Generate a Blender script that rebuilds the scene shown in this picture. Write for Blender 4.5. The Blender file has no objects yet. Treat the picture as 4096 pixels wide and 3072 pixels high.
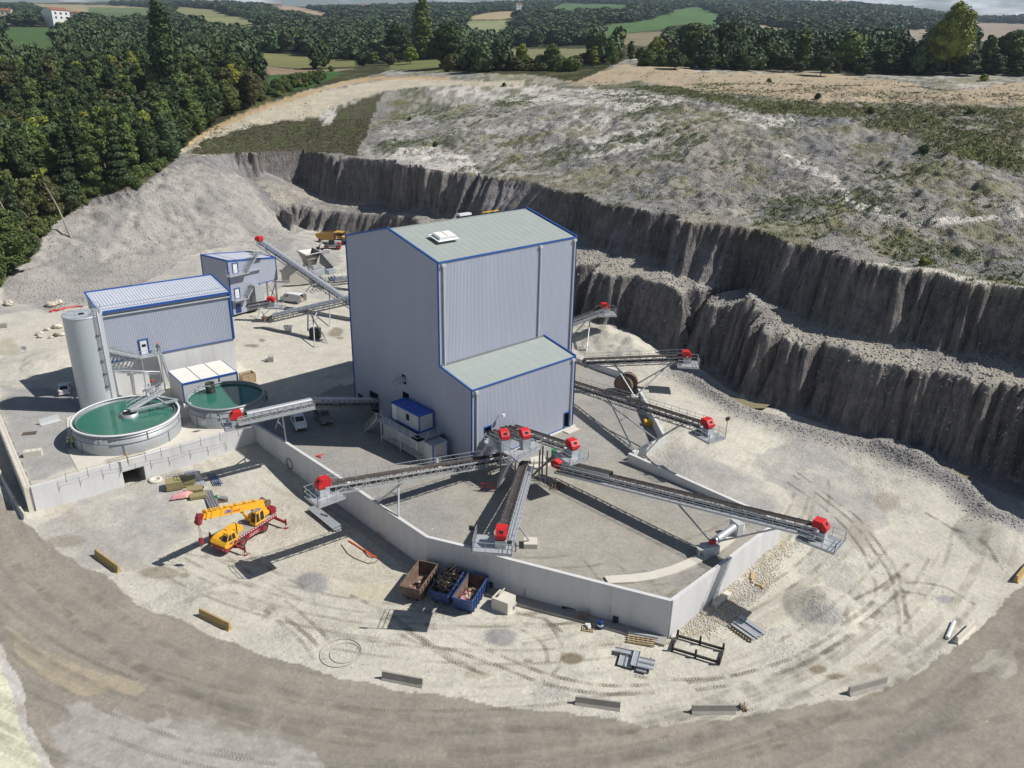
import bpy, math, random
import numpy as np
from mathutils import Vector, Matrix
random.seed(7)
HAZE = 0.00008
rng = np.random.default_rng(11)
SC = bpy.context.scene
COL = SC.collection
R = math.radians
# camera
CAMH = 50.0
FPX, PITCH, ROLL = 3171.4, 0.3859, 0.0195        # focal length in photo pixels (4096 wide), pitch down, roll
cam = bpy.data.cameras.new('camera')
cam_o = bpy.data.objects.new('camera', cam)
COL.objects.link(cam_o)
cam.sensor_width = 36.0
cam.lens = 36.0 * FPX / 4096.0
cam.clip_start = 0.5
cam.clip_end = 12000
cam_o.matrix_world = Matrix.Translation((0, 0, CAMH)) @ Matrix.Rotation(math.pi / 2 - PITCH, 4, 'X') @ Matrix.Rotation(ROLL, 4, 'Z')
SC.camera = cam_o
# light
SUN_EL = R(48.2)
SUN_DIR = Vector((math.cos(SUN_EL) * math.cos(R(-2.1)), math.cos(SUN_EL) * math.sin(R(-2.1)), math.sin(SUN_EL)))
w = bpy.data.worlds.new('World')
SC.world = w
w.use_nodes = True
nt = w.node_tree
bg = nt.nodes['Background']
sky = nt.nodes.new('ShaderNodeTexSky')
sky.sky_type = 'NISHITA'
sky.sun_disc = False
sky.sun_elevation = SUN_EL
sky.sun_rotation = R(90 + 2.1)
sky.air_density = 1.0
sky.dust_density = 0.6
sky.ozone_density = 1.2
tc = nt.nodes.new('ShaderNodeTexCoord')
mp = nt.nodes.new('ShaderNodeMapping'); mp.inputs['Scale'].default_value = (3, 3, 14)
nz = nt.nodes.new('ShaderNodeTexNoise'); nz.inputs['Scale'].default_value = 2.2; nz.inputs['Detail'].default_value = 7
cr = nt.nodes.new('ShaderNodeValToRGB')
cr.color_ramp.elements[0].position = 0.47; cr.color_ramp.elements[1].position = 0.62
mx = nt.nodes.new('ShaderNodeMix'); mx.data_type = 'RGBA'
nt.links.new(tc.outputs['Generated'], mp.inputs['Vector'])
nt.links.new(mp.outputs['Vector'], nz.inputs['Vector'])
nt.links.new(nz.outputs['Fac'], cr.inputs['Fac'])
sx_ = nt.nodes.new('ShaderNodeSeparateXYZ'); nt.links.new(tc.outputs['Generated'], sx_.inputs['Vector'])
mr_ = nt.nodes.new('ShaderNodeMapRange'); mr_.inputs['From Min'].default_value = 0.04; mr_.inputs['From Max'].default_value = 0.30; mr_.inputs['To Min'].default_value = 1; mr_.inputs['To Max'].default_value = 0
nt.links.new(sx_.outputs['Z'], mr_.inputs['Value'])
ml_ = nt.nodes.new('ShaderNodeMath'); ml_.operation = 'MULTIPLY'
nt.links.new(cr.outputs['Color'], ml_.inputs[0]); nt.links.new(mr_.outputs['Result'], ml_.inputs[1])
nt.links.new(ml_.outputs[0], mx.inputs['Factor'])
nt.links.new(sky.outputs['Color'], mx.inputs['A'])
mx.inputs['B'].default_value = (24.0, 24.6, 25.6, 1)
nt.links.new(mx.outputs['Result'], bg.inputs['Color'])
bg.inputs['Strength'].default_value = 0.05
sun = bpy.data.lights.new('sun', 'SUN')
sun.energy = 4.9
sun.angle = R(0.5)
sun.color = (1.0, 0.955, 0.89)
sun_o = bpy.data.objects.new('sun', sun)
COL.objects.link(sun_o)
sun_o.rotation_euler = SUN_DIR.to_track_quat('Z', 'Y').to_euler()
sun_o.location = (60, 0, 120)
SC.view_settings.view_transform = 'Standard'
SC.view_settings.look = 'None'
SC.view_settings.exposure = 0.12
SC.view_settings.gamma = 1.0
SC.cycles.volume_bounces = 0
SC.cycles.max_bounces = 6
SC.cycles.diffuse_bounces = 2
SC.cycles.transparent_max_bounces = 12
# photo measurement helpers
cR, sR, cP, sP = math.cos(ROLL), math.sin(ROLL), math.cos(PITCH), math.sin(PITCH)
def ray(px, py):
    a, b = px - 2048, py - 1536
    x = (cR * a + sR * b) / FPX
    y = (-sR * a + cR * b) / FPX
    return x, cP - y * sP, -sP - y * cP
def at(px, py, z):
    """world point, at height z, seen at photo position (px, py)"""
    r = ray(px, py)
    t = (z - CAMH) / r[2]
    return Vector((r[0] * t, r[1] * t, z))
def proj(X, Y, Z):
    Z = Z - CAMH
    d = Y * cP - Z * sP
    up = Y * sP + Z * cP
    x = X / d * FPX
    y = -up / d * FPX
    return 2048 + cR * x - sR * y, 1536 + sR * x + cR * y
# noise
def _h(ix, iy, s):
    n = (ix * 374761393 + iy * 668265263 + s * 1442695041) & 0xFFFFFFFF
    n = ((n ^ (n >> 13)) * 1274126177) & 0xFFFFFFFF
    n = n ^ (n >> 16)
    return (n & 0xFFFFFF) / float(0xFFFFFF)
def vn(x, y, s=0):
    x = np.asarray(x, float); y = np.asarray(y, float)
    ix = np.floor(x).astype(np.int64); iy = np.floor(y).astype(np.int64)
    fx = x - ix; fy = y - iy
    fx = fx * fx * (3 - 2 * fx); fy = fy * fy * (3 - 2 * fy)
    a = _h(ix, iy, s); b = _h(ix + 1, iy, s); c = _h(ix, iy + 1, s); d = _h(ix + 1, iy + 1, s)
    return (a * (1 - fx) + b * fx) * (1 - fy) + (c * (1 - fx) + d * fx) * fy
def fbm(x, y, s=0, o=4):
    t = 0; a = 0.5; n = 0
    for i in range(o):
        t = t + a * vn(x, y, s + i * 17); n += a
        x = x * 2.03 + 5.1; y = y * 2.03 - 3.7; a *= 0.5
    return t / n - 0.5                    # about -0.5 .. 0.5
def sstep(a, b, x):
    t = np.clip((x - a) / (b - a), 0, 1)
    return t * t * (3 - 2 * t)
def inpoly(x, y, poly):
    x = np.asarray(x, float); y = np.asarray(y, float)
    r = np.zeros(x.shape, bool)
    n = len(poly)
    for i in range(n):
        x0, y0 = poly[i][0], poly[i][1]; x1, y1 = poly[(i + 1) % n][0], poly[(i + 1) % n][1]
        if y0 == y1: continue
        c = ((y0 > y) != (y1 > y)) & (x < (x1 - x0) * (y - y0) / (y1 - y0) + x0)
        r ^= c
    return r
def polydist(x, y, pts):
    """signed distance to a polyline (positive on its left), and arc length of the nearest point"""
    best = np.full(x.shape, 1e18); sg = np.ones(x.shape); arc = np.zeros(x.shape); L = 0.0
    for i in range(len(pts) - 1):
        ax, ay = pts[i]; bx, by = pts[i + 1]
        dx, dy = bx - ax, by - ay; l2 = dx * dx + dy * dy; l = math.sqrt(l2)
        t = np.clip(((x - ax) * dx + (y - ay) * dy) / l2, 0, 1)
        ex = x - ax - t * dx; ey = y - ay - t * dy
        d2 = ex * ex + ey * ey
        m = d2 < best
        best = np.where(m, d2, best)
        sg = np.where(m, np.sign(dx * (y - ay) - dy * (x - ax)), sg)
        arc = np.where(m, L + t * l, arc)
        L += l
    return np.sqrt(best) * np.where(sg == 0, 1, sg), arc
class RBF:
    def __init__(self, pts, sm=0.0):
        P = np.array([[p[0], p[1]] for p in pts], float); v = np.array([p[2] for p in pts], float)
        self.P = P; n = len(P)
        K = self.k(np.hypot(P[:, None, 0] - P[None, :, 0], P[:, None, 1] - P[None, :, 1])) + sm * np.eye(n)
        A = np.zeros((n + 3, n + 3)); A[:n, :n] = K
        A[:n, n] = 1; A[:n, n + 1:] = P; A[n, :n] = 1; A[n + 1:, :n] = P.T
        self.w = np.linalg.solve(A, np.concatenate([v, np.zeros(3)]))
    def k(self, r):
        return r                      # biharmonic in 1D sense: gentle, no overshoot
    def __call__(self, x, y):
        o = self.w[-3] + self.w[-2] * x + self.w[-1] * y
        for i in range(len(self.P)):
            o = o + self.w[i] * self.k(np.hypot(x - self.P[i, 0], y - self.P[i, 1]))
        return o
def A3(px, py, z):
    v = at(px, py, z); return (v.x, v.y, z)
# terrain model
FRONT_TOP = [(1018.8, 1693.7), (1140.6, 1765.8), (1381.8, 1922.4), (1590.7, 2066.6), (1710, 2146), (1867, 2184), (2036, 2234), (2500, 2353), (2686, 2400)]
RIGHT_TOP = [(2686, 2400), (2912, 2234.6), (2969, 2190), (3046, 2132), (3122, 2083)]
w_front = [at(*p, 0.5).xy for p in FRONT_TOP]
w_right = [at(*p, 0.5).xy for p in RIGHT_TOP]
w_B = [at(3122, 2083, 0.5).xy, at(2800, 1940, 1.0).xy, at(2516, 1812, 1.4).xy]
w_div = [at(2532, 1806, 1.4).xy, at(2661, 1746, 1.8).xy]
w_A = [at(2661, 1746, 1.8).xy, at(2594, 1620, 1.5).xy, at(2541, 1530, 1.3).xy, at(2522, 1497, 1.2).xy, at(2319, 1435, 0.9).xy, Vector((5.5, 139.5))]
w_tank = [at(122, 1947, 0.25).xy, at(1018.8, 1693.7, 0.5).xy]
_l0, _l1 = at(122, 1947, 0.25).xy, at(0, 1657, 0.6).xy
w_left = [_l1 + (_l1 - _l0).normalized() * 22, _l1, _l0]
TUN = (at(478, 1925, -3.6).xy, at(578, 1918, -3.6).xy)          # doorway in the tank yard wall
_td = (w_tank[1] - w_tank[0]).normalized(); _tn = Vector((-_td.y, _td.x))
tu0 = (TUN[0] - w_tank[0]).dot(_td); tu1 = (TUN[1] - w_tank[0]).dot(_td)
PLATEAU = [tuple(p) for p in w_left] + [tuple(p) for p in w_tank[1:]] + [tuple(p) for p in w_front[1:]] + [tuple(p) for p in w_right[1:]] + \
          [tuple(p) for p in w_B[1:]] + [tuple(p) for p in w_A] + [(-5, 152), (-32, 168), (-48, 152), (-90, 146), (-135, 130)]
_t0 = w_tank[0] + _td * tu0; _t1 = w_tank[0] + _td * tu1
TUNPOLY = [tuple(_t0 - _tn * 0.1), tuple(_t1 - _tn * 0.1), tuple(_t1 + _tn * 7), tuple(_t0 + _tn * 7)]
F_PTS = [A3(*p) for p in [(200, 2250, -4), (800, 2400, -4), (1500, 2600, -4), (2300, 2750, -4), (2700, 2600, -4.15), (3200, 2700, -4), (3900, 2500, -3.9), (50, 3000, -4.2), (2000, 3060, -4.2),
    (4000, 3000, -4), (900, 2000, -4), (1200, 1990, -4), (1600, 2230, -4), (2100, 2420, -4.1), (620, 1990, -3.6), (160, 2110, -3.4), (0, 1900, -2.4), (0, 2100, -3.2), (-300, 1700, -0.5), (2676, 2540, -4.15), (2850, 2403, -3.6), (3016, 2264, -2.9), (3116, 2184, -2.5),
    (3400, 2250, -3.1), (3500, 1950, -2.2), (3250, 2020, -1.6), (2850, 1880, 0.2), (2720, 1740, 1.1), (2620, 1560, 1.3), (2400, 1400, 1.1), (3700, 1960, -1.6), (4050, 2150, -2.6), (2950, 1600, 0.3), (3264, 1660, -0.1), (3891, 1910, -1.2),
    (4300, 2100, -2.5), (4300, 2500, -3.6), (2598, 1415, 1.2), (2400, 1310, 1.4)]]
F_PTS += [(-40, 125, 0), (-60, 130, 0), (-90, 120, 0), (-120, 120, 0.2), (-30, 150, 0.1), (-20, 130, 0), (5, 140, 0.5), (-50, 155, 0.3), (-20, 160, 0.3), (-110, 135, 0.3), (-75, 140, 0.2), (-40, 170, 0.6), (0, 165, 1.5)]
F_PTS += [A3(*p) for p in [(1100, 1060, 1.2), (1320, 990, 1.8), (1230, 935, 2.4), (0, 1230, 1.5), (0, 1130, 3.5), (300, 1080, 3), (600, 1045, 3), (60, 1060, 5), (200, 950, 8), (380, 850, 11.5), (550, 780, 15), (700, 640, 21.7), (850, 700, 18.3),
    (900, 850, 10), (700, 930, 6.5), (1000, 930, 4.5), (1160, 900, 3), (1060, 800, 10.5), (1100, 850, 7.5), (1000, 760, 14), (1400, 925, 2.5), (1700, 930, 2.0), (-400, 1100, 6), (-300, 800, 10), (100, 800, 9), (300, 700, 13), (500, 600, 19)]]
F_PTS += [(20, 150, 2), (40, 130, 1), (-25, 215, 2.5), (60, 110, 0)]
LC = [(-90.0, 262.0)] + [tuple(at(px, py, z).xy) for px, py, z in [(1100, 815, 9.5), (1159, 822, 8.5), (1206, 829, 8), (1315, 840, 8), (1500, 860, 8.5), (1698, 890, 9.5), (1950, 960, 11), (2150, 1020, 12), (2307, 1068, 12.5),
      (2434, 1098, 12.5), (2598, 1133, 12.3), (2737, 1178, 12), (2770, 1235, 9), (2812, 1208, 11.5), (2906, 1233, 11.5), (2996, 1292, 11), (3120, 1350, 10.5), (3235, 1387, 9.8), (3364, 1417, 9.8), (3518, 1467, 9.8), (3717, 1492, 10.2), (3916, 1541, 10.4), (4080, 1586, 10.4), (4500, 1700, 10.4), (5200, 1900, 10.4)]]
UC = [tuple(at(px, py, z).xy) for px, py, z in [(-100, 700, 21), (500, 655, 21.7), (701, 629, 22), (900, 615, 22), (1100, 612, 21.9), (1199, 609, 21.8), (1398, 629, 21.8), (1696, 676, 22), (1994, 711, 22), (2084, 718, 22), (2199, 758, 22.3), (2398, 818, 22.5), (2613, 855, 22.6),
      (2697, 880, 22.6), (2896, 909, 22.5), (3095, 954, 22.3), (3245, 990, 22), (3334, 1019, 22), (3493, 1064, 21.7), (3692, 1104, 21.3), (3866, 1144, 21), (4096, 1178, 21), (4500, 1240, 21), (5200, 1340, 21)]]
UB = [tuple(at(px, py, z).xy) for px, py, z in [(-100, 760, 19), (500, 700, 20), (701, 660, 21), (900, 660, 20), (1060, 690, 16), (1164, 750, 9.5), (1298, 786, 9.5), (1547, 816, 10), (1748, 850, 11), (1950, 880, 12.5), (2230, 930, 14), (2307, 949, 14), (2449, 1014, 14), (2623, 1029, 14), (2697, 1088, 13.5), (2787, 1150, 12.5),
      (2966, 1145, 12.5), (3096, 1213, 11.8), (3235, 1273, 10.9), (3394, 1338, 10.8), (3593, 1387, 10.9), (3792, 1402, 11.4), (3941, 1427, 11.5), (4096, 1437, 11.6), (4500, 1540, 11.6), (5200, 1700, 11.6)]]
B_PTS = [(x, y, 0) for x, y in []]
_bz = [9.5, 8.5, 8, 8, 8.5, 9.5, 11, 12, 12.5, 12.5, 12.3, 12, 9.5, 11.5, 11.5, 11, 10.5, 9.8, 9.8, 9.8, 10.2, 10.4, 10.4, 10.4, 10.4]
B_PTS = [(LC[i + 1][0], LC[i + 1][1], _bz[i]) for i in range(len(_bz))]
_ubz = [19, 20, 21, 20, 16, 9.5, 9.5, 10, 11, 12.5, 14, 14, 14, 14, 13.5, 12.3, 12.8, 11.8, 10.9, 10.8, 10.9, 11.4, 11.5, 11.6, 11.6, 11.6]
B_PTS += [(UB[i][0], UB[i][1], _ubz[i]) for i in range(4, len(_ubz))]
B_PTS += [A3(3000, 1215, 16.0) and (at(2996, 1178, 14.6).x, at(2996, 1178, 14.6).y, 14.6)]
T_PTS = [(UC[i][0], UC[i][1], z) for i, z in enumerate([21, 21.7, 22, 22, 21.9, 21.8, 21.8, 22, 22, 22, 22.3, 22.5, 22.6, 22.6, 22.5, 22.3, 22, 22, 21.7, 21.3, 21, 21, 21, 21])]
T_PTS += [A3(*p) for p in [(3900, 900, 25.5), (3900, 700, 31), (3900, 560, 35.5), (3900, 420, 41), (3900, 340, 45), (3900, 295, 47.3), (3250, 700, 29), (3250, 500, 36.5), (3250, 440, 39), (3250, 330, 45), (3250, 290, 47.3),
    (2600, 600, 30.5), (2600, 400, 40), (2600, 310, 45.2), (2600, 268, 48), (1300, 560, 24.6), (1300, 480, 29), (1300, 400, 34), (1300, 300, 40.5), (2000, 600, 26.3), (2000, 450, 34.5), (2000, 340, 41), (2000, 300, 43.8), (1000, 560, 24.3), (1000, 480, 28.5), (1000, 400, 33),
    (700, 560, 24.5), (600, 500, 26), (300, 500, 22), (0, 700, 16), (0, 400, 28), (-500, 600, 20), (500, 350, 34), (900, 340, 36), (4600, 900, 25), (4600, 500, 38), (4600, 300, 47.5), (-500, 350, 34)]]
FS, BS, TS = RBF(F_PTS, 0.3), RBF(B_PTS, 0.5), RBF(T_PTS, 0.5)
FAR_Y = np.array([300, 350, 450, 600, 900, 1300, 2000, 3500, 6000.])
FAR_X = np.array([-700, 0, 700, 1300, 2000, 2600, 3250, 3900, 4800.])
FAR_PY = np.array([
    [400, 345, 255, 190, 135, 100, 52, 22, 15],
    [400, 345, 250, 180, 125, 92, 50, 22, 15],
    [370, 330, 275, 215, 140, 92, 45, 12, 8],
    [390, 338, 268, 250, 175, 115, 62, 34, 30],
    [313, 285, 240, 228, 165, 98, 50, 20, 14],
    [290, 262, 232, 212, 150, 92, 38, 0, -8],
    [325, 292, 262, 215, 160, 110, 55, 15, 5],
    [318, 288, 245, 190, 150, 128, 96, 74, 70],
    [320, 290, 245, 190, 150, 130, 98, 76, 72.]])
def far_z(x, y):
    tx = 2048 + x / y * FPX / cP * 0.985
    i = np.clip(np.searchsorted(FAR_X, tx) - 1, 0, len(FAR_X) - 2)
    fx = np.clip((tx - FAR_X[i]) / (FAR_X[i + 1] - FAR_X[i]), 0, 1); fx = fx * fx * (3 - 2 * fx)
    j = np.clip(np.searchsorted(FAR_Y, y) - 1, 0, len(FAR_Y) - 2)
    fy = np.clip((np.log(y) - np.log(FAR_Y[j])) / (np.log(FAR_Y[j + 1]) - np.log(FAR_Y[j])), 0, 1)
    p = (FAR_PY[i, j] * (1 - fx) + FAR_PY[i + 1, j] * fx) * (1 - fy) + (FAR_PY[i, j + 1] * (1 - fx) + FAR_PY[i + 1, j + 1] * fx) * fy
    a = tx - 2048
    yy = (-sR * a + cR * (p - 1536)) / FPX
    z = CAMH + (-sP - yy * cP) / (cP - yy * sP) * y
    return z + fbm(x / 260, y / 260, 5, 3) * np.clip((y - 350) / 25, 0, 26) * 0.8
def terrain(x, y, full=False):
    x = np.asarray(x, float); y = np.asarray(y, float)
    n1 = fbm(x / 9, y / 9, 1, 4); n2 = fbm(x / 2.2, y / 2.2, 2, 3)
    F = FS(x, y)
    rough = sstep(1.5, 6, F)
    F = F + n1 * (0.22 + 1.5 * rough) + n2 * (0.05 + 0.35 * rough) + np.abs(fbm(x / 12, y / 8, 27, 4)) * 5.0 * rough + np.abs(fbm(x / 3.5, y / 3, 28, 3)) * 1.6 * rough - rough * .9
    P = inpoly(x, y, PLATEAU)
    back = sstep(126, 152, y - 0.1 * x)
    F = np.where(P, (fbm(x / 8, y / 8, 9, 3) * 0.10) * (1 - back) + F * back, F)
    F = np.where(inpoly(x, y, TUNPOLY), -3.65, F)
    def pile(F, cx, cy, r, hgt, p=1.0):
        rr = np.hypot(x - cx, y - cy) + n2 * r * (0.25 if p != 1.0 or hgt < 1 else 0.06)
        return F + hgt * np.clip(1 - rr / r, 0, 1) ** p
    for (px, py, z, r, hh, pw) in [(3290, 2445, -3.9, 4.2, 1.9, 1.0), (1262, 2330, -4, 3.6, 0.25, 1.3), (2000, 2560, -4, 2.6, 0.3, 1.2), (180, 1450, 0, 8, 1.3, .8), (260, 1460, 0, 7, 1.1, .8), (1190, 990, 1.5, 7, 2.2, .9),
                              (4000, 2150, -2.4, 5, 1.6, .8), (3560, 1800, -1.2, 3, 1.2, .8), (3660, 1845, -1.4, 3.2, 1.1, .8), (2330, 1330, 1.3, 9, 3.0, .8), (2480, 1385, 1.2, 8, 2.5, .8), (2560, 1440, 1.2, 6, 1.6, .8)]:
        c = at(px, py, z); F = pile(F, c.x, c.y, r, hh, pw)
    bd, ba = polydist(x, y, BERM)
    F = F + (0.9 + 0.8 * n1) * np.exp(-(bd / 1.5) ** 2) * sstep(0, 8, ba)
    B = BS(x, y) + n1 * 1.4 + n2 * 0.5
    T = TS(x, y)
    hum = fbm(x / 26, y / 26, 21, 4)
    ridg = 1 - np.abs(fbm(x / 11 + hum, y / 11, 22, 4)) * 4
    dU, aU = polydist(x, y, UC)
    inU = sstep(0, 14, dU)
    cr1 = np.abs(fbm(x / 17 + hum * .6, y / 17, 23, 4)); cr2 = np.abs(fbm(x / 6 + hum, y / 7, 24, 4)); cr3 = np.abs(fbm(x / 2.4, y / 2.6, 25, 3))
    T = T + (hum * 2.2 + cr1 * 4.2 + cr2 * 3.6 + cr3 * 2.4 - 1.3 + n2 * 0.45) * inU * (1 - sstep(235, 300, y) * .75) + n1 * .5
    ft = far_z(x, np.maximum(y, 250))
    T = T * (1 - sstep(290, 350, y)) + ft * sstep(290, 350, y)
    dL, aL = polydist(x, y, LC)
    fl = fbm(aL / 3.2, dL / 14, 31, 4) * 2.6 + fbm(aL / 11, dL / 30, 33, 3) * 4.5 + np.abs(fbm(aL / 2.1 + dL * .06, dL / 16, 36, 3)) * 5.5 + np.abs(fbm(aL / .9, dL / 9, 37, 2)) * 1.3 - 1.2
    fl = fl * (0.35 + 1.3 * vn(aL / 16, dL * 0, 38)) + fbm(aL / 5, dL * 0 + 3, 39, 2) * 1.5
    crack = np.clip(np.abs(vn(aL / 7.5, dL / 60, 35) - 0.5) * 9, 0, 1)
    sL = dL + fl - (1 - crack) * 2.2
    tL = np.clip((sL + 3.6) / 3.6, 0, 1)
    tL = np.clip(tL + fbm(tL * 10 + aL / 60, aL / 26, 55, 3) * 0.30 * np.sqrt(np.clip(tL * (1 - tL), 0, 1)), 0, 1)
    base = F + (B - F) * (tL * 0.85 + 0.15 * sstep(0, 1, tL))
    dB, aB = polydist(x, y, UB)
    fu = fbm(aU / 2.4, dU / 16, 41, 4) * 2.0 + fbm(aU / 9, dU / 30, 43, 3) * 4.0 + np.abs(fbm(aU / 2.2 + dU * .06, dU / 18, 46, 3)) * 5.0 + np.abs(fbm(aU / .9, dU / 9, 47, 2)) * 1.3 - 1.0
    fu = fu * (0.35 + 1.3 * vn(aU / 18, dU * 0, 48)) + fbm(aU / 6, dU * 0 + 3, 49, 2) * 1.5
    crack = np.clip(np.abs(vn(aU / 9.5, dU / 70, 45) - 0.5) * 9, 0, 1)
    fu = fu - (1 - crack) * 2.0
    tU = np.clip((dB + fu + 0.8) / (np.maximum((dB - dU), 0.5) + 1.2), 0, 1)
    tU = np.where(dU > 3.0, 1.0, tU)
    tU = np.where((dU > 0) & (dU <= 3.0), np.maximum(tU, dU / 3.0), tU)
    tU = np.where(tU < 1, np.clip(tU + fbm(tU * 10 + aU / 60, aU / 26, 56, 3) * 0.28 * np.sqrt(np.clip(tU * (1 - tU), 0, 1)), 0, 1), tU)
    z = base * (1 - tU) + T * tU
    if full:
        return z, dict(tL=tL, tU=tU, dU=dU, dL=dL, P=P, F=F, hum=hum, cr2=cr2, ridg=ridg, n1=n1, n2=n2)
    return z
BERM = [tuple(at(*p).xy) for p in [(2700, 1480, 0.8), (2850, 1590, 0.3), (2960, 1650, 0.1), (3100, 1700, -0.4), (3300, 1760, -1), (3480, 1800, -1.2), (3700, 1880, -1.6), (3850, 1960, -2), (3960, 2070, -2.3), (4096, 2130, -2.6), (4400, 2250, -3)]]
def gz(x, y):
    return float(terrain(np.array([x]), np.array([y]))[0])
def atg(px, py, y0=40, y1=3500):
    """first point of the land seen at photo position (px, py)"""
    r = ray(px, py)
    Y = np.geomspace(y0, y1, 900)
    t = Y / r[1]
    X = r[0] * t; Z = CAMH + r[2] * t
    T = terrain(X, Y)
    k = np.argmax(Z < T)
    if k == 0: k = len(Y) - 1
    a = (Z[k - 1] - T[k - 1]) / max(1e-6, (Z[k - 1] - T[k - 1]) - (Z[k] - T[k]))
    y = Y[k - 1] + (Y[k] - Y[k - 1]) * a
    x = r[0] * y / r[1]
    return Vector((x, y, gz(x, y)))
# materials
def nodes_of(m):
    m.use_nodes = True
    return m.node_tree.nodes, m.node_tree.links, m.node_tree.nodes['Principled BSDF']
def pm(name, col, rough=0.6, metal=0.0, var=0.12, scale=1.5, bump=0.0, bscale=12, streak=False, spec=0.5, dirt=None, obj_rand=0.0):
    """painted / plain surface with uneven tone, grime and optional bump"""
    m = bpy.data.materials.new(name)
    n, l, b = nodes_of(m)
    g = n.new('ShaderNodeNewGeometry')
    mpn = n.new('ShaderNodeMapping')
    l.new(g.outputs['Position'], mpn.inputs['Vector'])
    if streak: mpn.inputs['Scale'].default_value = (1, 1, 0.12)
    t = n.new('ShaderNodeTexNoise'); t.inputs['Scale'].default_value = scale; t.inputs['Detail'].default_value = 5; t.inputs['Roughness'].default_value = 0.65
    l.new(mpn.outputs['Vector'], t.inputs['Vector'])
    mr = n.new('ShaderNodeMapRange'); mr.inputs['From Min'].default_value = 0.25; mr.inputs['From Max'].default_value = 0.75
    mr.inputs['To Min'].default_value = 1 - var; mr.inputs['To Max'].default_value = 1 + var
    l.new(t.outputs['Fac'], mr.inputs['Value'])
    mul = n.new('ShaderNodeMix'); mul.data_type = 'RGBA'; mul.blend_type = 'MULTIPLY'; mul.inputs['Factor'].default_value = 1
    mul.inputs['A'].default_value = (*col, 1)
    l.new(mr.outputs['Result'], mul.inputs['B'])
    out = mul.outputs['Result']
    if obj_rand:
        oi = n.new('ShaderNodeObjectInfo'); m2 = n.new('ShaderNodeMapRange')
        m2.inputs['To Min'].default_value = 1 - obj_rand; m2.inputs['To Max'].default_value = 1 + obj_rand
        l.new(oi.outputs['Random'], m2.inputs['Value'])
        q = n.new('ShaderNodeMix'); q.data_type = 'RGBA'; q.blend_type = 'MULTIPLY'; q.inputs['Factor'].default_value = 1
        l.new(out, q.inputs['A']); l.new(m2.outputs['Result'], q.inputs['B']); out = q.outputs['Result']
    if dirt:
        dcol, amt, dsc = dirt
        t2 = n.new('ShaderNodeTexNoise'); t2.inputs['Scale'].default_value = dsc; t2.inputs['Detail'].default_value = 6; t2.inputs['Roughness'].default_value = 0.75
        l.new(mpn.outputs['Vector'], t2.inputs['Vector'])
        r2 = n.new('ShaderNodeMapRange'); r2.inputs['From Min'].default_value = 0.5; r2.inputs['From Max'].default_value = 0.72; r2.inputs['To Max'].default_value = amt
        l.new(t2.outputs['Fac'], r2.inputs['Value'])
        q = n.new('ShaderNodeMix'); q.data_type = 'RGBA'; q.inputs['B'].default_value = (*dcol, 1)
        l.new(r2.outputs['Result'], q.inputs['Factor']); l.new(out, q.inputs['A']); out = q.outputs['Result']
    l.new(out, b.inputs['Base Color'])
    b.inputs['Roughness'].default_value = rough; b.inputs['Metallic'].default_value = metal
    b.inputs['Specular IOR Level'].default_value = spec
    if bump:
        t3 = n.new('ShaderNodeTexNoise'); t3.inputs['Scale'].default_value = bscale; t3.inputs['Detail'].default_value = 4
        l.new(g.outputs['Position'], t3.inputs['Vector'])
        bp = n.new('ShaderNodeBump'); bp.inputs['Strength'].default_value = bump; bp.inputs['Distance'].default_value = 0.1
        l.new(t3.outputs['Fac'], bp.inputs['Height']); l.new(bp.outputs['Normal'], b.inputs['Normal'])
    return m
DUST = (0.42, 0.39, 0.33)
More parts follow.
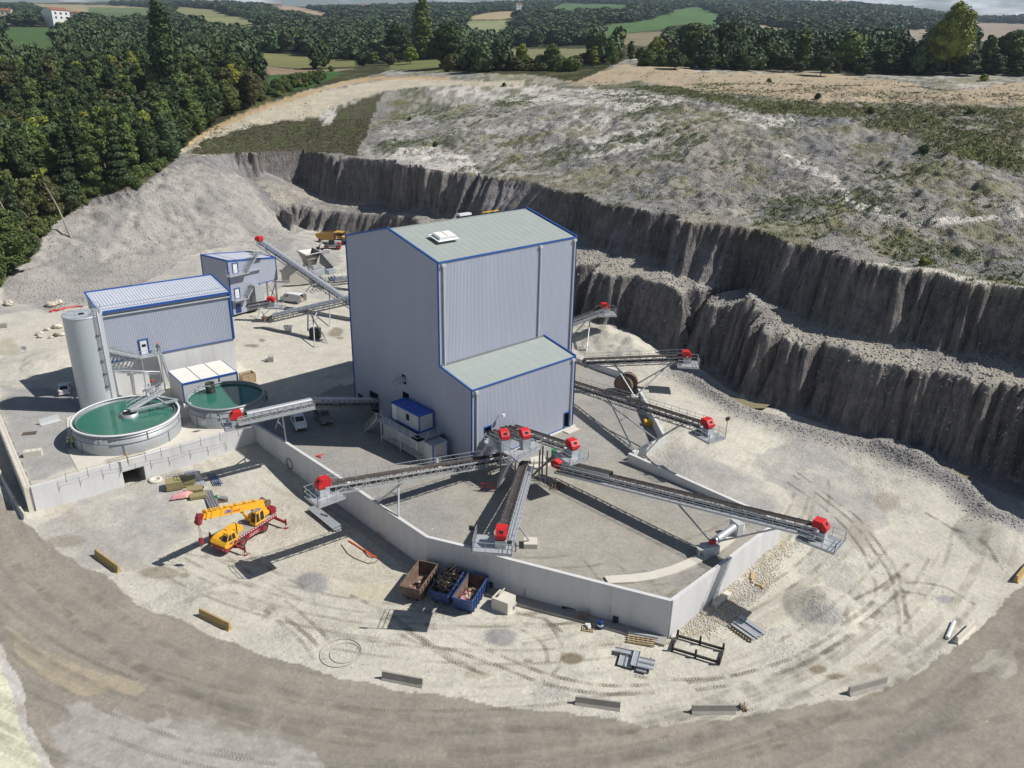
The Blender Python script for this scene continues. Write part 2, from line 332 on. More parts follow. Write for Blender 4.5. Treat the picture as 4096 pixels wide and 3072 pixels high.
M = dict(
    clad=pm('corrugated_cladding', (0.365, 0.40, 0.485), 0.5, 0.0, 0.06, 0.35, streak=True, dirt=((0.44, 0.45, 0.48), 0.3, 0.5)),
    roofg=pm('green_grey_roof_felt', (0.29, 0.33, 0.315), 0.85, 0, 0.05, 0.6, dirt=((0.36, 0.38, 0.34), 0.6, 0.4)),
    roofm=pm('pale_metal_roof', (0.58, 0.62, 0.70), 0.4, 0.1, 0.05, 0.5),
    roofw=pm('white_panel_roof', (0.78, 0.76, 0.70), 0.5, 0, 0.05, 0.6),
    blue=pm('blue_trim', (0.018, 0.09, 0.35), 0.5, 0, 0.06, 1.0),
    bluer=pm('blue_cabin_roof', (0.015, 0.11, 0.55), 0.45, 0, 0.1, 1.0, dirt=(DUST, 0.25, 1.5)),
    galv=pm('galvanised_steel', (0.47, 0.50, 0.53), 0.42, 0.35, 0.13, 2.0, dirt=(DUST, 0.3, 2.5)),
    galvd=pm('weathered_steel', (0.25, 0.26, 0.28), 0.55, 0.3, 0.15, 2.0),
    tube=pm('bright_tube', (0.66, 0.68, 0.71), 0.32, 0.55, 0.10, 0.9),
    belt=pm('rubber_belt', (0.045, 0.038, 0.036), 0.8, 0, 0.2, 3.0, dirt=((0.16, 0.14, 0.12), 0.7, 1.2)),
    red=pm('red_cover', (0.58, 0.016, 0.022), 0.55, 0, 0.08, 2.0, dirt=(DUST, 0.12, 3)),
    dred=pm('dark_red_paint', (0.27, 0.012, 0.025), 0.5, 0, 0.15, 2.0, dirt=(DUST, 0.3, 2)),
    yel=pm('yellow_paint', (0.80, 0.42, 0.018), 0.42, 0, 0.07, 1.5, dirt=(DUST, 0.22, 2.2)),
    dyel=pm('dusty_yellow_paint', (0.55, 0.30, 0.045), 0.6, 0, 0.15, 1.5, dirt=(DUST, 0.6, 1.0)),
    white=pm('white_paint', (0.72, 0.73, 0.74), 0.35, 0, 0.05, 1.5, dirt=(DUST, 0.15, 2)),
    lgrey=pm('light_grey_panel', (0.50, 0.52, 0.53), 0.55, 0, 0.05, 0.8),
    gcar=pm('grey_car_paint', (0.19, 0.18, 0.17), 0.3, 0.3, 0.05, 1),
    glass=pm('dark_window_glass', (0.015, 0.02, 0.022), 0.08, 0, 0.1, 1),
    black=pm('black_rubber', (0.022, 0.022, 0.023), 0.8, 0, 0.25, 3, dirt=((0.2, 0.18, 0.16), 0.6, 3)),
    dark=pm('dark_opening', (0.012, 0.012, 0.014), 0.9, 0, 0.2, 2),
    conc=pm('pale_concrete', (0.60, 0.605, 0.61), 0.85, 0, 0.09, 0.5, bump=0.15, bscale=5, streak=True, dirt=((0.45, 0.44, 0.42), 0.4, 0.9)),
    concw=pm('cream_concrete', (0.60, 0.57, 0.50), 0.85, 0, 0.06, 0.7, bump=0.1, bscale=6, dirt=((0.45, 0.41, 0.34), 0.4, 0.8)),
    concd=pm('weathered_concrete', (0.36, 0.34, 0.31), 0.9, 0, 0.14, 1.2, bump=0.25, bscale=8, dirt=((0.22, 0.2, 0.17), 0.6, 1.0), obj_rand=0.12),
    yconc=pm('ochre_painted_concrete', (0.42, 0.29, 0.11), 0.85, 0, 0.15, 1.5, dirt=((0.36, 0.33, 0.28), 0.6, 1.2)),
    silo=pm('silo_paint', (0.47, 0.51, 0.545), 0.38, 0.15, 0.04, 0.4, streak=True),
    tank=pm('tank_steel', (0.38, 0.41, 0.43), 0.5, 0.25, 0.09, 0.8, streak=True, dirt=((0.42, 0.39, 0.33), 0.5, 0.6)),
    rim=pm('pale_rim', (0.66, 0.68, 0.69), 0.5, 0, 0.06, 1.5),
    wood=pm('bare_timber', (0.46, 0.35, 0.21), 0.8, 0, 0.2, 3),
    dwood=pm('weathered_timber', (0.17, 0.12, 0.08), 0.85, 0, 0.25, 3, obj_rand=0.3),
    olive=pm('olive_insulation_pack', (0.29, 0.25, 0.125), 0.8, 0, 0.15, 2.5),
    rust=pm('rusty_steel', (0.14, 0.09, 0.065), 0.85, 0, 0.3, 1.6, dirt=((0.33, 0.27, 0.21), 0.8, 1.4)),
    bskip=pm('blue_skip_paint', (0.018, 0.06, 0.20), 0.55, 0, 0.2, 1.6, dirt=((0.30, 0.24, 0.18), 0.45, 2.2)),
    navy=pm('blue_drum_paint', (0.01, 0.03, 0.14), 0.4, 0, 0.1, 2),
    rock=pm('pale_limestone', (0.56, 0.51, 0.42), 0.9, 0, 0.16, 1.5, bump=0.4, bscale=5, obj_rand=0.15),
    rubble=pm('grey_rubble', (0.36, 0.345, 0.33), 0.9, 0, 0.3, 1.5),
    hiviz=pm('hi_vis_fabric', (0.42, 0.75, 0.04), 0.7, 0, 0.05, 4),
    trouser=pm('dark_work_trousers', (0.03, 0.032, 0.045), 0.8, 0, 0.1, 4),
    skin=pm('skin', (0.42, 0.25, 0.18), 0.6, 0, 0.05, 4),
    plaster=pm('cream_plaster', (0.62, 0.55, 0.45), 0.8, 0, 0.05, 1),
    tile=pm('red_roof_tile', (0.25, 0.11, 0.07), 0.8, 0, 0.15, 1.5),
    pink=pm('red_white_sheeting', (0.62, 0.30, 0.30), 0.6, 0, 0.1, 3),
    orange=pm('orange_hose', (0.7, 0.13, 0.03), 0.5, 0, 0.1, 3),
    bark=pm('bark', (0.13, 0.105, 0.08), 0.9, 0, 0.25, 3),
    paleb=pm('pale_dead_bark', (0.36, 0.32, 0.27), 0.9, 0, 0.2, 3),
    greenp=pm('green_plastic', (0.02, 0.22, 0.08), 0.5, 0, 0.1, 3),
    bluep=pm('blue_paint_text', (0.02, 0.06, 0.45), 0.5, 0, 0.05, 3),
)
def water_mat(name, col, rough=0.06):
    m = bpy.data.materials.new(name)
    n, l, b = nodes_of(m)
    g = n.new('ShaderNodeNewGeometry')
    t = n.new('ShaderNodeTexNoise'); t.inputs['Scale'].default_value = 0.35; t.inputs['Detail'].default_value = 3
    l.new(g.outputs['Position'], t.inputs['Vector'])
    cr = n.new('ShaderNodeValToRGB')
    cr.color_ramp.elements[0].color = (*[c * 0.8 for c in col], 1); cr.color_ramp.elements[1].color = (*[c * 1.2 for c in col], 1)
    l.new(t.outputs['Fac'], cr.inputs['Fac']); l.new(cr.outputs['Color'], b.inputs['Base Color'])
    b.inputs['Roughness'].default_value = rough
    t2 = n.new('ShaderNodeTexNoise'); t2.inputs['Scale'].default_value = 5; t2.inputs['Detail'].default_value = 2
    l.new(g.outputs['Position'], t2.inputs['Vector'])
    bp = n.new('ShaderNodeBump'); bp.inputs['Strength'].default_value = 0.08; bp.inputs['Distance'].default_value = 0.05
    l.new(t2.outputs['Fac'], bp.inputs['Height']); l.new(bp.outputs['Normal'], b.inputs['Normal'])
    return m
M['gwater'] = water_mat('green_tank_water', (0.032, 0.155, 0.105))
M['mwater'] = water_mat('muddy_water', (0.26, 0.23, 0.14), 0.12)
M['pwater'] = water_mat('wet_mud', (0.33, 0.29, 0.215), 0.35)
def land_mat():
    m = bpy.data.materials.new('land')
    n, l, b = nodes_of(m)
    at_ = n.new('ShaderNodeAttribute'); at_.attribute_name = 'Col'
    g = n.new('ShaderNodeNewGeometry')
    def noise(s, d=4, r=0.6, vec=None):
        t = n.new('ShaderNodeTexNoise'); t.inputs['Scale'].default_value = s; t.inputs['Detail'].default_value = d; t.inputs['Roughness'].default_value = r
        l.new(vec or g.outputs['Position'], t.inputs['Vector']); return t.outputs['Fac']
    def rng_(v, a, b_, lo, hi):
        r = n.new('ShaderNodeMapRange'); r.inputs['From Min'].default_value = a; r.inputs['From Max'].default_value = b_
        r.inputs['To Min'].default_value = lo; r.inputs['To Max'].default_value = hi; l.new(v, r.inputs['Value']); return r.outputs['Result']
    def math_(op, a, b_):
        q = n.new('ShaderNodeMath'); q.operation = op
        for i, v in enumerate((a, b_)):
            if isinstance(v, (int, float)): q.inputs[i].default_value = v
            else: l.new(v, q.inputs[i])
        return q.outputs[0]
    vo = n.new('ShaderNodeTexVoronoi'); vo.inputs['Scale'].default_value = 3.2; l.new(g.outputs['Position'], vo.inputs['Vector'])
    sepc = n.new('ShaderNodeSeparateColor'); l.new(vo.outputs['Color'], sepc.inputs['Color'])
    peb = rng_(sepc.outputs['Red'], 0, 1, 0.91, 1.07)
    fine = rng_(noise(2.2, 5, 0.75), 0.3, 0.7, 0.92, 1.06)
    mid = rng_(noise(0.35, 4), 0.3, 0.7, 0.9, 1.1)
    k = math_('MULTIPLY', math_('MULTIPLY', peb, fine), mid)
    sx = n.new('ShaderNodeSeparateXYZ'); l.new(g.outputs['Normal'], sx.inputs['Vector'])
    steep = rng_(sx.outputs['Z'], 0.45, 0.75, 1, 0)
    mp1 = n.new('ShaderNodeMapping'); mp1.inputs['Scale'].default_value = (0.03, 0.03, 1.1); l.new(g.outputs['Position'], mp1.inputs['Vector'])
    strata = noise(1.0, 5, 0.7, mp1.outputs['Vector'])
    mp2 = n.new('ShaderNodeMapping'); mp2.inputs['Scale'].default_value = (1.3, 1.3, 0.10); l.new(g.outputs['Position'], mp2.inputs['Vector'])
    fl = noise(1.0, 6, 0.7, mp2.outputs['Vector'])
    rmp = n.new('ShaderNodeValToRGB')
    e = rmp.color_ramp.elements
    e[0].position = 0.30; e[0].color = (0.12, 0.117, 0.122, 1)
    e[1].position = 0.75; e[1].color = (0.25, 0.24, 0.242, 1)
    x = e.new(0.47); x.color = (0.185, 0.175, 0.172, 1)
    x = e.new(0.53); x.color = (0.23, 0.20, 0.165, 1)
    x = e.new(0.58); x.color = (0.195, 0.185, 0.18, 1)
    l.new(strata, rmp.inputs['Fac'])
    at2 = n.new('ShaderNodeAttribute'); at2.attribute_name = 'rockf'
    mxr = n.new('ShaderNodeMix'); mxr.data_type = 'RGBA'
    l.new(math_('MULTIPLY', math_('MULTIPLY', steep, at2.outputs['Fac']), 0.6), mxr.inputs['Factor'])
    l.new(at_.outputs['Color'], mxr.inputs['A']); l.new(rmp.outputs['Color'], mxr.inputs['B'])
    mul = n.new('ShaderNodeMix'); mul.data_type = 'RGBA'; mul.blend_type = 'MULTIPLY'; mul.inputs['Factor'].default_value = 1
    k = math_('MULTIPLY', k, math_('ADD', 1.0, math_('MULTIPLY', steep, math_('SUBTRACT', rng_(fl, 0.34, 0.62, 0.55, 1.2), 1.0))))
    l.new(mxr.outputs['Result'], mul.inputs['A']); l.new(k, mul.inputs['B'])
    vs = n.new('ShaderNodeTexVoronoi'); vs.inputs['Scale'].default_value = 1.15; l.new(g.outputs['Position'], vs.inputs['Vector'])
    sc2 = n.new('ShaderNodeSeparateColor'); l.new(vs.outputs['Color'], sc2.inputs['Color'])
    at4 = n.new('ShaderNodeAttribute'); at4.attribute_name = 'bumpf'
    pick_ = math_('GREATER_THAN', sc2.outputs['Green'], math_('SUBTRACT', 1.0, math_('MULTIPLY', at4.outputs['Fac'], 0.30)))
    near_ = math_('LESS_THAN', vs.outputs['Distance'], math_('ADD', 0.05, math_('MULTIPLY', sc2.outputs['Blue'], 0.12)))
    mst = n.new('ShaderNodeMix'); mst.data_type = 'RGBA'; l.new(math_('MULTIPLY', math_('MULTIPLY', pick_, near_), 0.7), mst.inputs['Factor'])
    l.new(mul.outputs['Result'], mst.inputs['A']); mst.inputs['B'].default_value = (0.56, 0.53, 0.49, 1)
    l.new(mst.outputs['Result'], b.inputs['Base Color'])
    b.inputs['Roughness'].default_value = 0.95
    b.inputs['Specular IOR Level'].default_value = 0.15
    hgt = math_('ADD', math_('MULTIPLY', noise(1.1, 6, 0.7), 0.6), math_('MULTIPLY', vo.outputs['Distance'], 0.35))
    h2 = math_('MULTIPLY', math_('MULTIPLY', fl, steep), 2.4)
    bp = n.new('ShaderNodeBump'); bp.inputs['Strength'].default_value = 0.9; bp.inputs['Distance'].default_value = 0.35
    at3 = n.new('ShaderNodeAttribute'); at3.attribute_name = 'bumpf'
    l.new(math_('MULTIPLY', math_('ADD', hgt, h2), at3.outputs['Fac']), bp.inputs['Height']); l.new(bp.outputs['Normal'], b.inputs['Normal'])
    return m
M['land'] = land_mat()
def leaf_mat(name, c0, c1, rand=0.3):
    m = bpy.data.materials.new(name)
    n, l, b = nodes_of(m)
    g = n.new('ShaderNodeNewGeometry')
    t = n.new('ShaderNodeTexNoise'); t.inputs['Scale'].default_value = 0.45; t.inputs['Detail'].default_value = 5; t.inputs['Roughness'].default_value = 0.7
    l.new(g.outputs['Position'], t.inputs['Vector'])
    cr = n.new('ShaderNodeValToRGB'); cr.color_ramp.elements[0].position = 0.32; cr.color_ramp.elements[1].position = 0.68
    cr.color_ramp.elements[0].color = (*c0, 1); cr.color_ramp.elements[1].color = (*c1, 1)
    l.new(t.outputs['Fac'], cr.inputs['Fac'])
    oi = n.new('ShaderNodeObjectInfo')
    hs = n.new('ShaderNodeHueSaturation')
    r1 = n.new('ShaderNodeMapRange'); r1.inputs['To Min'].default_value = 1 - rand; r1.inputs['To Max'].default_value = 1 + rand; l.new(oi.outputs['Random'], r1.inputs['Value'])
    ml = n.new('ShaderNodeMath'); ml.operation = 'MULTIPLY'; ml.inputs[1].default_value = 7.31
    fr = n.new('ShaderNodeMath'); fr.operation = 'FRACT'
    l.new(oi.outputs['Random'], ml.inputs[0]); l.new(ml.outputs[0], fr.inputs[0])
    r2 = n.new('ShaderNodeMapRange'); r2.inputs['To Min'].default_value = 0.49; r2.inputs['To Max'].default_value = 0.52; l.new(fr.outputs[0], r2.inputs['Value'])
    l.new(r1.outputs['Result'], hs.inputs['Value']); l.new(r2.outputs['Result'], hs.inputs['Hue'])
    l.new(cr.outputs['Color'], hs.inputs['Color']); l.new(hs.outputs['Color'], b.inputs['Base Color'])
    b.inputs['Roughness'].default_value = 0.6
    b.inputs['Specular IOR Level'].default_value = 0.25
    return m
M['leaf'] = leaf_mat('broadleaf_foliage', (0.052, 0.080, 0.022), (0.13, 0.165, 0.045))
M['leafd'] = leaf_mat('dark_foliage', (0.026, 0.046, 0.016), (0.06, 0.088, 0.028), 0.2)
M['leafy'] = leaf_mat('yellow_green_foliage', (0.12, 0.15, 0.022), (0.27, 0.28, 0.05), 0.15)
M['leafb'] = leaf_mat('autumn_brown_foliage', (0.055, 0.066, 0.022), (0.115, 0.10, 0.038), 0.2)
M['leafw'] = leaf_mat('far_wood_foliage', (0.042, 0.070, 0.030), (0.085, 0.12, 0.048), 0.3)
M['weed'] = leaf_mat('weeds', (0.08, 0.11, 0.035), (0.18, 0.20, 0.09), 0.2)
M['dryg'] = leaf_mat('rough_dry_grass', (0.13, 0.15, 0.055), (0.25, 0.25, 0.11), 0.2)
M['darkg'] = leaf_mat('dark_rough_grass', (0.075, 0.075, 0.035), (0.14, 0.125, 0.065), 0.2)
# terrain mesh
def lerp_(a, b, t):
    t = t[..., None]; return a * (1 - t) + np.array(b) * t
ys = np.concatenate([np.arange(36, 95, 0.22), np.arange(95, 172, 0.2), np.arange(172, 300, 0.36), np.geomspace(300, 5500, 300)])
NT = 880
ts = np.linspace(-1.12, 1.12, NT)
Yg = np.repeat(ys[:, None], NT, 1)
Xg = Yg * ts[None, :] * (1 + 0.35 * np.clip((75 - Yg) / 75, 0, 1))
Zg, I = terrain(Xg, Yg, True)
PX, PY = proj(Xg, Yg, Zg)
jx = fbm(Xg / 5, Yg / 5, 51, 4); jy = fbm(Xg / 5, Yg / 5, 52, 4)
D_ = np.hypot(Xg, Yg)
warp = np.clip(9000 / D_, 2, 120)
QX = PX + jx * warp; QY = PY + jy * warp * 0.7
def pmask(poly, soft=False):
    if soft: return sum(inpoly(PX + (jx * k + nC * 0.6 * k2) * warp, PY + (jy * k + nC * 0.5 * k2) * warp * 0.7, poly).astype(float) for k, k2 in ((.5, .2), (1.0, .6), (1.5, -.5), (2.0, 1.0))) / 4
    return inpoly(QX, QY, poly).astype(float)
nC = fbm(Xg / 1.3, Yg / 1.3, 63, 3)
yard = Yg < 300
nA = fbm(Xg / 7, Yg / 7, 61, 5); nB = fbm(Xg / 24, Yg / 24, 62, 4); nC = fbm(Xg / 1.3, Yg / 1.3, 63, 3); nD = fbm(Xg / 3, Yg / 3, 64, 4)
C = np.zeros(Xg.shape + (3,)) + np.array((0.50, 0.48, 0.415))
C = lerp_(C, (0.53, 0.51, 0.435), sstep(0.02, 0.2, nB))
C = lerp_(C, (0.38, 0.365, 0.34), sstep(0.05, 0.25, nA + 0.6 * nC) * 0.6)
grav = [[(140, 2110), (420, 1960), (700, 1880), (760, 2150), (560, 2290), (300, 2260)], [(2700, 1800), (3050, 1900), (3100, 2100), (2980, 2060), (2640, 1870)], [(3200, 1750), (3450, 1900), (3560, 2100), (3330, 2180), (3160, 2000), (3020, 1830)],
        [(2690, 2480), (3080, 2200), (3080, 2360), (2950, 2470), (2780, 2560)], [(0, 1220), (1150, 930), (1300, 930), (1380, 1050), (1000, 1200), (820, 1130), (260, 1240), (0, 1330)],
        [(3500, 1750), (3700, 1900), (3950, 2080), (4096, 2150), (4096, 2020), (3700, 1830)], [(2980, 1600), (3500, 1780), (3900, 1960), (4096, 2060), (4096, 1900), (3300, 1640)]]
for g_ in grav:
    C = lerp_(C, (0.33, 0.32, 0.31), pmask(g_, 1) * np.clip(0.7 + 1.2 * nD + .6 * nC, 0, 1))
Pm = I['P'].astype(float)
back = sstep(100, 112, Yg - 0.15 * Xg)
stock = inpoly(Xg, Yg, [tuple(p) for p in w_front] + [tuple(p) for p in w_right[1:]] + [tuple(p) for p in w_B[1:]] + [tuple(p) for p in w_A] + [(-25, 128)])
C = lerp_(C, (0.265, 0.258, 0.25), stock * np.clip(0.9 + nA * 0.5, 0, 1))
C = lerp_(C, (0.36, 0.335, 0.28), stock * sstep(0.05, 0.25, nB + 0.4 * nA) * 0.6)
tankyard = pmask([(0, 1700), (134, 1925), (640, 1790), (540, 1600), (0, 1540)], 1)
C = lerp_(C, (0.32, 0.315, 0.31), tankyard * 0.85)
pale = pmask([(0, 1260), (300, 1230), (480, 1280), (300, 1420), (0, 1520)], 1) + pmask([(930, 1480), (960, 1300), (1080, 1250), (1400, 1180), (1420, 1440), (1050, 1560)]) + pmask([(2290, 1330), (2440, 1400), (2790, 1560), (3060, 1760), (2780, 1760), (2560, 1560), (2300, 1430)])
C = lerp_(C, (0.51, 0.485, 0.42), np.clip(pale, 0, 1) * 0.8)
C = lerp_(C, (0.47, 0.43, 0.35), pmask([(1230, 1960), (1480, 2200), (1740, 2380), (1500, 2420), (1100, 2240), (1000, 2010)]) * 0.5)
lowl = pmask([(0, 1200), (0, 1080), (180, 900), (400, 780), (560, 700), (720, 620), (1150, 720), (1260, 900), (1150, 960), (800, 1000), (500, 1180), (200, 1240)], 1)
C = lerp_(C, (0.33, 0.315, 0.295), lowl * 0.85)
C = lerp_(C, (0.26, 0.25, 0.24), lowl * sstep(0.0, 0.15, nA) * 0.7)
RC = (-8.0, 125.0)
rad = np.hypot(Xg - RC[0], Yg - RC[1]); ang = np.arctan2(Yg - RC[1], Xg - RC[0])
stk = fbm(rad / 1.1, ang * 4.0, 71, 4); stk2 = fbm(rad / 0.45, ang * 9.0, 72, 3)
road_up = [(-200, 1700), (0, 1965), (95, 2079), (224, 2193), (423, 2313), (597, 2452), (721, 2482), (820, 2536), (945, 2586), (1100, 2646), (1400, 2725), (1648, 2762), (1897, 2797), (2146, 2848), (2345, 2870), (2600, 2902), (2900, 2880), (3150, 2830), (3419, 2800), (3600, 2740), (3750, 2640), (3880, 2560), (3966, 2470), (4096, 2340), (4400, 2100)]
road_poly = road_up + [(4600, 3300), (-500, 3300)]
RQX = PX + jx * 60 + nC * 30; RQY = PY + jy * 40 + nC * 26
road = inpoly(RQX, RQY, road_poly).astype(float) * (Yg < 120)
rc = np.zeros(C.shape) + np.array((0.268, 0.245, 0.208))
rc = lerp_(rc, (0.325, 0.29, 0.235), sstep(0.0, 0.2, stk) * 0.6)
rc = lerp_(rc, (0.205, 0.19, 0.165), sstep(0.04, 0.22, -stk + 0.3 * stk2) * 0.6)
rc = lerp_(rc, (0.36, 0.325, 0.27), sstep(0.16, 0.3, nA) * 0.35)
lp = sum(inpoly(PX + (jx * 60 + nC * 60) * k, PY + (jy * 40 + nC * 40) * k, [(330, 2800), (464, 2850), (590, 2891), (717, 2865), (900, 2895), (1250, 3000), (1330, 3100), (250, 3100), (200, 2950), (260, 2860)]).astype(float) for k in (-.6, .4, 1, 1.8, 2.6)) / 5
rc = lerp_(rc, (0.40, 0.385, 0.36), lp * (0.75 + 0.8 * nC)[...])
mud = inpoly(RQX, RQY, [(20, 2500), (180, 2600), (420, 2700), (600, 2740), (560, 2780), (330, 2780), (150, 2700), (90, 2640)]).astype(float)
rc = lerp_(rc, (0.37, 0.32, 0.235), mud * 0.8)
rc = lerp_(rc, (0.37, 0.35, 0.30), inpoly(RQX, RQY, [(3880, 2680), (3960, 2610), (4060, 2600), (4070, 2680), (4020, 2710)]).astype(float) * 0.8)
C = C * (1 - road[..., None]) + rc * road[..., None]
bl = inpoly(RQX, RQY, [(-100, 2560), (0, 2570), (60, 2680), (120, 2900), (220, 3100), (-100, 3100)]).astype(float)
C = lerp_(C, (0.50, 0.48, 0.45), bl)
bl2 = inpoly(RQX, RQY, [(-100, 2640), (0, 2640), (40, 2780), (90, 2920), (180, 3100), (-100, 3100)]).astype(float)
C = lerp_(C, (0.62, 0.62, 0.47), bl2)
C = lerp_(C, (0.22, 0.16, 0.12), bl2 * sstep(0.12, 0.2, nD + nC * .5) * 0.7)
road = road * (1 - bl)
ys_ = (1 - road) * (1 - Pm) * (Yg < 110)
C = lerp_(C, (0.37, 0.34, 0.285), ys_ * sstep(0.03, 0.2, stk2 * 0.6 + stk) * 0.45)
for (px, py, rx, ry, col, am) in [(740, 2300, 26, 14, (0.27, 0.24, 0.19), .9), (560, 2130, 90, 30, (0.28, 0.25, 0.2), .0), (270, 2165, 95, 28, (0.28, 0.25, 0.2), .8), (640, 2290, 95, 26, (0.29, 0.26, 0.205), .9), (2290, 2630, 52, 26, (0.20, 0.165, 0.11), .95), (2110, 2640, 25, 9, (0.26, 0.22, 0.15), .8),
        (3270, 2680, 40, 18, (0.22, 0.18, 0.12), .9), (3340, 2710, 45, 14, (0.22, 0.18, 0.12), .9), (3480, 2680, 60, 22, (0.32, 0.28, 0.22), .7), (1262, 2330, 70, 42, (0.25, 0.245, 0.25), .8), (2000, 2545, 70, 42, (0.25, 0.245, 0.25), .85),
        (1480, 2360, 100, 40, (0.50, 0.46, 0.34), .8), (3285, 2455, 92, 44, (0.36, 0.345, 0.33), .9), (3770, 2400, 40, 22, (0.30, 0.30, 0.30), .8), (1290, 2000, 50, 60, (0.27, 0.23, 0.17), .6), (1900, 2700, 60, 18, (0.37, 0.33, 0.25), .7),
        (3440, 2130, 60, 70, (0.31, 0.27, 0.22), .6), (3540, 2010, 60, 40, (0.30, 0.26, 0.21), .6), (1010, 1382, 30, 7, (0.24, 0.21, 0.17), .9), (1050, 1365, 12, 7, (0.24, 0.21, 0.17), .9), (1340, 1325, 30, 18, (0.25, 0.22, 0.18), .9), (1355, 1345, 20, 5, (0.25, 0.22, 0.18), .9), (20, 1390, 60, 30, (0.38, 0.35, 0.27), .7)]:
    d = np.hypot((PX + jx * 50 - px) / rx, (PY + jy * 35 - py) / ry)
    C = lerp_(C, col, sstep(1.1, 0.7, d) * am)
C = lerp_(C, (0.52, 0.44, 0.29), pmask([(2700, 2480), (2860, 2370), (3000, 2270), (3120, 2150), (3160, 2180), (2980, 2330), (2900, 2440), (2850, 2540), (2760, 2560)]) * sstep(-.05, .12, nC) * 0.6)
tU, tL, dU, dL = I['tU'], I['tL'], I['dU'], I['dL']
bench = ((dL > -4.2) & (Yg < 330)).astype(float)
rockc = lerp_(np.zeros(C.shape) + np.array((0.235, 0.22, 0.21)), (0.33, 0.31, 0.285), sstep(-0.1, 0.2, nD))
C = C * (1 - bench[..., None]) + rockc * bench[..., None]
C = lerp_(C, (0.37, 0.345, 0.29), bench * (dL > 0) * (tU < 0.02) * sstep(0.0, 0.25, nA + 0.15))
face = ((tU > 0.02) & (tU < 0.97) & (Yg < 330)).astype(float)
C = lerp_(C, (0.245, 0.235, 0.232), face)
face_l = ((tL > 0.02) & (tL < 0.98) & (Yg < 330)).astype(float)
C = lerp_(C, (0.225, 0.215, 0.212), face_l)
C = lerp_(C, (0.27, 0.26, 0.25), np.exp(-(polydist(Xg, Yg, BERM)[0] / 3.0) ** 2) * (dL < -3) * .8)
C = lerp_(C, (0.33, 0.315, 0.295), face * sstep(900, 500, PX - 700 + nD * 200) * 0.0)
plat = ((dU > 0) & (Yg < 420)).astype(float)
pc = lerp_(np.zeros(C.shape) + np.array((0.315, 0.30, 0.27)), (0.25, 0.245, 0.24), sstep(-0.05, 0.2, nA))
pc = lerp_(pc, (0.38, 0.35, 0.28), sstep(0.03, 0.22, nB + 0.3 * nD) * 0.6)
vein = 1 - np.abs(fbm(Xg / 17 + nD * .35, Yg / 17, 81, 3)) * 16
pc = lerp_(pc, (0.55, 0.53, 0.49), np.clip(vein, 0, 1) * sstep(-.1, .1, fbm(Xg / 40, Yg / 40, 82, 2)) * 0.8)
greenn = fbm(Xg / 13, Yg / 13, 83, 5) + 0.55 * nC
pc = lerp_(pc, (0.13, 0.125, 0.11), sstep(0.05, 0.22, nC + 0.5 * nD) * 0.5)
pc = lerp_(pc, (0.105, 0.125, 0.07), sstep(0.02, 0.17, greenn) * 0.75)
pc = lerp_(pc, (0.21, 0.205, 0.105), sstep(0.05, 0.2, fbm(Xg / 9, Yg / 9, 84, 5) + 0.3 * nC) * 0.65)
pc = lerp_(pc, (0.13, 0.125, 0.115), sstep(0.035, 0.0, I['cr2']) * 0.6)
white = pmask([(1600, 590), (1850, 600), (1930, 690), (1800, 690), (1650, 650), (1540, 640)]) + pmask([(1700, 345), (2000, 350), (2200, 340), (2570, 370), (2930, 430), (3080, 470), (3060, 520), (2750, 400), (2440, 470), (2400, 540), (2700, 480), (2500, 560), (2380, 610), (2300, 540), (2420, 430), (2050, 410), (1750, 380)]) * sstep(-.25, .1, nD) \
    + pmask([(3060, 450), (3160, 450), (3180, 500), (3080, 510)]) + pmask([(2330, 620), (2720, 530), (2730, 550), (2340, 640)]) + pmask([(3100, 590), (3210, 640), (3340, 700), (3430, 790), (3580, 870), (3740, 880), (4096, 850), (4096, 868), (3740, 905), (3560, 900), (3390, 810), (3300, 720), (3180, 665), (3080, 620)]) + pmask([(1280, 450), (1350, 430), (1340, 510), (1300, 515)])
pc = lerp_(pc, (0.64, 0.61, 0.565), np.clip(white, 0, 1) * sstep(-0.18, 0.05, nD + nC * .5) * 0.85)
white2 = pmask([(3330, 1020), (3500, 1050), (3720, 1075), (4100, 1150), (4100, 1178), (3700, 1106), (3340, 1024)])
pc = lerp_(pc, (0.60, 0.57, 0.49), white2)
pc = lerp_(pc, (0.26, 0.26, 0.26), pmask([(3160, 455), (3260, 450), (3400, 480), (3400, 500), (3250, 520), (3180, 500)]) * .9 + pmask([(3800, 1060), (4096, 1040), (4096, 1130), (3850, 1090)]) * .7)
gt = pmask([(770, 620), (790, 560), (900, 540), (1240, 505), (1330, 500), (1350, 440), (1540, 362), (1510, 420), (1440, 600), (1420, 622), (1200, 605)]) + pmask([(850, 545), (1000, 500), (1260, 460), (1295, 480), (1290, 510), (1000, 535)])
pc = lerp_(pc, (0.085, 0.078, 0.048), np.clip(gt, 0, 1) * 0.95)
pc = lerp_(pc, (0.085, 0.12, 0.04), np.clip(gt, 0, 1) * sstep(0.08, 0.2, nD + nA * .6) * 0.6)
trk = pmask([(740, 610), (700, 590), (790, 540), (1000, 450), (1100, 420), (1200, 390), (1400, 345), (1600, 312), (2100, 325), (2100, 345), (1700, 345), (1520, 362), (1330, 430), (1280, 460), (1000, 510), (850, 550)])
pc = lerp_(pc, (0.54, 0.49, 0.38), trk * (0.9 + nD * .5))
rim = pmask([(700, 590), (860, 500), (1000, 440), (1180, 380), (1370, 325), (1500, 306), (1800, 306), (1800, 318), (1500, 318), (1380, 340), (1200, 392), (1010, 458), (870, 520), (730, 600)])
pc = lerp_(pc, (0.50, 0.36, 0.20), rim * 0.75)
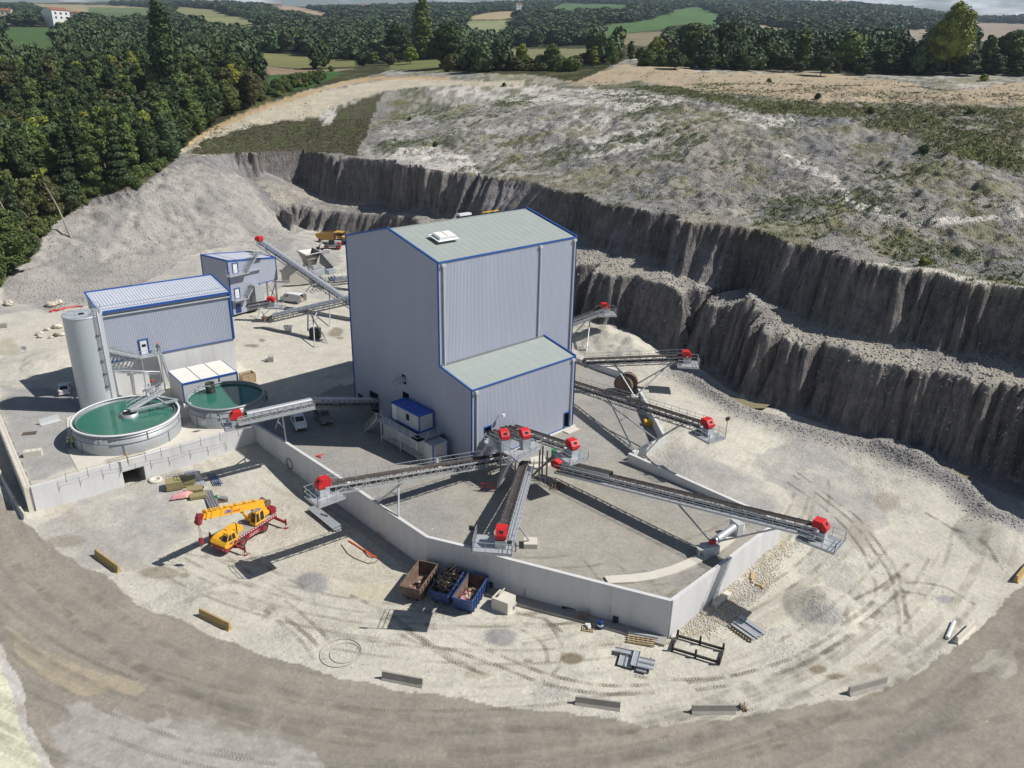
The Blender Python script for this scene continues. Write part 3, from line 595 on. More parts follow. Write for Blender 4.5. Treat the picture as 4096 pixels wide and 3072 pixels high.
tan2 = pmask([(2250, 330), (2380, 290), (2500, 255), (2700, 245), (2790, 290), (3100, 290), (3370, 295), (3450, 310), (3650, 330), (3750, 370), (4096, 330), (4096, 420), (3800, 410), (3300, 410), (3000, 380), (2760, 360), (2560, 320), (2350, 345)])
pc = lerp_(pc, (0.43, 0.35, 0.245), tan2 * (0.9 + nA * .8))
grn2 = pmask([(2130, 340), (2350, 345), (2560, 325), (2780, 365), (3000, 400), (3400, 410), (3800, 420), (4096, 430), (4096, 690), (3800, 620), (3560, 520), (3380, 480), (3100, 450), (2760, 385), (2500, 350), (2300, 352)]) * sstep(-.38, -.08, nB + nD * .6)
pc = lerp_(pc, (0.13, 0.125, 0.06), grn2 * 0.85)
pc = lerp_(pc, (0.10, 0.14, 0.045), grn2 * sstep(0.03, 0.2, nA) * 0.8)
C = np.where((plat * (tU > 0.9))[..., None] > 0.5, pc, C)
UCx = [p[0] for p in UC]
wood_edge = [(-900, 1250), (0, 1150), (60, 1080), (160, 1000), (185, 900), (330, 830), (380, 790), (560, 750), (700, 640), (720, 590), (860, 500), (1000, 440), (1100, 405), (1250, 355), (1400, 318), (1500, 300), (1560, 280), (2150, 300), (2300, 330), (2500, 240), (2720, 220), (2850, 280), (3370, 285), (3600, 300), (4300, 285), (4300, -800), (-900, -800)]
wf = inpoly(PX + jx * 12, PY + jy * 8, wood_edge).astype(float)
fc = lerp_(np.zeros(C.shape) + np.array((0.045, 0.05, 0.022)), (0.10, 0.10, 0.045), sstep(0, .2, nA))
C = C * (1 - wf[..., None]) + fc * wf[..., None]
FIELDS = [([(980, 205), (1100, 215), (1200, 222), (1420, 240), (1425, 265), (1200, 275), (1060, 262), (985, 230)], (0.20, 0.20, 0.085), 1), ([(1040, 262), (1200, 280), (1410, 275), (1330, 290), (1080, 300)], (0.30, 0.22, 0.15), 1), ([(1080, 300), (1330, 285), (1380, 290), (1240, 350), (1090, 370), (1030, 420)], (0.045, 0.125, 0.035), 1),
    ([(0, 105), (190, 110), (250, 150), (200, 200), (60, 185), (0, 170)], (0.07, 0.13, 0.045), 0), ([(110, 15), (450, 22), (620, 32), (600, 60), (380, 45), (300, 55), (180, 40)], (0.36, 0.31, 0.19), 0), ([(350, 28), (600, 32), (620, 60), (450, 70), (350, 50)], (0.11, 0.16, 0.07), 0),
    ([(700, 25), (850, 40), (950, 70), (1050, 90), (1000, 115), (900, 105), (800, 75), (700, 60)], (0.24, 0.25, 0.12), 0), ([(1080, 10), (1160, 22), (1250, 40), (1370, 62), (1280, 62), (1180, 45), (1100, 35)], (0.40, 0.30, 0.21), 0),
    ([(1840, 78), (1960, 48), (2075, 42), (2075, 68), (2000, 78)], (0.40, 0.33, 0.19), 1), ([(1840, 84), (2060, 80), (2050, 100), (1980, 132), (1900, 125)], (0.26, 0.29, 0.15), 1), ([(1435, 33), (1480, 30), (1480, 38), (1440, 40)], (0.4, 0.34, 0.2), 0),
    ([(2195, 30), (2260, 12), (2500, 18), (2540, 28), (2400, 35), (2220, 45)], (0.09, 0.16, 0.06), 1), ([(2400, 105), (2600, 80), (2700, 40), (2790, 25), (2900, 70), (2870, 90), (2700, 100), (2640, 120), (2480, 135), (2420, 152), (2395, 130)], (0.09, 0.17, 0.06), 1),
    ([(2420, 152), (2500, 135), (2640, 125), (2680, 150), (2580, 185), (2440, 175)], (0.24, 0.21, 0.13), 1), ([(2020, 195), (2180, 195), (2350, 195), (2430, 215), (2360, 250), (2150, 265), (2030, 255)], (0.21, 0.21, 0.11), 1),
    ([(2790, 70), (2900, 68), (2880, 110), (2780, 100)], (0.09, 0.17, 0.06), 0), ([(2990, 90), (3170, 120), (3190, 150), (3050, 125)], (0.33, 0.30, 0.19), 1), ([(3570, 120), (3730, 118), (3740, 160), (3640, 165)], (0.34, 0.29, 0.23), 1),
    ([(3880, 90), (4300, 98), (4300, 170), (3900, 165)], (0.33, 0.28, 0.22), 1), ([(1560, 250), (1800, 235), (1900, 230), (2000, 260), (1800, 290), (1560, 275)], (0.17, 0.19, 0.07), 1)]
fmask = np.zeros(Xg.shape, bool)
for poly, col, _ in FIELDS:
    m_ = inpoly(PX + jx * 4, PY + jy * 2, poly) & (Yg > 300)
    fmask |= m_
    C = lerp_(C, col, m_ * (0.88 + 0.5 * nB))
C = np.clip(C, 0.01, 0.8)
rockf = ((face + face_l) > 0).astype(float)
bumpf = np.where(Pm > .5, 0.16, 0.20 + 0.35 * sstep(.02, .2, nA)) + 0.8 * rockf + 0.9 * bench * (1 - rockf) + plat * 1.3 + lowl * 0.7
bumpf = np.where(road > .5, 0.14, bumpf) * np.clip(1.4 - Yg / 400, 0.0, 1)
ny, nx = Xg.shape
reg = np.zeros(Xg.shape, int)                         # 0 ground
reg[road > 0.5] = 1
reg[(bench + face + face_l > 0) | ((plat > .5) & (tU < .9))] = 2
reg[(plat > .5) & (tU >= .9)] = 3
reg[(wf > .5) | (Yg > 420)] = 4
fr = reg[:-1, :-1]
idx = np.arange(ny * nx).reshape(ny, nx)
quads = np.stack([idx[:-1, :-1], idx[:-1, 1:], idx[1:, 1:], idx[1:, :-1]], -1)
V = np.stack([Xg, Yg, Zg], -1).reshape(-1, 3); Cf = C.reshape(-1, 3); rf = rockf.reshape(-1); bf = bumpf.reshape(-1)
def mesh_np(name, V, Q, k=4):
    me = bpy.data.meshes.new(name)
    me.vertices.add(len(V)); me.vertices.foreach_set('co', V.astype(np.float32).ravel())
    me.loops.add(len(Q) * k); me.loops.foreach_set('vertex_index', Q.astype(np.int32).ravel())
    me.polygons.add(len(Q)); me.polygons.foreach_set('loop_start', np.arange(0, len(Q) * k, k, dtype=np.int32))
    me.polygons.foreach_set('loop_total', np.full(len(Q), k, np.int32))
    return me
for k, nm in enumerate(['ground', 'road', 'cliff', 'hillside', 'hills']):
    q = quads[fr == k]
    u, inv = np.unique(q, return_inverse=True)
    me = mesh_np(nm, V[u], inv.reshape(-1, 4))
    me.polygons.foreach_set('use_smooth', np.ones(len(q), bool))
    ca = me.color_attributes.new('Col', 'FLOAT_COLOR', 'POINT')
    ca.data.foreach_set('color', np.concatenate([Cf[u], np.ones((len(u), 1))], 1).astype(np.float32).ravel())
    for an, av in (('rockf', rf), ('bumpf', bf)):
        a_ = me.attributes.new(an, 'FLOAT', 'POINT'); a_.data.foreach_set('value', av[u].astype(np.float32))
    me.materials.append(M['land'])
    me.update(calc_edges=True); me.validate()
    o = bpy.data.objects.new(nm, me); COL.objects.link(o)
    o['kind'] = 'structure'
# object helpers
V3 = Vector
ZU = Vector((0, 0, 1))
class MB:
    """collects polygons, links them as one mesh object"""
    def __init__(self):
        self.v = []; self.f = []; self.m = []; self.smooth = []
    def add(self, vs, fs, mi=0, sm=False):
        b = len(self.v)
        self.v += [tuple(p) for p in vs]
        for f in fs:
            self.f.append([b + i for i in f]); self.m.append(mi); self.smooth.append(sm)
        return self
    def obox(self, c, ax, ay, az, mi=0):
        """box from centre and three half-axis vectors"""
        c = V3(c)
        p = [c + ax * sx + ay * sy + az * sz for sz in (-1, 1) for sx, sy in ((-1, -1), (1, -1), (1, 1), (-1, 1))]
        return self.add(p, [(3, 2, 1, 0), (4, 5, 6, 7), (0, 1, 5, 4), (1, 2, 6, 5), (2, 3, 7, 6), (3, 0, 4, 7)], mi)
    def box(self, x0, x1, y0, y1, z0, z1, mi=0):
        return self.obox(((x0 + x1) / 2, (y0 + y1) / 2, (z0 + z1) / 2), V3(((x1 - x0) / 2, 0, 0)), V3((0, (y1 - y0) / 2, 0)), V3((0, 0, (z1 - z0) / 2)), mi)
    def beam(self, p, q, w=0.1, h=None, mi=0, up=ZU):
        p, q = V3(p), V3(q); d = q - p
        if d.length < 1e-6: return self
        d.normalize(); s = d.cross(up)
        if s.length < 1e-3: s = d.cross(V3((1, 0, 0)))
        s.normalize(); n = s.cross(d)
        h = h or w
        return self.obox((p + q) / 2, (q - p) / 2, s * w / 2, n * h / 2, mi)
    def tube(self, pts, r, seg=8, mi=0, cap=True, r2=None):
        pts = [V3(p) for p in pts]; n = len(pts); rings = []
        for i, p in enumerate(pts):
            d = (pts[min(i + 1, n - 1)] - pts[max(i - 1, 0)]).normalized()
            s = d.cross(ZU)
            if s.length < 1e-3: s = V3((1, 0, 0))
            s.normalize(); u = s.cross(d)
            rr = r if r2 is None else r + (r2 - r) * i / (n - 1)
            rings.append([p + s * math.cos(a) * rr + u * math.sin(a) * rr for a in [2 * math.pi * k / seg for k in range(seg)]])
        vs = [v for rg in rings for v in rg]; fs = []
        for i in range(n - 1):
            for k in range(seg):
                a, b = i * seg + k, i * seg + (k + 1) % seg
                fs.append((a, b, b + seg, a + seg))
        self.add(vs, fs, mi, True)
        if cap:
            self.add(rings[0], [tuple(range(seg))[::-1]], mi); self.add(rings[-1], [tuple(range(seg))], mi)
        return self
    def lathe(self, c, prof, seg=48, mi=0, sm=True, a0=0, a1=2 * math.pi):
        c = V3(c); n = len(prof); full = abs(a1 - a0 - 2 * math.pi) < 1e-6
        k1 = seg if full else seg + 1
        vs = [c + V3((r * math.cos(a0 + (a1 - a0) * k / seg), r * math.sin(a0 + (a1 - a0) * k / seg), z)) for r, z in prof for k in range(k1)]
        fs = []
        for i in range(n - 1):
            for k in range(seg):
                a, b = i * k1 + k, i * k1 + (k + 1) % k1
                fs.append((a, b, b + k1, a + k1))
        return self.add(vs, fs, mi, sm)
    def prism(self, poly, z0, z1, mi=0):
        """vertical prism over an xy outline; z0 / z1 may be lists"""
        n = len(poly)
        a = z0 if isinstance(z0, (list, tuple)) else [z0] * n
        b = z1 if isinstance(z1, (list, tuple)) else [z1] * n
        vs = [(p[0], p[1], a[i]) for i, p in enumerate(poly)] + [(p[0], p[1], b[i]) for i, p in enumerate(poly)]
        area = sum(poly[i][0] * poly[(i + 1) % n][1] - poly[(i + 1) % n][0] * poly[i][1] for i in range(n))
        up = tuple(range(n, 2 * n)); dn = tuple(range(n))[::-1]
        sd = [(i, (i + 1) % n, n + (i + 1) % n, n + i) for i in range(n)]
        if area < 0:
            up = up[::-1]; dn = dn[::-1]; sd = [s[::-1] for s in sd]
        return self.add(vs, [up, dn] + sd, mi)
    def extr(self, prof, o, ax, ay, az, w0, w1, mi=0):
        """2-D outline (in ax, az) extruded along ay from w0 to w1"""
        n = len(prof)
        vs = [V3(o) + ax * p[0] + az * p[1] + ay * w0 for p in prof] + [V3(o) + ax * p[0] + az * p[1] + ay * w1 for p in prof]
        return self.add(vs, [tuple(range(n)), tuple(range(n, 2 * n))[::-1]] + [(i, n + i, n + (i + 1) % n, (i + 1) % n) for i in range(n)], mi)
    def ell(self, c, rx, ry, rz, seg=12, rings=8, mi=0):
        vs = []; fs = []
        for i in range(rings + 1):
            t = math.pi * i / rings
            for k in range(seg):
                a = 2 * math.pi * k / seg
                vs.append((c[0] + rx * math.sin(t) * math.cos(a), c[1] + ry * math.sin(t) * math.sin(a), c[2] + rz * math.cos(t)))
        for i in range(rings):
            for k in range(seg):
                a, b = i * seg + k, i * seg + (k + 1) % seg
                fs.append((a, a + seg, b + seg, b))
        return self.add(vs, fs, mi, True)
    def build(self, name, mats, parent=None, fix=True):
        me = bpy.data.meshes.new(name)
        me.from_pydata(self.v, [], self.f)
        if not isinstance(mats, (list, tuple)): mats = [mats]
        for m in mats: me.materials.append(m)
        if len(mats) > 1: me.polygons.foreach_set('material_index', self.m)
        me.polygons.foreach_set('use_smooth', self.smooth)
        me.update()
        o = bpy.data.objects.new(name, me); COL.objects.link(o)
        if parent is not None:
            o.parent = parent
            if fix: o.matrix_parent_inverse = PINV.get(parent.name, Matrix())
        return o
PINV = {}
def tag(o, label, cat, group=None):
    o['label'] = label; o['category'] = cat
    if group: o['group'] = group
    return o
def thing(name, label, cat, loc=(0, 0, 0), group=None, rz=0.0, fix=True):
    o = bpy.data.objects.new(name, None); COL.objects.link(o)
    o.location = loc; o.rotation_euler = (0, 0, rz)
    o.empty_display_size = 0.5
    if fix:
        PINV[o.name] = (Matrix.Translation(V3(loc)) @ Matrix.Rotation(rz, 4, 'Z')).inverted()
    return tag(o, label, cat, group)
def dup(src, loc, rz=0.0, sc=1.0, label=None, mats=None):
    r = src.copy(); COL.objects.link(r)
    r.location = loc; r.rotation_euler = (0, 0, rz)
    r.scale = (sc, sc, sc) if not isinstance(sc, (tuple, list)) else sc
    if label: r['label'] = label
    for ch in src.children:
        c = ch.copy(); COL.objects.link(c); c.parent = r
        for g in ch.children:
            d = g.copy(); COL.objects.link(d); d.parent = c
    return r
def single(name, mb, mat, label, cat, group=None):
    return tag(mb.build(name, mat), label, cat, group)
# corrugated wall
def corr(mb, A, d, L, zb, zt, n, pitch=0.24, dep=0.028, holes=(), mi=0):
    """ribbed sheet from A along unit d; zt / zb functions of u; holes (u0,u1,z0,z1); n outward"""
    us = [0.0]
    k = 0
    while us[-1] < L - 1e-6:
        us.append(min(L, us[-1] + (pitch * (0.32, 0.18, 0.32, 0.18)[k % 4]))); k += 1
    for h in holes: us += [h[0], h[1]]
    us = sorted(set(round(u, 4) for u in us))
    def off(u):
        t = (u / pitch) % 1.0
        return dep * (0 if t < 0.32 else (t - 0.32) / 0.18 if t < 0.5 else 1 if t < 0.82 else 1 - (t - 0.82) / 0.18)
    for a, b in zip(us[:-1], us[1:]):
        m = (a + b) / 2
        iv = [(None, None)]
        lo = [(zb(a), zb(b))]; segs = []
        hs = sorted([h for h in holes if h[0] - 1e-6 <= a and b <= h[1] + 1e-6], key=lambda h: h[2])
        cur = (zb(a), zb(b))
        for h in hs:
            if h[2] > max(cur): segs.append((cur, (h[2], h[2])))
            cur = (h[3], h[3])
        segs.append((cur, (zt(a), zt(b))))
        pa = A + d * a + n * off(a); pb = A + d * b + n * off(b)
        for (l0, l1), (t0, t1) in segs:
            mb.add([(pa.x, pa.y, l0), (pb.x, pb.y, l1), (pb.x, pb.y, t1), (pa.x, pa.y, t0)], [(0, 1, 2, 3)], mi)
def reveal(mb, A, d, n, u0, u1, z0, z1, depth=3.0, mi=0):
    """dark room behind an opening"""
    c = A + d * (u0 + u1) / 2 - n * depth / 2
    p = [A + d * u0, A + d * u1, A + d * u1 - n * depth, A + d * u0 - n * depth]
    vs = [(q.x, q.y, z) for z in (z0, z1) for q in p]
    mb.add(vs, [(1, 2, 6, 5), (2, 3, 7, 6), (3, 0, 4, 7), (0, 1, 2, 3), (7, 6, 5, 4)], mi)
def frame(mb, A, d, n, u0, u1, z0, z1, t=0.12, mi=0, sill=True):
    for (a, b) in (((u0, z0), (u0, z1)), ((u1, z0), (u1, z1)), ((u0 - t / 2, z1), (u1 + t / 2, z1))) + ((((u0, z0), (u1, z0)),) if sill else ()):
        p = A + d * a[0] + n * 0.07 + ZU * (a[1] - A.z); q = A + d * b[0] + n * 0.07 + ZU * (b[1] - A.z)
        mb.beam(p, q, t, 0.14, mi)
def P2(v, z=0.0): return V3((v[0], v[1], z))
# main building
O = V3((-5.13, 93.48, 0)); YAW = 0.763
U = V3((math.cos(YAW), math.sin(YAW), 0)); Vv = V3((-math.sin(YAW), math.cos(YAW), 0))
WL, WU, DL, DD, H1, H2, ST, RR = 19.6, 25.88, 6.55, 21.28, 26.34, 11.01, 1.45, 2.71
def wallhit(px, py):
    """point of the low front wall plane seen at the photo position -> (u, z)"""
    r = V3(ray(px, py)); nrm = -Vv
    t = (O - V3((0, 0, CAMH))).dot(nrm) / r.dot(nrm)
    p = V3((0, 0, CAMH)) + r * t
    return (p - O).dot(U), p.z
def wallhitL(px, py):
    r = V3(ray(px, py)); nrm = -U
    t = (O - V3((0, 0, CAMH))).dot(nrm) / r.dot(nrm)
    p = V3((0, 0, CAMH)) + r * t
    return (p - O).dot(Vv), p.z
PH_ = thing('processing_building', 'tall corrugated grey screening building with green-grey roof, blue trim and a lower front wing', 'building', O)
BD = DL + DD
P_CU = O + Vv * DL
def roofz(v): return H1 + RR * (1 - abs(v - DL - DD / 2) / (DD / 2))
ho = []
for (a, b) in [((1938, 1733), (1963, 1700)), ((1963, 1742), (1984, 1722)), ((2005, 1732), (2046, 1698)), ((2047, 1722), (2069, 1703))]:
    u0, z0 = wallhit(*a); u1, z1 = wallhit(*b)
    ho.append((u0, u1, max(z0, 1.2), z1))
u0, z0 = wallhit(2254, 1711); u1, z1 = wallhit(2275, 1655)
ho.append((u0, u1, 0.1, 2.6))
hl = [(5.2, 6.6, 2.6, 4.4), (14.3, 17.6, 1.3, 4.2), (20.3, 22.2, 2.0, 3.2), (8.9, 10.3, 2.9, 4.4)]
hl = []
for (a, b, dz) in [((1482, 1640), (1514, 1578), 0), ((1612, 1600), (1636, 1576), 0), ((1433, 1600), (1453, 1582), 0), ((1609, 1531), (1624, 1503), 0)]:
    v0, z0 = wallhitL(*a); v1, z1 = wallhitL(*b)
    hl.append((min(v0, v1), max(v0, v1), min(z0, z1), max(z0, z1)))
fw = MB()
corr(fw, O, U, WL, lambda u: 0.15, lambda u: H2, -Vv, holes=ho)
fw.build('lower_front_wall', M['clad'], PH_)
fu_ = MB(); corr(fu_, P_CU, U, WU, lambda u: (H2 + ST - 0.6) if u < WL else 0.15, lambda u: H1, -Vv); fu_.build('upper_front_wall', M['clad'], PH_)
lw = MB(); corr(lw, O + Vv * DL, Vv, DD, lambda u: 0.15, lambda u: roofz(DL + u), -U, holes=[(h[0] - DL, h[1] - DL, h[2], h[3]) for h in hl if h[0] > DL])
corr(lw, O, Vv, DL, lambda u: 0.15, lambda u: H2 + ST * u / DL, -U)
lw.build('left_gable_wall', M['clad'], PH_)
rw = MB(); corr(rw, P_CU + U * WU, Vv, DD, lambda u: 0.15, lambda u: roofz(DL + u), U); corr(rw, O + U * WL, Vv, DL, lambda u: 0.15, lambda u: H2 + ST * u / DL, U); rw.build('right_gable_wall', M['clad'], PH_)
bw = MB(); corr(bw, O + Vv * BD, U, WU, lambda u: 0.15, lambda u: H1, Vv); bw.build('back_wall', M['clad'], PH_)
for h in ho: inn = MB(); reveal(inn, O, U, -Vv, *h, depth=2.5); inn.build('opening_recess', M['dark'], PH_)
for h in hl: inn = MB(); reveal(inn, O, Vv, -U, *h, depth=1.5); inn.build('opening_recess', M['dark'], PH_)
rf = MB()
def slab(mb, a, b, c, d, t=0.25, mi=0):
    n = (b - a).cross(d - a).normalized()
    if n.z < 0: n = -n
    vs = [a, b, c, d, a - n * t, b - n * t, c - n * t, d - n * t]
    mb.add(vs, [(0, 1, 2, 3), (7, 6, 5, 4), (0, 4, 5, 1), (1, 5, 6, 2), (2, 6, 7, 3), (3, 7, 4, 0)], mi)
e = 0.02
A0 = P_CU + ZU * (H1 - .05); R0 = O + Vv * (DL + DD / 2) + ZU * (H1 + RR - .05); B0 = O + Vv * BD + ZU * (H1 - .05)
slab(rf, A0 + U * .1, A0 + U * (WU - .1), R0 + U * (WU - .1), R0 + U * .1)
slab(rf, R0 + U * .1, R0 + U * (WU - .1), B0 + U * (WU - .1), B0 + U * .1)
for k in range(1, 21):
    u = WU * k / 21
    rf.beam(A0 + U * u + ZU * .0, R0 + U * u + ZU * .0, 0.04, 0.02)
rf.beam(R0 + ZU * .01, R0 + U * WU + ZU * .01, 0.3, 0.03)
rf.build('upper_roof', M['roofg'], PH_)
rl = MB(); L0 = O + ZU * (H2 - .05); L1 = O + Vv * DL + ZU * (H2 + ST - .05)
slab(rl, L0 + U * .1, L0 + U * (WL - .1), L1 + U * (WL - .1), L1 + U * .1)
for k in range(1, 12): rl.beam(L0 + U * (WL * k / 12) + ZU * .0, L1 + U * (WL * k / 12) + ZU * .0, 0.03, 0.015)
rl.build('lower_roof', M['roofg'], PH_)
sf = MB(); sf.beam(L1 + U * .2 - Vv * .12 + ZU * .1, L1 + U * (WL - .2) - Vv * .12 + ZU * .1, .22, .28); sf.build('roof_flashing', M['galvd'], PH_)
tr = MB()
def tb(a, b, w_=0.32, h_=0.34): tr.beam(a, b, w_ * .6, h_ * .5)
tb(A0 - Vv * .08 + ZU * .08, A0 + U * WU - Vv * .08 + ZU * .08, .22, .42)
for s_ in (0, WU):
    o_ = U * s_ + U * (-.06 if s_ == 0 else .06)
    tb(A0 + o_ + ZU * .15, R0 + o_ + ZU * .15, .34, .5); tb(R0 + o_ + ZU * .15, B0 + o_ + ZU * .15, .34, .5)
tb(L0 - Vv * .08 + ZU * .06, L0 + U * WL - Vv * .08 + ZU * .06, .22, .36)
for s_ in (0, WL):
    o_ = U * s_ + U * (-.06 if s_ == 0 else .06)
    tb(L0 + o_ + ZU * .12, L1 + o_ + ZU * .12, .34, .42)
def post(p, z0, z1, w_=.22): tr.box(p.x - w_ / 2, p.x + w_ / 2, p.y - w_ / 2, p.y + w_ / 2, z0, z1)
post(O, .1, H2); post(O + U * WL, .1, H2); post(P_CU, H2 + ST, H1); post(P_CU + U * WU, .1, H1); post(O + Vv * BD, .1, H1); post(O + Vv * BD + U * WU, .1, H1)
tr.beam(O + U * 6 - Vv * .06 + ZU * .2, O + U * WL - Vv * .06 + ZU * .2, .1, .12)
tr.beam(O - Vv * .06 + ZU * .2, O + U * 6 - Vv * .06 + ZU * .2, .1, .12)
frame(tr, O, U, -Vv, *ho[0], t=.16, sill=False); frame(tr, O, U, -Vv, *ho[4], t=.16, sill=False)
tr.build('blue_trim', M['blue'], PH_)
pl = MB(); pl.prism([(O - U * .4 - Vv * .5).xy, (O + U * (WL + .4) - Vv * .5).xy, (O + U * (WL + .4) + Vv * 1).xy, (O - U * .4 + Vv * 1).xy], -.3, .14)
c_ = O + U * (ho[4][0] + ho[4][1]) / 2 - Vv * 1.0
pl.obox(c_, U * 1.2, Vv * .7, ZU * .16); pl.build('concrete_plinth', M['concw'], PH_)
for (p, z0, z1) in [(P_CU + U * .75 - Vv * .2, H2 + ST, H1 - .5), (P_CU + U * (WU * .708) - Vv * .2, H2 + ST, H1 - .5), (P_CU + U * (WU - .5) - Vv * .2, .2, H1 - .5), (O + U * .7 - Vv * .2, .2, H2 - .5), (O + U * (WL - .6) - Vv * .2, .2, H2 - .5)]:
    dp = MB(); dp.tube([P2(p, z0), P2(p, z1)], .13, 8); dp.obox(P2(p, z1 + .12), U * .28, Vv * .16, ZU * .18)
    for z in np.arange(z0 + 1.5, z1, 3): dp.obox(P2(p, z) + Vv * .08, U * .18, Vv * .08, ZU * .04)
    dp.build('downpipe', M['lgrey'], PH_)
hc = at(1776, 945, 28.2)
hb = MB(); sl = (R0 - A0).normalized(); un = U.cross(sl)
hb.obox(hc + un * .1, U * 1.4, sl * .85, un * .22); hb.obox(hc + un * .34, U * 1.3, sl * .75, un * .04, 1)
for k in (-1, 0, 1): hb.obox(hc + un * .4, U * .04, sl * .75, un * .03)
hb.obox(hc - un * .08, U * 1.8, sl * 1.2, un * .03)
hb.build('roof_hatch', [M['white'], M['roofw']], PH_)
vt = MB(); c = R0 + U * 14.5 + Vv * 1.4 + ZU * .2
vt.obox(c, U * 1.1, Vv * .4, ZU * .14); vt.build('ridge_vent', M['white'], PH_)
vt = MB(); c = R0 + U * 19.2 + Vv * .8 + ZU * .2; vt.beam(c - U * 1.6, c + U * 1.6, .12, .12); vt.beam(c - U * 1.6 - ZU * .3, c - U * 1.6 + ZU * .1, .1); vt.build('lifting_beam', M['yel'], PH_)
ch = hl[3]; cc = O + Vv * ((ch[0] + ch[1]) / 2) + ZU * ((ch[2] + ch[3]) / 2)
ct = MB(); ct.tube([cc + U * .5, cc - U * 1.2, cc - U * 1.7 - ZU * .35], .45, 12); ct.build('vent_duct', M['galv'], PH_)
wl_ = MB(); u_, z_ = wallhit(1996, 1656); c = O + U * u_ + ZU * z_ - Vv * .1
wl_.beam(c, c - Vv * .7 + ZU * .2, .08); wl_.obox(c - Vv * .8 + ZU * .1, U * .2, Vv * .15, ZU * .18); wl_.build('wall_lamp', M['white'], PH_)
# sludge press building on a concrete base
TBp = V3((-47.0, 126.21, 0)); td = V3((-58.23 + 47.0, 117.07 - 126.21, 0)).normalized(); tn = V3((td.y, -td.x, 0))
if tn.y > 0: tn = -tn
tn = -tn                                            # points away from the camera
LT = 19.4; DT = 7.6; ZC = 6.23; ZE = 14.12; ZR = 15.3
TB = thing('press_building', 'long building with ribbed white roof and blue edges on a bare concrete base', 'building', TBp)
cb = MB(); pts = [TBp, TBp + td * LT, TBp + td * LT + tn * DT, TBp + tn * DT]
cb.prism([p.xy for p in pts], -.3, ZC); cb.build('concrete_base', M['conc'], TB)
def tzt(v): return ZE + (ZR - ZE) * v / DT
wb = MB(); dh = 13.55; du = 1.25
hd = [(dh, dh + du, ZC + .02, ZC + 2.5)]
corr(wb, TBp - tn * .08, td, LT, lambda u: ZC - .25, lambda u: ZE - .1, -tn, holes=hd)
corr(wb, TBp - td * .08, tn, DT, lambda u: ZC - .25, lambda u: tzt(u) - .1, -td); corr(wb, TBp + td * (LT + .08), tn, DT, lambda u: ZC - .25, lambda u: tzt(u) - .1, td)
corr(wb, TBp + tn * (DT + .08), td, LT, lambda u: ZC - .25, lambda u: ZR - .1, tn); wb.build('ribbed_wall', M['clad'], TB)
rb = MB(); a = TBp - tn * .5 - td * .25 + ZU * (ZE - .05); b = TBp - tn * .5 + td * (LT + .25) + ZU * (ZE - .05); c = b + tn * (DT + .8) + ZU * (ZR - ZE); d = a + tn * (DT + .8) + ZU * (ZR - ZE)
slab(rb, a, b, c, d, .15)
for k in range(1, 44):
    t = k / 44; p = a.lerp(b, t); q = d.lerp(c, t); rb.beam(p + ZU * .02, q + ZU * .02, .045, .07)
rb.build('roof', M['roofm'], TB)
rs = MB()
for j in (0.12, 0.27):
    for k in range(44):
        t = (k + .5) / 44; p = a.lerp(b, t).lerp(d.lerp(c, t), j); rs.beam(p - td * .12 + ZU * .06, p + td * .12 + ZU * .06, .06, .05)
rs.build('snow_guard', M['galvd'], TB)
tt = MB()
tt.beam(a + ZU * .03 - tn * .05, b + ZU * .03 - tn * .05, .14, .34); tt.beam(d + ZU * .08, c + ZU * .08, .2, .2); tt.beam(a + ZU * .08, d + ZU * .08, .2, .2); tt.beam(b + ZU * .08, c + ZU * .08, .2, .2)
post_ = lambda p, z0, z1: tt.box(p.x - .16, p.x + .16, p.y - .16, p.y + .16, z0, z1)
post_(TBp - tn * .1, ZC - .2, ZE - .2)
tt.beam(TBp - tn * .16 + ZU * (ZC - .2), TBp - tn * .16 + td * LT + ZU * (ZC - .2), .12, .1)
tt.build('blue_trim', M['blue'], TB)
gt_ = MB(); gt_.beam(TBp - tn * .3 + ZU * (ZE - .75), TBp - tn * .3 + td * LT + ZU * (ZE - .75), .22, .18); gt_.build('gutter', M['lgrey'], TB)
dd = TBp - tn * .14 + td * dh
dr = MB(); dr.obox(dd + td * du / 2 + ZU * (ZC + 1.2), td * (du / 2 - .06), tn * .04, ZU * 1.2)
dro = dr.build('door', M['white'], TB)
df = MB(); frame(df, dd, td, -tn, 0, du, ZC, ZC + 2.5, .18); df.build('frame', M['blue'], dro)
dw = MB(); dw.obox(dd + td * du / 2 + ZU * (ZC + 1.5) - tn * .06, td * .3, tn * .02, ZU * .2); dw.build('window', M['glass'], dro)
# white equipment cabin with panelled roof
fc = [V3((-50.77, 112.58, 0)), None, None, None]
fu2 = V3((6.45, 5.36, 0)).normalized(); fv2 = V3((-fu2.y, fu2.x, 0))
FW, FD, FH = 8.5, 6.7, 3.7
p0 = at(728.5, 1537.6, FH); p0 = V3((p0.x, p0.y, 0))
CAB = thing('equipment_cabin', 'low white cabin with cream three-bay roof behind the two round tanks', 'building', p0)
q = [p0, p0 + fu2 * FW, p0 + fu2 * FW + fv2 * FD, p0 + fv2 * FD]
m_ = MB(); m_.prism([v.xy for v in q], 0, FH); m_.build('wall', M['lgrey'], CAB)
m_ = MB()
for k in range(3):
    for j in range(2):
        cx = p0 + fu2 * (FW * (k + .5) / 3) + fv2 * (FD * (j + .5) / 2) + ZU * (FH + .06)
        m_.obox(cx, fu2 * (FW / 6 - .08), fv2 * (FD / 4 - .03), ZU * .055)
m_.obox(p0 + fu2 * FW / 2 + fv2 * FD / 2 + ZU * (FH + .02), fu2 * FW / 2, fv2 * FD / 2, ZU * .02, 1)
m_.build('roof', [M['roofw'], M['galvd']], CAB)
m_ = MB()
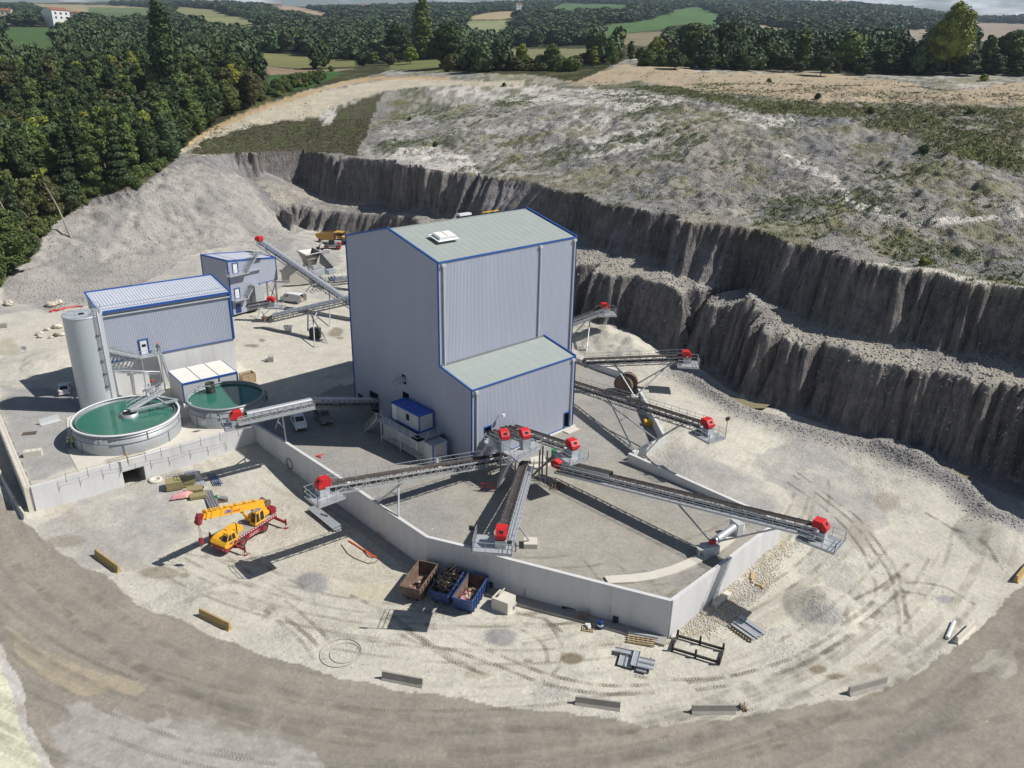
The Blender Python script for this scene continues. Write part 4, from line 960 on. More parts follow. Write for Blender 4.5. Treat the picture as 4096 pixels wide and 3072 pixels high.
m_.beam(q[0] + ZU * (FH - .02), q[1] + ZU * (FH - .02), .14, .3); m_.beam(q[0] + ZU * (FH + .05), q[3] + ZU * (FH + .05), .1, .12); m_.beam(q[3] + ZU * (FH + .05), q[2] + ZU * (FH + .05), .1, .12); m_.beam(q[1] + ZU * (FH + .05), q[2] + ZU * (FH + .05), .1, .14)
for t in (0, FW * .66, FW): m_.beam(p0 + fu2 * t - fv2 * .03 + ZU * .02, p0 + fu2 * t - fv2 * .03 + ZU * FH, .16)
m_.build('blue_trim', M['blue'], CAB)
# scalping tower building
zt0 = 0.8
tbp = at(*((700 + 645 / 2.765), (800 + 1275 / 2.765)), zt0)
tr_ = at(700 + 1155 / 2.765, 800 + 1135 / 2.765, zt0)
tu = (tr_ - tbp).normalized(); tv = V3((-tu.y, tu.x, 0)); TWW = (tr_ - tbp).length; TWD = 8.6; TZ1, TZ2 = 12.1, 10.7
TW = thing('feed_tower', 'grey ribbed plant house with white flat roof and blue corners, open under its right end', 'building', tbp)
ub = TWW * .60
def tzt2(u): return TZ1 + (TZ2 - TZ1) * u / TWW
m_ = MB()
dz1 = [(1.1, 2.3, 9.3, 11.4), (0.9, 2.1, 4.1, 6.2)]
corr(m_, tbp, tu, TWW, lambda u: zt0 if u < ub else zt0 + 5.2, tzt2, -tv, holes=dz1)
corr(m_, tbp, tv, TWD, lambda u: zt0, lambda u: TZ1, -tu); corr(m_, tbp + tu * TWW, tv, TWD, lambda u: zt0 + 5.2, lambda u: TZ2, tu); corr(m_, tbp + tv * TWD, tu, TWW, lambda u: zt0, tzt2, tv)
corr(m_, tbp + tu * ub, tv, TWD, lambda u: zt0, lambda u: zt0 + 5.2, tu)
m_.build('ribbed_wall', M['clad'], TW)
m_ = MB(); Z1_, Z2_ = TZ1 - zt0, TZ2 - zt0; slab(m_, tbp + ZU * Z1_, tbp + tu * TWW + ZU * Z2_, tbp + tu * TWW + tv * TWD + ZU * Z2_, tbp + tv * TWD + ZU * Z1_, .2)
m_.build('roof', M['roofm'], TW)
m_ = MB()
for j in (.06, .22):
    for k in range(14):
        p = tbp + tu * (j * TWW) + tv * (TWD * (k + .5) / 14) + ZU * (Z1_ + .03 - j * 1.4); m_.obox(p, tu * .09, tv * .12, ZU * .05)
m_.build('roof_bracket', M['galvd'], TW)
m_ = MB()
T0, T1_ = tbp + ZU * Z1_, tbp + tu * TWW + ZU * Z2_
m_.beam(T0, T1_, .22, .3); m_.beam(T0, T0 + tv * TWD, .22, .3); m_.beam(T0 + tv * TWD, T1_ + tv * TWD, .22, .3); m_.beam(T1_, T1_ + tv * TWD, .22, .3)
m_.beam(tbp, T0, .22); m_.beam(tbp + tv * TWD, T0 + tv * TWD, .2); m_.beam(tbp + tu * TWW + ZU * 5.2, T1_, .22)
m_.beam(tbp + tu * ub - tv * .05 + ZU * 4.6, tbp + tu * ub - tv * .05 + ZU * 5.3, .14); m_.beam(tbp + tu * ub - tv * .05 + ZU * 5.2, tbp + tu * TWW - tv * .05 + ZU * 5.2, .14)
for h in dz1: frame(m_, tbp + ZU * 0, tu, -tv, *h, t=.16)
m_.build('blue_trim', M['blue'], TW)
for h in dz1:
    m_ = MB(); m_.obox(tbp + tu * (h[0] + h[1]) / 2 + ZU * ((h[2] + h[3]) / 2 - zt0), tu * .52, tv * .03, ZU * 1.05); m_.build('door', M['white'], TW)
m_ = MB(); p = tbp + tu * 1.4 - tv * .1 + ZU * 1.2; m_.obox(p, tu * .6, tv * .06, ZU * .9); m_.build('dark_door', M['navy'], TW)
for (a_, b_) in ((TWW - .3, .3), (TWW - .3, TWD - .3), (ub + 2.2, .3), (ub + 2.2, TWD - .3)):
    m_ = MB(); p = tbp + tu * a_ + tv * b_; m_.beam(p, p + ZU * 5.2, .3); m_.build('steel_column', M['galv'], TW)
m_ = MB(); p = tbp + tu * TWW + tv * .3; m_.beam(p - tu * 2.6, p + ZU * 5, .16); m_.beam(p, p - tu * 2.6 + ZU * 5, .16); m_.build('cross_brace', M['galv'], TW)
def rail(mb, pts, h=1.05, step=1.5, r=.05, n=2):
    """posts and rails along a polyline"""
    pts = [V3(p) for p in pts]
    for a, b in zip(pts[:-1], pts[1:]):
        for j in range(n):
            hh = ZU * (h * (j + 1) / n); mb.beam(a + hh, b + hh, r)
        k = max(1, int(round((b - a).length / step)))
        for i in range(k + 1):
            p = a.lerp(b, i / k); mb.beam(p, p + ZU * h, r)
def stairs(name_parent, a, b, wdt, side, mat_s=None, railh=1.0):
    """open stair from a (low) to b (high)"""
    a, b = V3(a), V3(b); d = b - a; h = V3((d.x, d.y, 0)).normalized(); s = V3((-h.y, h.x, 0))
    m1 = MB()
    for k in (-1, 1): m1.beam(a + s * wdt / 2 * k, b + s * wdt / 2 * k, .07, .26)
    m1.build('stringer', M['galv'], name_parent)
    m2 = MB(); n = max(3, int(abs(d.z) / .24))
    for i in range(n):
        p = a + d * ((i + .5) / n); m2.obox(p, h * .14, s * wdt / 2, ZU * .025)
    m2.build('tread', M['galv'], name_parent)
    m3 = MB()
    for k in (-1, 1): rail(m3, [a + s * wdt / 2 * k, b + s * wdt / 2 * k], railh, 1.2, .045)
    m3.build('handrail', M['galv'], name_parent)
AP = thing('access_stair', 'galvanised landings, ladders and stairs climbing the front of the ribbed plant house', 'stairs', tbp - tv * 1.2)
m_ = MB(); q0 = tbp - tv * 1.3 + ZU * 6.2
def platf(mb, c, ax, ay, t=.08): mb.obox(c, ax, ay, ZU * t)
platf(m_, tbp + tu * 1.7 - tv * .75 + ZU * 8.35, tu * 2.4, tv * .7); platf(m_, tbp + tu * 1.6 - tv * .75 + ZU * 3.15, tu * 1.7, tv * .7)
platf(m_, tbp + tu * 7.4 - tv * .2 + ZU * 11.5, tu * 1.3, tv * 1.2); platf(m_, tbp + tu * 5.8 - tv * .35 + ZU * 8.35, tu * 1.9, tv * .3); m_.build('landing', M['galv'], AP)
m_ = MB()
for z, u0, u1 in ((8.4, -.7, 4.1), (3.2, -.1, 3.3)):
    a = tbp + tu * u0 - tv * 1.4 + ZU * z; b = tbp + tu * u1 - tv * 1.4 + ZU * z
    rail(m_, [a + tv * 1.3, a, b], 1.1, 1.2, .06)
a = tbp + tu * 6.1 - tv * 1.4 + ZU * 11.6; rail(m_, [a + tv * 2.2, a, a + tu * 2.6, a + tu * 2.6 + tv * 2.2], 1.3, 1.2, .06)
m_.build('guard_rail', M['galv'], AP)
stairs(AP, tbp + tu * 3.6 - tv * .8 + ZU * 8.45, tbp + tu * 6.6 - tv * .8 + ZU * 11.5, .8, 1)
stairs(AP, tbp + tu * 3.0 - tv * 1.0 + ZU * 3.2, tbp + tu * 4.6 - tv * 1.0 + ZU * 5.2, .8, 1)
hb_ = MB(); c = tbp + tu * 5.6 - tv * 1.0;
hb_.prism([(c - tu * 1.0 - tv * .8).xy, (c + tu * 1.1 - tv * .8).xy, (c + tu * 1.1 + tv * .8).xy, (c - tu * 1.0 + tv * .8).xy], [zt0 + 1.6] * 4, [zt0 + 5.6, zt0 + 5.0, zt0 + 5.0, zt0 + 5.6])
single('discharge_hopper', hb_, M['galv'], 'grey boxed chute against the plant house wall above the red drive cover', 'hopper')
# silo
SC_ = V3((-63.1, 110.8, 0)); SR = 2.62; SH = 14.7
SI = thing('silo', 'tall pale blue-grey cylindrical silo with ladder and ringed top rail beside the round green tank', 'silo', SC_)
m_ = MB(); m_.lathe(SC_, [(SR, 0), (SR, SH)], 64); m_.lathe(SC_, [(SR + .04, .9), (SR + .04, 1.0)], 64); m_.build('shell', M['silo'], SI)
m_ = MB(); m_.lathe(SC_, [(SR + .06, SH - .08), (SR + .06, SH + .03), (SR - .1, SH + .05), (0.02, SH + .22)], 64); so = m_.build('roof', M['silo'], SI)
m_ = MB(); cp_ = at(325, 1257, SH + .15); m_.tube([cp_, cp_ + ZU * .14], .38, 16, 0); m_.build('hatch', M['dark'], so)
m_ = MB(); n = 18
ring = [SC_ + V3((math.cos(2 * math.pi * k / n) * (SR - .06), math.sin(2 * math.pi * k / n) * (SR - .06), SH + .05)) for k in range(n + 1)]
for hh in (.55, 1.1):
    for a, b in zip(ring[:-1], ring[1:]): m_.beam(a + ZU * hh, b + ZU * hh, .045)
for p in ring[::2]: m_.beam(p, p + ZU * 1.1, .045)
m_.build('guard_rail', M['galv'], SI)
m_ = MB(); la = R(-24); lc = SC_ + V3((math.cos(la), math.sin(la), 0)) * (SR + .18); ls = V3((-math.sin(la), math.cos(la), 0))
for k in (-1, 1): m_.beam(lc + ls * .25 * k + ZU * 3.3, lc + ls * .25 * k + ZU * (SH + .9), .08)
for z in np.arange(3.4, SH, .35): m_.beam(lc - ls * .25 + ZU * z, lc + ls * .25 + ZU * z, .04)
for z in (4, 6, 8, 10, 12): m_.obox(lc + ZU * z, ls * .34, V3((math.cos(la), math.sin(la), 0)) * .16, ZU * .07)
m_.build('ladder', M['galvd'], SI)
m_ = MB(); l2 = R(-15); p = SC_ + V3((math.cos(l2), math.sin(l2), 0)) * (SR + .1); m_.tube([p + ZU * .2, p + ZU * (SH + .5), p + ZU * (SH + .8) - V3((math.cos(l2), math.sin(l2), 0)) * .8, p + ZU * (SH + .2) - V3((math.cos(l2), math.sin(l2), 0)) * 1.1], .09, 8); m_.build('filling_pipe', M['galv'], SI)
# round tanks
def tank(name, label, c, r, h, wz, parts):
    t = thing(name, label, 'tank', c)
    m = MB(); m.lathe(c, [(r, 0), (r, h), (r - .08, h), (r - .08, wz - .4)], 72); m.build('wall', M['tank'], t)
    m = MB(); m.lathe(c, [(r + .12, h - .12), (r + .12, h + .04), (r - .16, h + .04), (r - .16, h - .12), (r + .12, h - .12)], 72); m.build('rim', M['rim'] if parts else M['tank'], t)
    m = MB()
    for z in (h * .55, h * .82): m.lathe(c, [(r, z - .04), (r + .07, z - .04), (r + .07, z + .04), (r, z + .04)], 72)
    for k in range(14):
        a = 2 * math.pi * (k + .3) / 14; d = V3((math.cos(a), math.sin(a), 0)); s = V3((-d.y, d.x, 0)); z0, z1 = ((0, h * .55) if k % 2 else (h * .55, h))
        m.obox(c + d * (r + .03) + ZU * (z0 + z1) / 2, s * .06, d * .04, ZU * (z1 - z0) / 2)
    m.build('stiffener', M['galvd'], t)
    m = MB(); m.add([c + V3((math.cos(2 * math.pi * k / 72) * (r - .1), math.sin(2 * math.pi * k / 72) * (r - .1), wz)) for k in range(72)], [tuple(range(72))]); m.build('water', M['gwater'], t)
    return t
T1C = V3((-54.25, 101.35, 0.05)); T1R = 6.95
TK1 = tank('settling_tank', 'large round steel settling tank of green water with a bridge to its dark centre well', T1C, T1R, 3.0, 2.62, True)
m_ = MB(); m_.lathe(T1C, [(T1R - .55, 2.35), (T1R - .55, 2.85), (T1R - .6, 2.85), (T1R - .6, 2.35)], 90)
for k in range(120):
    a = 2 * math.pi * k / 120; d = V3((math.cos(a), math.sin(a), 0)); m_.obox(T1C + d * (T1R - .57) + ZU * 2.88, V3((-d.y, d.x, 0)) * .08, d * .04, ZU * .05)
m_.build('overflow_weir', M['galvd'], TK1)
wc = at(518, 1655, 3.0); wc = V3((wc.x, wc.y, .05))
m_ = MB(); m_.lathe(wc, [(1.12, 2.3), (1.12, 3.15), (1.05, 3.15), (1.05, 2.7)], 32); cw = m_.build('centre_well', M['galv'], TK1)
m_ = MB(); m_.lathe(wc, [(1.04, 3.0), (0.02, 3.0)], 32); m_.beam(wc + V3((-1, .2, 3.1)), wc + V3((1, -.2, 3.1)), .14); m_.beam(wc + V3((-.2, -1, 3.1)), wc + V3((.2, 1, 3.1)), .14); m_.build('well_cover', M['black'], cw)
BR = thing('walkway_bridge', 'galvanised footbridge and feed troughs reaching out to the centre of the green tank', 'walkway', wc)
be = at(650, 1545, 5.2); ba_ = wc + ZU * 3.6
m_ = MB(); bd_ = (V3((be.x, be.y, 4.6)) - ba_); bs = V3((-bd_.y, bd_.x, 0)).normalized()
m_.beam(ba_, ba_ + bd_, .75, .1)
for k in (-1, 1): m_.beam(ba_ + bs * .4 * k - ZU * .1, ba_ + bd_ + bs * .4 * k - ZU * .1, .08, .25)
m_.build('deck', M['galv'], BR)
m_ = MB()
for k in (-1, 1): rail(m_, [ba_ + bs * .4 * k, ba_ + bd_ + bs * .4 * k], 1.1, 1.0, .05)
m_.build('handrail', M['galv'], BR)
m_ = MB(); q = at(710, 1600, 3.6); m_.beam(wc + ZU * 3.3, q, .35, .3); m_.beam(q, at(640, 1590, 3.6), .3, .25); m_.beam(at(600, 1575, 4.2), at(665, 1615, 3.6), .2, .2); m_.build('feed_trough', M['galv'], BR)
m_ = MB()
for (a, b) in (((590, 1600), (588, 1560)), ((603, 1590), (601, 1540))):
    p = at(*a, 3.2); m_.beam(p, p + ZU * 2.2, .16)
p = at(597, 1560, 5.0); m_.obox(p, U * .5, Vv * .35, ZU * .35); m_.build('gear_drive', M['galv'], BR)
m_ = MB(); p = at(583, 1557, 5.0); m_.obox(p, U * .5, Vv * .03, ZU * .3); p = at(606, 1556, 5.0); m_.obox(p, U * .45, Vv * .03, ZU * .3); m_.build('sign_panel', M['roofw'], BR)
m_ = MB(); p = at(607, 1524, 5.6); m_.ell(p, .22, .22, .25); m_.build('motor', M['red'], BR)
T2C = V3((-42.75, 108.85, 0.05)); T2R = 5.45
TK2 = tank('clear_water_tank', 'smaller round tank of green water, half in shade, with a black drum', T2C, T2R, 3.1, 2.7, False)
m_ = MB(); p = at(842, 1558, 3.2); m_.lathe(V3((p.x, p.y, 0)), [(.68, 2.5), (.68, 4.3), (.62, 4.3), (.62, 3.4), (0.02, 3.4)], 28)
for z in (3.0, 3.7): m_.lathe(V3((p.x, p.y, 0)), [(.72, z - .05), (.72, z + .05)], 28)
m_.build('intake_drum', M['black'], TK2)
m_ = MB(); p1 = at(840, 1545, 4.3); p0_ = at(795, 1560, 3.2); m_.tube([p0_ - ZU * .5, p0_ + ZU * .6, p1], .07, 6); m_.build('inlet_pipe', M['white'], TK2)
m_ = MB(); p = at(815, 1690, 1.5); m_.obox(p, U * .4, Vv * .05, ZU * .35); m_.build('inspection_plate', M['galvd'], TK2)
m_ = MB(); m_.beam(at(735, 1622, 2.7), at(765, 1618, 2.7), .8, .35)
single('overflow_channel', m_, M['rim'], 'short white trough joining the two round tanks', 'channel')
# slab, retaining walls
m_ = MB(); m_.prism([at(*p, .06).xy for p in [(266, 1672), (273, 1809), (318, 1892), (1020, 1702), (1075, 1640), (1010, 1560), (640, 1560), (330, 1640)]], -.2, .06)
sb = m_.build('concrete_slab', M['concw']); sb['kind'] = 'structure'
m_ = MB(); m_.prism([at(*p, .05).xy for p in [(935, 1500), (1010, 1540), (1000, 1490), (955, 1455)]], -.2, .05)
sb = m_.build('concrete_slab', M['concw']); sb['kind'] = 'structure'
m_ = MB(); m_.prism([at(*p, .05).xy for p in [(1345, 1525), (1416, 1506), (1420, 1530), (1378, 1543)]], -.2, .05)
sb = m_.build('concrete_slab', M['concw']); sb['kind'] = 'structure'
def wallstrip(mb, pts, ztop, zbot, th=.42, side=0.0, mi=0):
    """wall along xy points; side shifts it to its left (+) or right (-)"""
    n = len(pts); L_ = []; R_ = []
    for i in range(n):
        p = V3((pts[i][0], pts[i][1], 0))
        d0 = (V3((*pts[i], 0)) - V3((*pts[i - 1], 0))).normalized() if i > 0 else None
        d1 = (V3((*pts[i + 1], 0)) - V3((*pts[i], 0))).normalized() if i < n - 1 else None
        d0 = d0 or d1; d1 = d1 or d0
        nn = (V3((-d0.y, d0.x, 0)) + V3((-d1.y, d1.x, 0))).normalized(); k = 1 / max(.4, nn.dot(V3((-d0.y, d0.x, 0))))
        L_.append(p + nn * k * (th / 2 + side)); R_.append(p - nn * k * (th / 2 - side))
    for i in range(n - 1):
        a, b, c, d = R_[i], R_[i + 1], L_[i + 1], L_[i]
        t0, t1 = ztop[i], ztop[i + 1]; b0, b1 = (zbot[i], zbot[i + 1]) if isinstance(zbot, (list, tuple)) else (zbot, zbot)
        vs = [(a.x, a.y, b0), (b.x, b.y, b1), (c.x, c.y, b1), (d.x, d.y, b0), (a.x, a.y, t0), (b.x, b.y, t1), (c.x, c.y, t1), (d.x, d.y, t0)]
        fs = [(4, 5, 6, 7), (0, 1, 5, 4), (2, 3, 7, 6)]
        if i == 0: fs.append((3, 0, 4, 7))
        if i == n - 2: fs.append((1, 2, 6, 5))
        mb.add(vs, fs, mi)
def T(v): return (v[0], v[1])
fw_ = thing('retaining_wall', 'long concrete retaining wall with a bend, running behind the three skips', 'wall', P2(w_front[4], -4))
m_ = MB(); wallstrip(m_, [T(p) for p in w_front], [.5] * len(w_front), -6); m_.build('wall_face', M['conc'], fw_)
m_ = MB(); wallstrip(m_, [T(p) for p in w_front], [-3.75] * (len(w_front) - 1) + [-3.9], -6, 1.5, -.75); m_.build('footing', M['concd'], fw_)
g = 'retaining walls of the stockpile yard'
m_ = MB(); wallstrip(m_, [T(p) for p in w_right], [.503] * len(w_right), -6, .42);
single('retaining_wall', m_, M['conc'], 'sunlit white retaining wall below the long right-hand conveyor', 'wall')
m_ = MB(); wallstrip(m_, [T(p) for p in w_B], [.506, 1.0, 1.4], -6, .42)
single('retaining_wall', m_, M['conc'], 'shaded retaining wall along the far right side of the stock yard', 'wall')
m_ = MB(); wallstrip(m_, [T(p) for p in w_div], [1.4, 1.8], -2.5, .42)
dv0, dv1 = P2(w_div[0], 0), P2(w_div[1], 0)
single('dividing_wall', m_, M['conc'], 'short white triangular-looking wall at the foot of a steel strut, by the open gap', 'wall')
m_ = MB(); wallstrip(m_, [T(p) for p in w_A[:5]], [1.8, 1.5, 1.35, 1.25, .95], -3, .42)
single('retaining_wall', m_, M['conc'], 'low curved retaining wall beside the rusty cylinder, nearest the quarry face', 'wall')
tw = thing('tank_yard_wall', 'concrete retaining wall below the round tanks with a dark square doorway', 'wall', P2(w_tank[0], -3.5))
p0, p1 = P2(w_tank[0]), P2(w_tank[1]); LT_ = (p1 - p0).length; _td = V3((_td.x, _td.y, 0))
def wt(u): return .25 + .25 * u / LT_
ZD = -1.15
m_ = MB()
zt_ = [wt(u) for u in (0, tu0, tu1, LT_)]
wallstrip(m_, [T(p0), T(p0 + _td * tu0)], [zt_[0], zt_[1]], -6, .45); wallstrip(m_, [T(p0 + _td * tu0), T(p0 + _td * tu1)], [zt_[1], zt_[2]], ZD, .45); wallstrip(m_, [T(p0 + _td * tu1), T(p1)], [zt_[2], zt_[3]], -6, .45)
m_.build('wall_face', M['conc'], tw)
m_ = MB(); a, b = p0 + _td * tu0, p0 + _td * tu1
c, d = b + V3((*_tn, 0)) * 7, a + V3((*_tn, 0)) * 7; a = a + V3((*_tn, 0)) * .23; b = b + V3((*_tn, 0)) * .23
vs = [(q.x, q.y, z) for z in (-3.62, ZD) for q in (a, b, c, d)]
m_.add(vs, [(5, 6, 2, 1), (6, 7, 3, 2), (7, 4, 0, 3), (4, 5, 6, 7)], 0); m_.add([(q.x, q.y, ZD + .9) for q in (a, b, c, d)] + [(q.x, q.y, ZD + .003) for q in (a, b, c, d)], [(0, 1, 2, 3)], 0)
m_.build('tunnel', M['concd'], tw)
m_ = MB(); m_.prism([T(p0 + _td * (tu0 - .1) - V3((*_tn, 0)) * .9), T(p0 + _td * (tu1 + .1) - V3((*_tn, 0)) * .9), T(p0 + _td * (tu1 + .1) + V3((*_tn, 0)) * .3), T(p0 + _td * (tu0 - .1) + V3((*_tn, 0)) * .3)], -4.2, -3.5)
m_.build('threshold', M['concw'], tw)
lw_ = thing('retaining_wall', 'concrete block wall with studded top at the left edge of the tank yard', 'wall', P2(w_left[2], -3.4))
m_ = MB(); wallstrip(m_, [T(p) for p in w_left], [.6, .6, .25], -6, .8, -.35); m_.build('wall_face', M['concw'], lw_)
m_ = MB(); pa, pb = P2(w_left[1], .6), P2(w_left[2], .25); n_ = V3((-(pb - pa).y, (pb - pa).x, 0)).normalized()
k = int((pb - pa).length / .6)
for i in range(k):
    for s in (-.22, .22):
        p = pa.lerp(pb, (i + .5) / k) + n_ * (-.35 + s); m_.obox(p + ZU * .05, U * .09, Vv * .09, ZU * .06)
m_.build('stud', M['concw'], lw_)
posts = [(265, 1916), (352, 1892), (440, 1866), (515, 1848), (582, 1829), (645, 1812), (723, 1792), (803, 1768), (880, 1748), (953, 1728)]
tops = []
for i, (x, y) in enumerate(posts):
    p = at(x, y + 4, .35 + .02 * i); p.z = .3; m_ = MB(); m_.beam(p - ZU * .35, p + ZU * 1.05, .05); m_.beam(p - ZU * .1, p + V3((*_tn, 0)) * .2, .06); tops.append(p + ZU * .95)
    single('edge_post', m_, M['galvd'], 'thin clamped edge-protection post on top of the tank yard wall', 'post', 'edge protection posts on the tank yard wall')
m_ = MB()
for hh in (0, -.45):
    for a, b in zip(tops[:-1], tops[1:]): m_.tube([a + ZU * hh, a.lerp(b, .5) + ZU * (hh - .06), b + ZU * hh], .012, 4)
single('safety_cord', m_, M['dwood'], 'thin slack cord strung between the edge posts of the tank yard wall', 'cord')
m_ = MB(); p = at(513, 1852, .3); m_.beam(p, p + ZU * 1.6, .22, .1); single('timber_post', m_, M['wood'], 'yellow-brown timber upright standing on the wall above the dark doorway', 'post')
m_ = MB(); m_.beam(at(420, 1842, .3), at(585, 1802, .3), .07, .05); m_.beam(at(425, 1850, .3), at(590, 1812, .3), .07, .05); single('timber_batten', m_, M['rust'], 'two long thin timber battens lying on the slab edge above the doorway', 'battens')
# conveyors
def red_cover(parent, c, d, s, k=.88):
    """ribbed red drive hood; d = travel direction (horizontal), s = side"""
    m = MB()
    prof = [(-.85, -.45), (.85, -.45), (.85, .05), (.30, .62), (-.80, .62), (-.85, .50)]
    m.extr([(a * k, b * k) for a, b in prof], c, d, s, ZU, -.62 * k, .62 * k)
    for t in (-.62, -.22, .15):
        m.obox(c + d * t * k + ZU * .08 * k, d * .035 * k, s * .66 * k, ZU * .56 * k)
    o = m.build('drive_cover', M['red'], parent)
    w_ = MB(); n = (d * .57 + ZU * .55).normalized(); u = s.cross(n)
    w_.obox(c + d * .585 * k + ZU * .345 * k, s * .26 * k, u * .19 * k, n * .012); w_.build('window', M['dark'], o)
    f = MB()
    for a, b in ((1, 0), (-1, 0), (0, 1), (0, -1)):
        f.obox(c + d * .585 * k + ZU * .345 * k + s * .30 * k * a + u * .22 * k * b, s * (.04 if a else .32) * k, u * (.22 if a else .04) * k, n * .03)
    f.build('window_frame', M['red'], o)
    return o
def conveyor(name, label, tail, head, W=1.1, cover=None, walk=0, legs=(), plat=None, hood=True, depth=.95, group='belt conveyors of the plant', bay=1.25, color='galv', railside=None, ext=0.0, lamp=False):
    tail, head = V3(tail), V3(head)
    d = (head - tail).normalized(); hd = V3((d.x, d.y, 0)).normalized(); s = V3((hd.y, -hd.x, 0)); n = s.cross(d)
    if n.z < 0: n = -n
    L = (head - tail).length
    t = thing(name, label, 'conveyor', tail, group)
    tr_ = MB(); nb = max(2, int(L / bay))
    def P(u, k, z): return tail + d * u + s * (W / 2 * k) + n * z
    for k in (-1, 1):
        tr_.beam(P(0, k, 0), P(L, k, 0), .10, .16); tr_.beam(P(0, k, -depth), P(L, k, -depth), .10, .12)
        for i in range(nb + 1):
            u = L * i / nb; tr_.beam(P(u, k, 0), P(u, k, -depth), .06)
            if i < nb:
                u2 = L * (i + 1) / nb
                tr_.beam(P(u, k, 0) if i % 2 else P(u, k, -depth), P(u2, k, -depth) if i % 2 else P(u2, k, 0), .055)
    for i in range(nb + 1):
        u = L * i / nb; tr_.beam(P(u, -1, -depth), P(u, 1, -depth), .06); tr_.beam(P(u, -1, 0), P(u, 1, 0), .06)
        if i < nb: tr_.beam(P(u, -1, -depth), P(L * (i + 1) / nb, 1, -depth), .045)
    tr_.build('truss', M['galv' if color == 'galv' else 'galvd'], t)
    b = MB(); w2 = W * .40
    pr = [(-w2, .34), (-w2 * .45, .20), (w2 * .45, .20), (w2, .34), (w2, .30), (w2 * .45, .15), (-w2 * .45, .15), (-w2, .30)]
    b.extr(pr, tail, s, d, n, 0, L)
    b.extr([(-w2, -.42), (w2, -.42), (w2, -.46), (-w2, -.46)], tail, s, d, n, .3, L - .3)
    b.tube([head - s * w2 + n * -.06, head + s * w2 + n * -.06], .3, 14); b.tube([tail - s * w2 - n * .06, tail + s * w2 - n * .06], .3, 14)
    b.build('belt', M['belt'], t)
    r_ = MB(); st = 1.05
    for i in range(int(L / st)):
        u = .5 + i * st
        for k in (-1, 1):
            c = tail + d * u + s * (W * .47 * k) + n * .2
            r_.obox(c, d * .04, s * .05, n * .12, 0)
            r_.obox(c + n * .10 + s * .04 * k, d * .04, s * .035, n * .04, i % 3 // 2)
    r_.build('idler_set', [M['galvd'], M['dred']], t)
    if cover:
        u0, u1, rr = cover; cv = MB(); seg = 12; nn = max(2, int((u1 - u0) / .9))
        rings = []
        for i in range(nn + 1):
            c = tail + d * (u0 + (u1 - u0) * i / nn) + n * .12
            rings.append([c + s * math.cos(a) * rr + n * math.sin(a) * rr for a in [math.pi * (j / seg) * 1.1 - .157 for j in range(seg + 1)]])
        vs = [v for r__ in rings for v in r__]; fs = [(i * (seg + 1) + j, i * (seg + 1) + j + 1, (i + 1) * (seg + 1) + j + 1, (i + 1) * (seg + 1) + j) for i in range(nn) for j in range(seg)]
        cv.add(vs, fs, 0, True)
        cv.add(rings[0], [tuple(range(seg + 1))]); cv.add(rings[-1], [tuple(range(seg + 1))[::-1]])
        for i in range(0, nn + 1, 2):
            rg = rings[i]
            for j in range(seg):
                a_ = rg[j]; b_ = rg[j + 1]; c = tail + d * (u0 + (u1 - u0) * i / nn) + n * .12
                cv.beam(c + (a_ - c) * 1.015, c + (b_ - c) * 1.015, .05, .03)
        cv.build('tubular_cover', M['tube'], t)
    sides = [walk] if walk else []
    for k in sides:
        wk = MB(); o = s * (k * (W / 2 + .42)) - n * .42
        wk.obox(tail + d * L / 2 + o, d * (L / 2), s * .36, n * .03); wk.beam(tail + o + s * .36 * k - n * .08, head + o + s * .36 * k - n * .08, .05, .18)
        for i in range(nb):
            u = L * i / nb; wk.beam(tail + d * u + s * (k * W / 2) - n * .5, tail + d * u + o + s * .36 * k - n * .1, .05)
        wk.build('walkway', M['galv'], t)
        hr = MB(); a = tail + o + s * .36 * k; b_ = head + o + s * .36 * k; rail(hr, [a, b_], 1.05, 1.5, .045); hr.build('handrail', M['galv'], t)
    if railside:
        hr = MB(); a = tail + s * (railside * (W / 2 + .1)); b_ = head + s * (railside * (W / 2 + .1)); rail(hr, [a, b_], 1.0, 1.5, .045); hr.build('handrail', M['galv'], t)
    hc = head + ZU * .42
    if hood: red_cover(t, hc, hd, s)
    if plat:
        back_, fwd, sl_, sr_, dz = plat             # extent behind/ahead of the head, to each side, level below the head
        pz = head.z - dz; c0 = V3((head.x, head.y, pz))
        pm_ = MB(); c = c0 + hd * (fwd - back_) / 2 + s * (sr_ - sl_) / 2
        pm_.obox(c, hd * (fwd + back_) / 2, s * (sl_ + sr_) / 2, ZU * .03)
        q = [c0 - hd * back_ - s * sl_, c0 + hd * fwd - s * sl_, c0 + hd * fwd + s * sr_, c0 - hd * back_ + s * sr_]
        for i in range(4): pm_.beam(q[i] - ZU * .1, q[(i + 1) % 4] - ZU * .1, .08, .26)
        for k in (.33, .66): pm_.beam(q[0].lerp(q[1], k) - ZU * .1, q[3].lerp(q[2], k) - ZU * .1, .08, .18)
        pm_.build('platform', M['galv'], t)
        rr_ = MB(); rail(rr_, [q[0], q[1], q[2], q[3]], 1.1, 1.3, .05); rr_.build('guard_rail', M['galv'], t)
        bx = MB(); bx.obox(head - ZU * (dz / 2 + .05) + hd * .1, hd * .6, s * .55, ZU * (dz / 2 - .1)); bx.build('discharge_chute', M['galv'], t)
        mo = MB(); mo.tube([head + s * .75 + ZU * .1, head + s * 1.35 + ZU * .1], .2, 10); mo.build('motor', M['galvd'], t)
        if lamp:
            lp_ = MB(); a = q[1] if lamp == 1 else q[2]; lp_.beam(a, a + ZU * 2.6, .06); lp_.obox(a + ZU * 2.7, s * .28, hd * .1, ZU * .22); lp_.build('floodlight', M['black'], t)
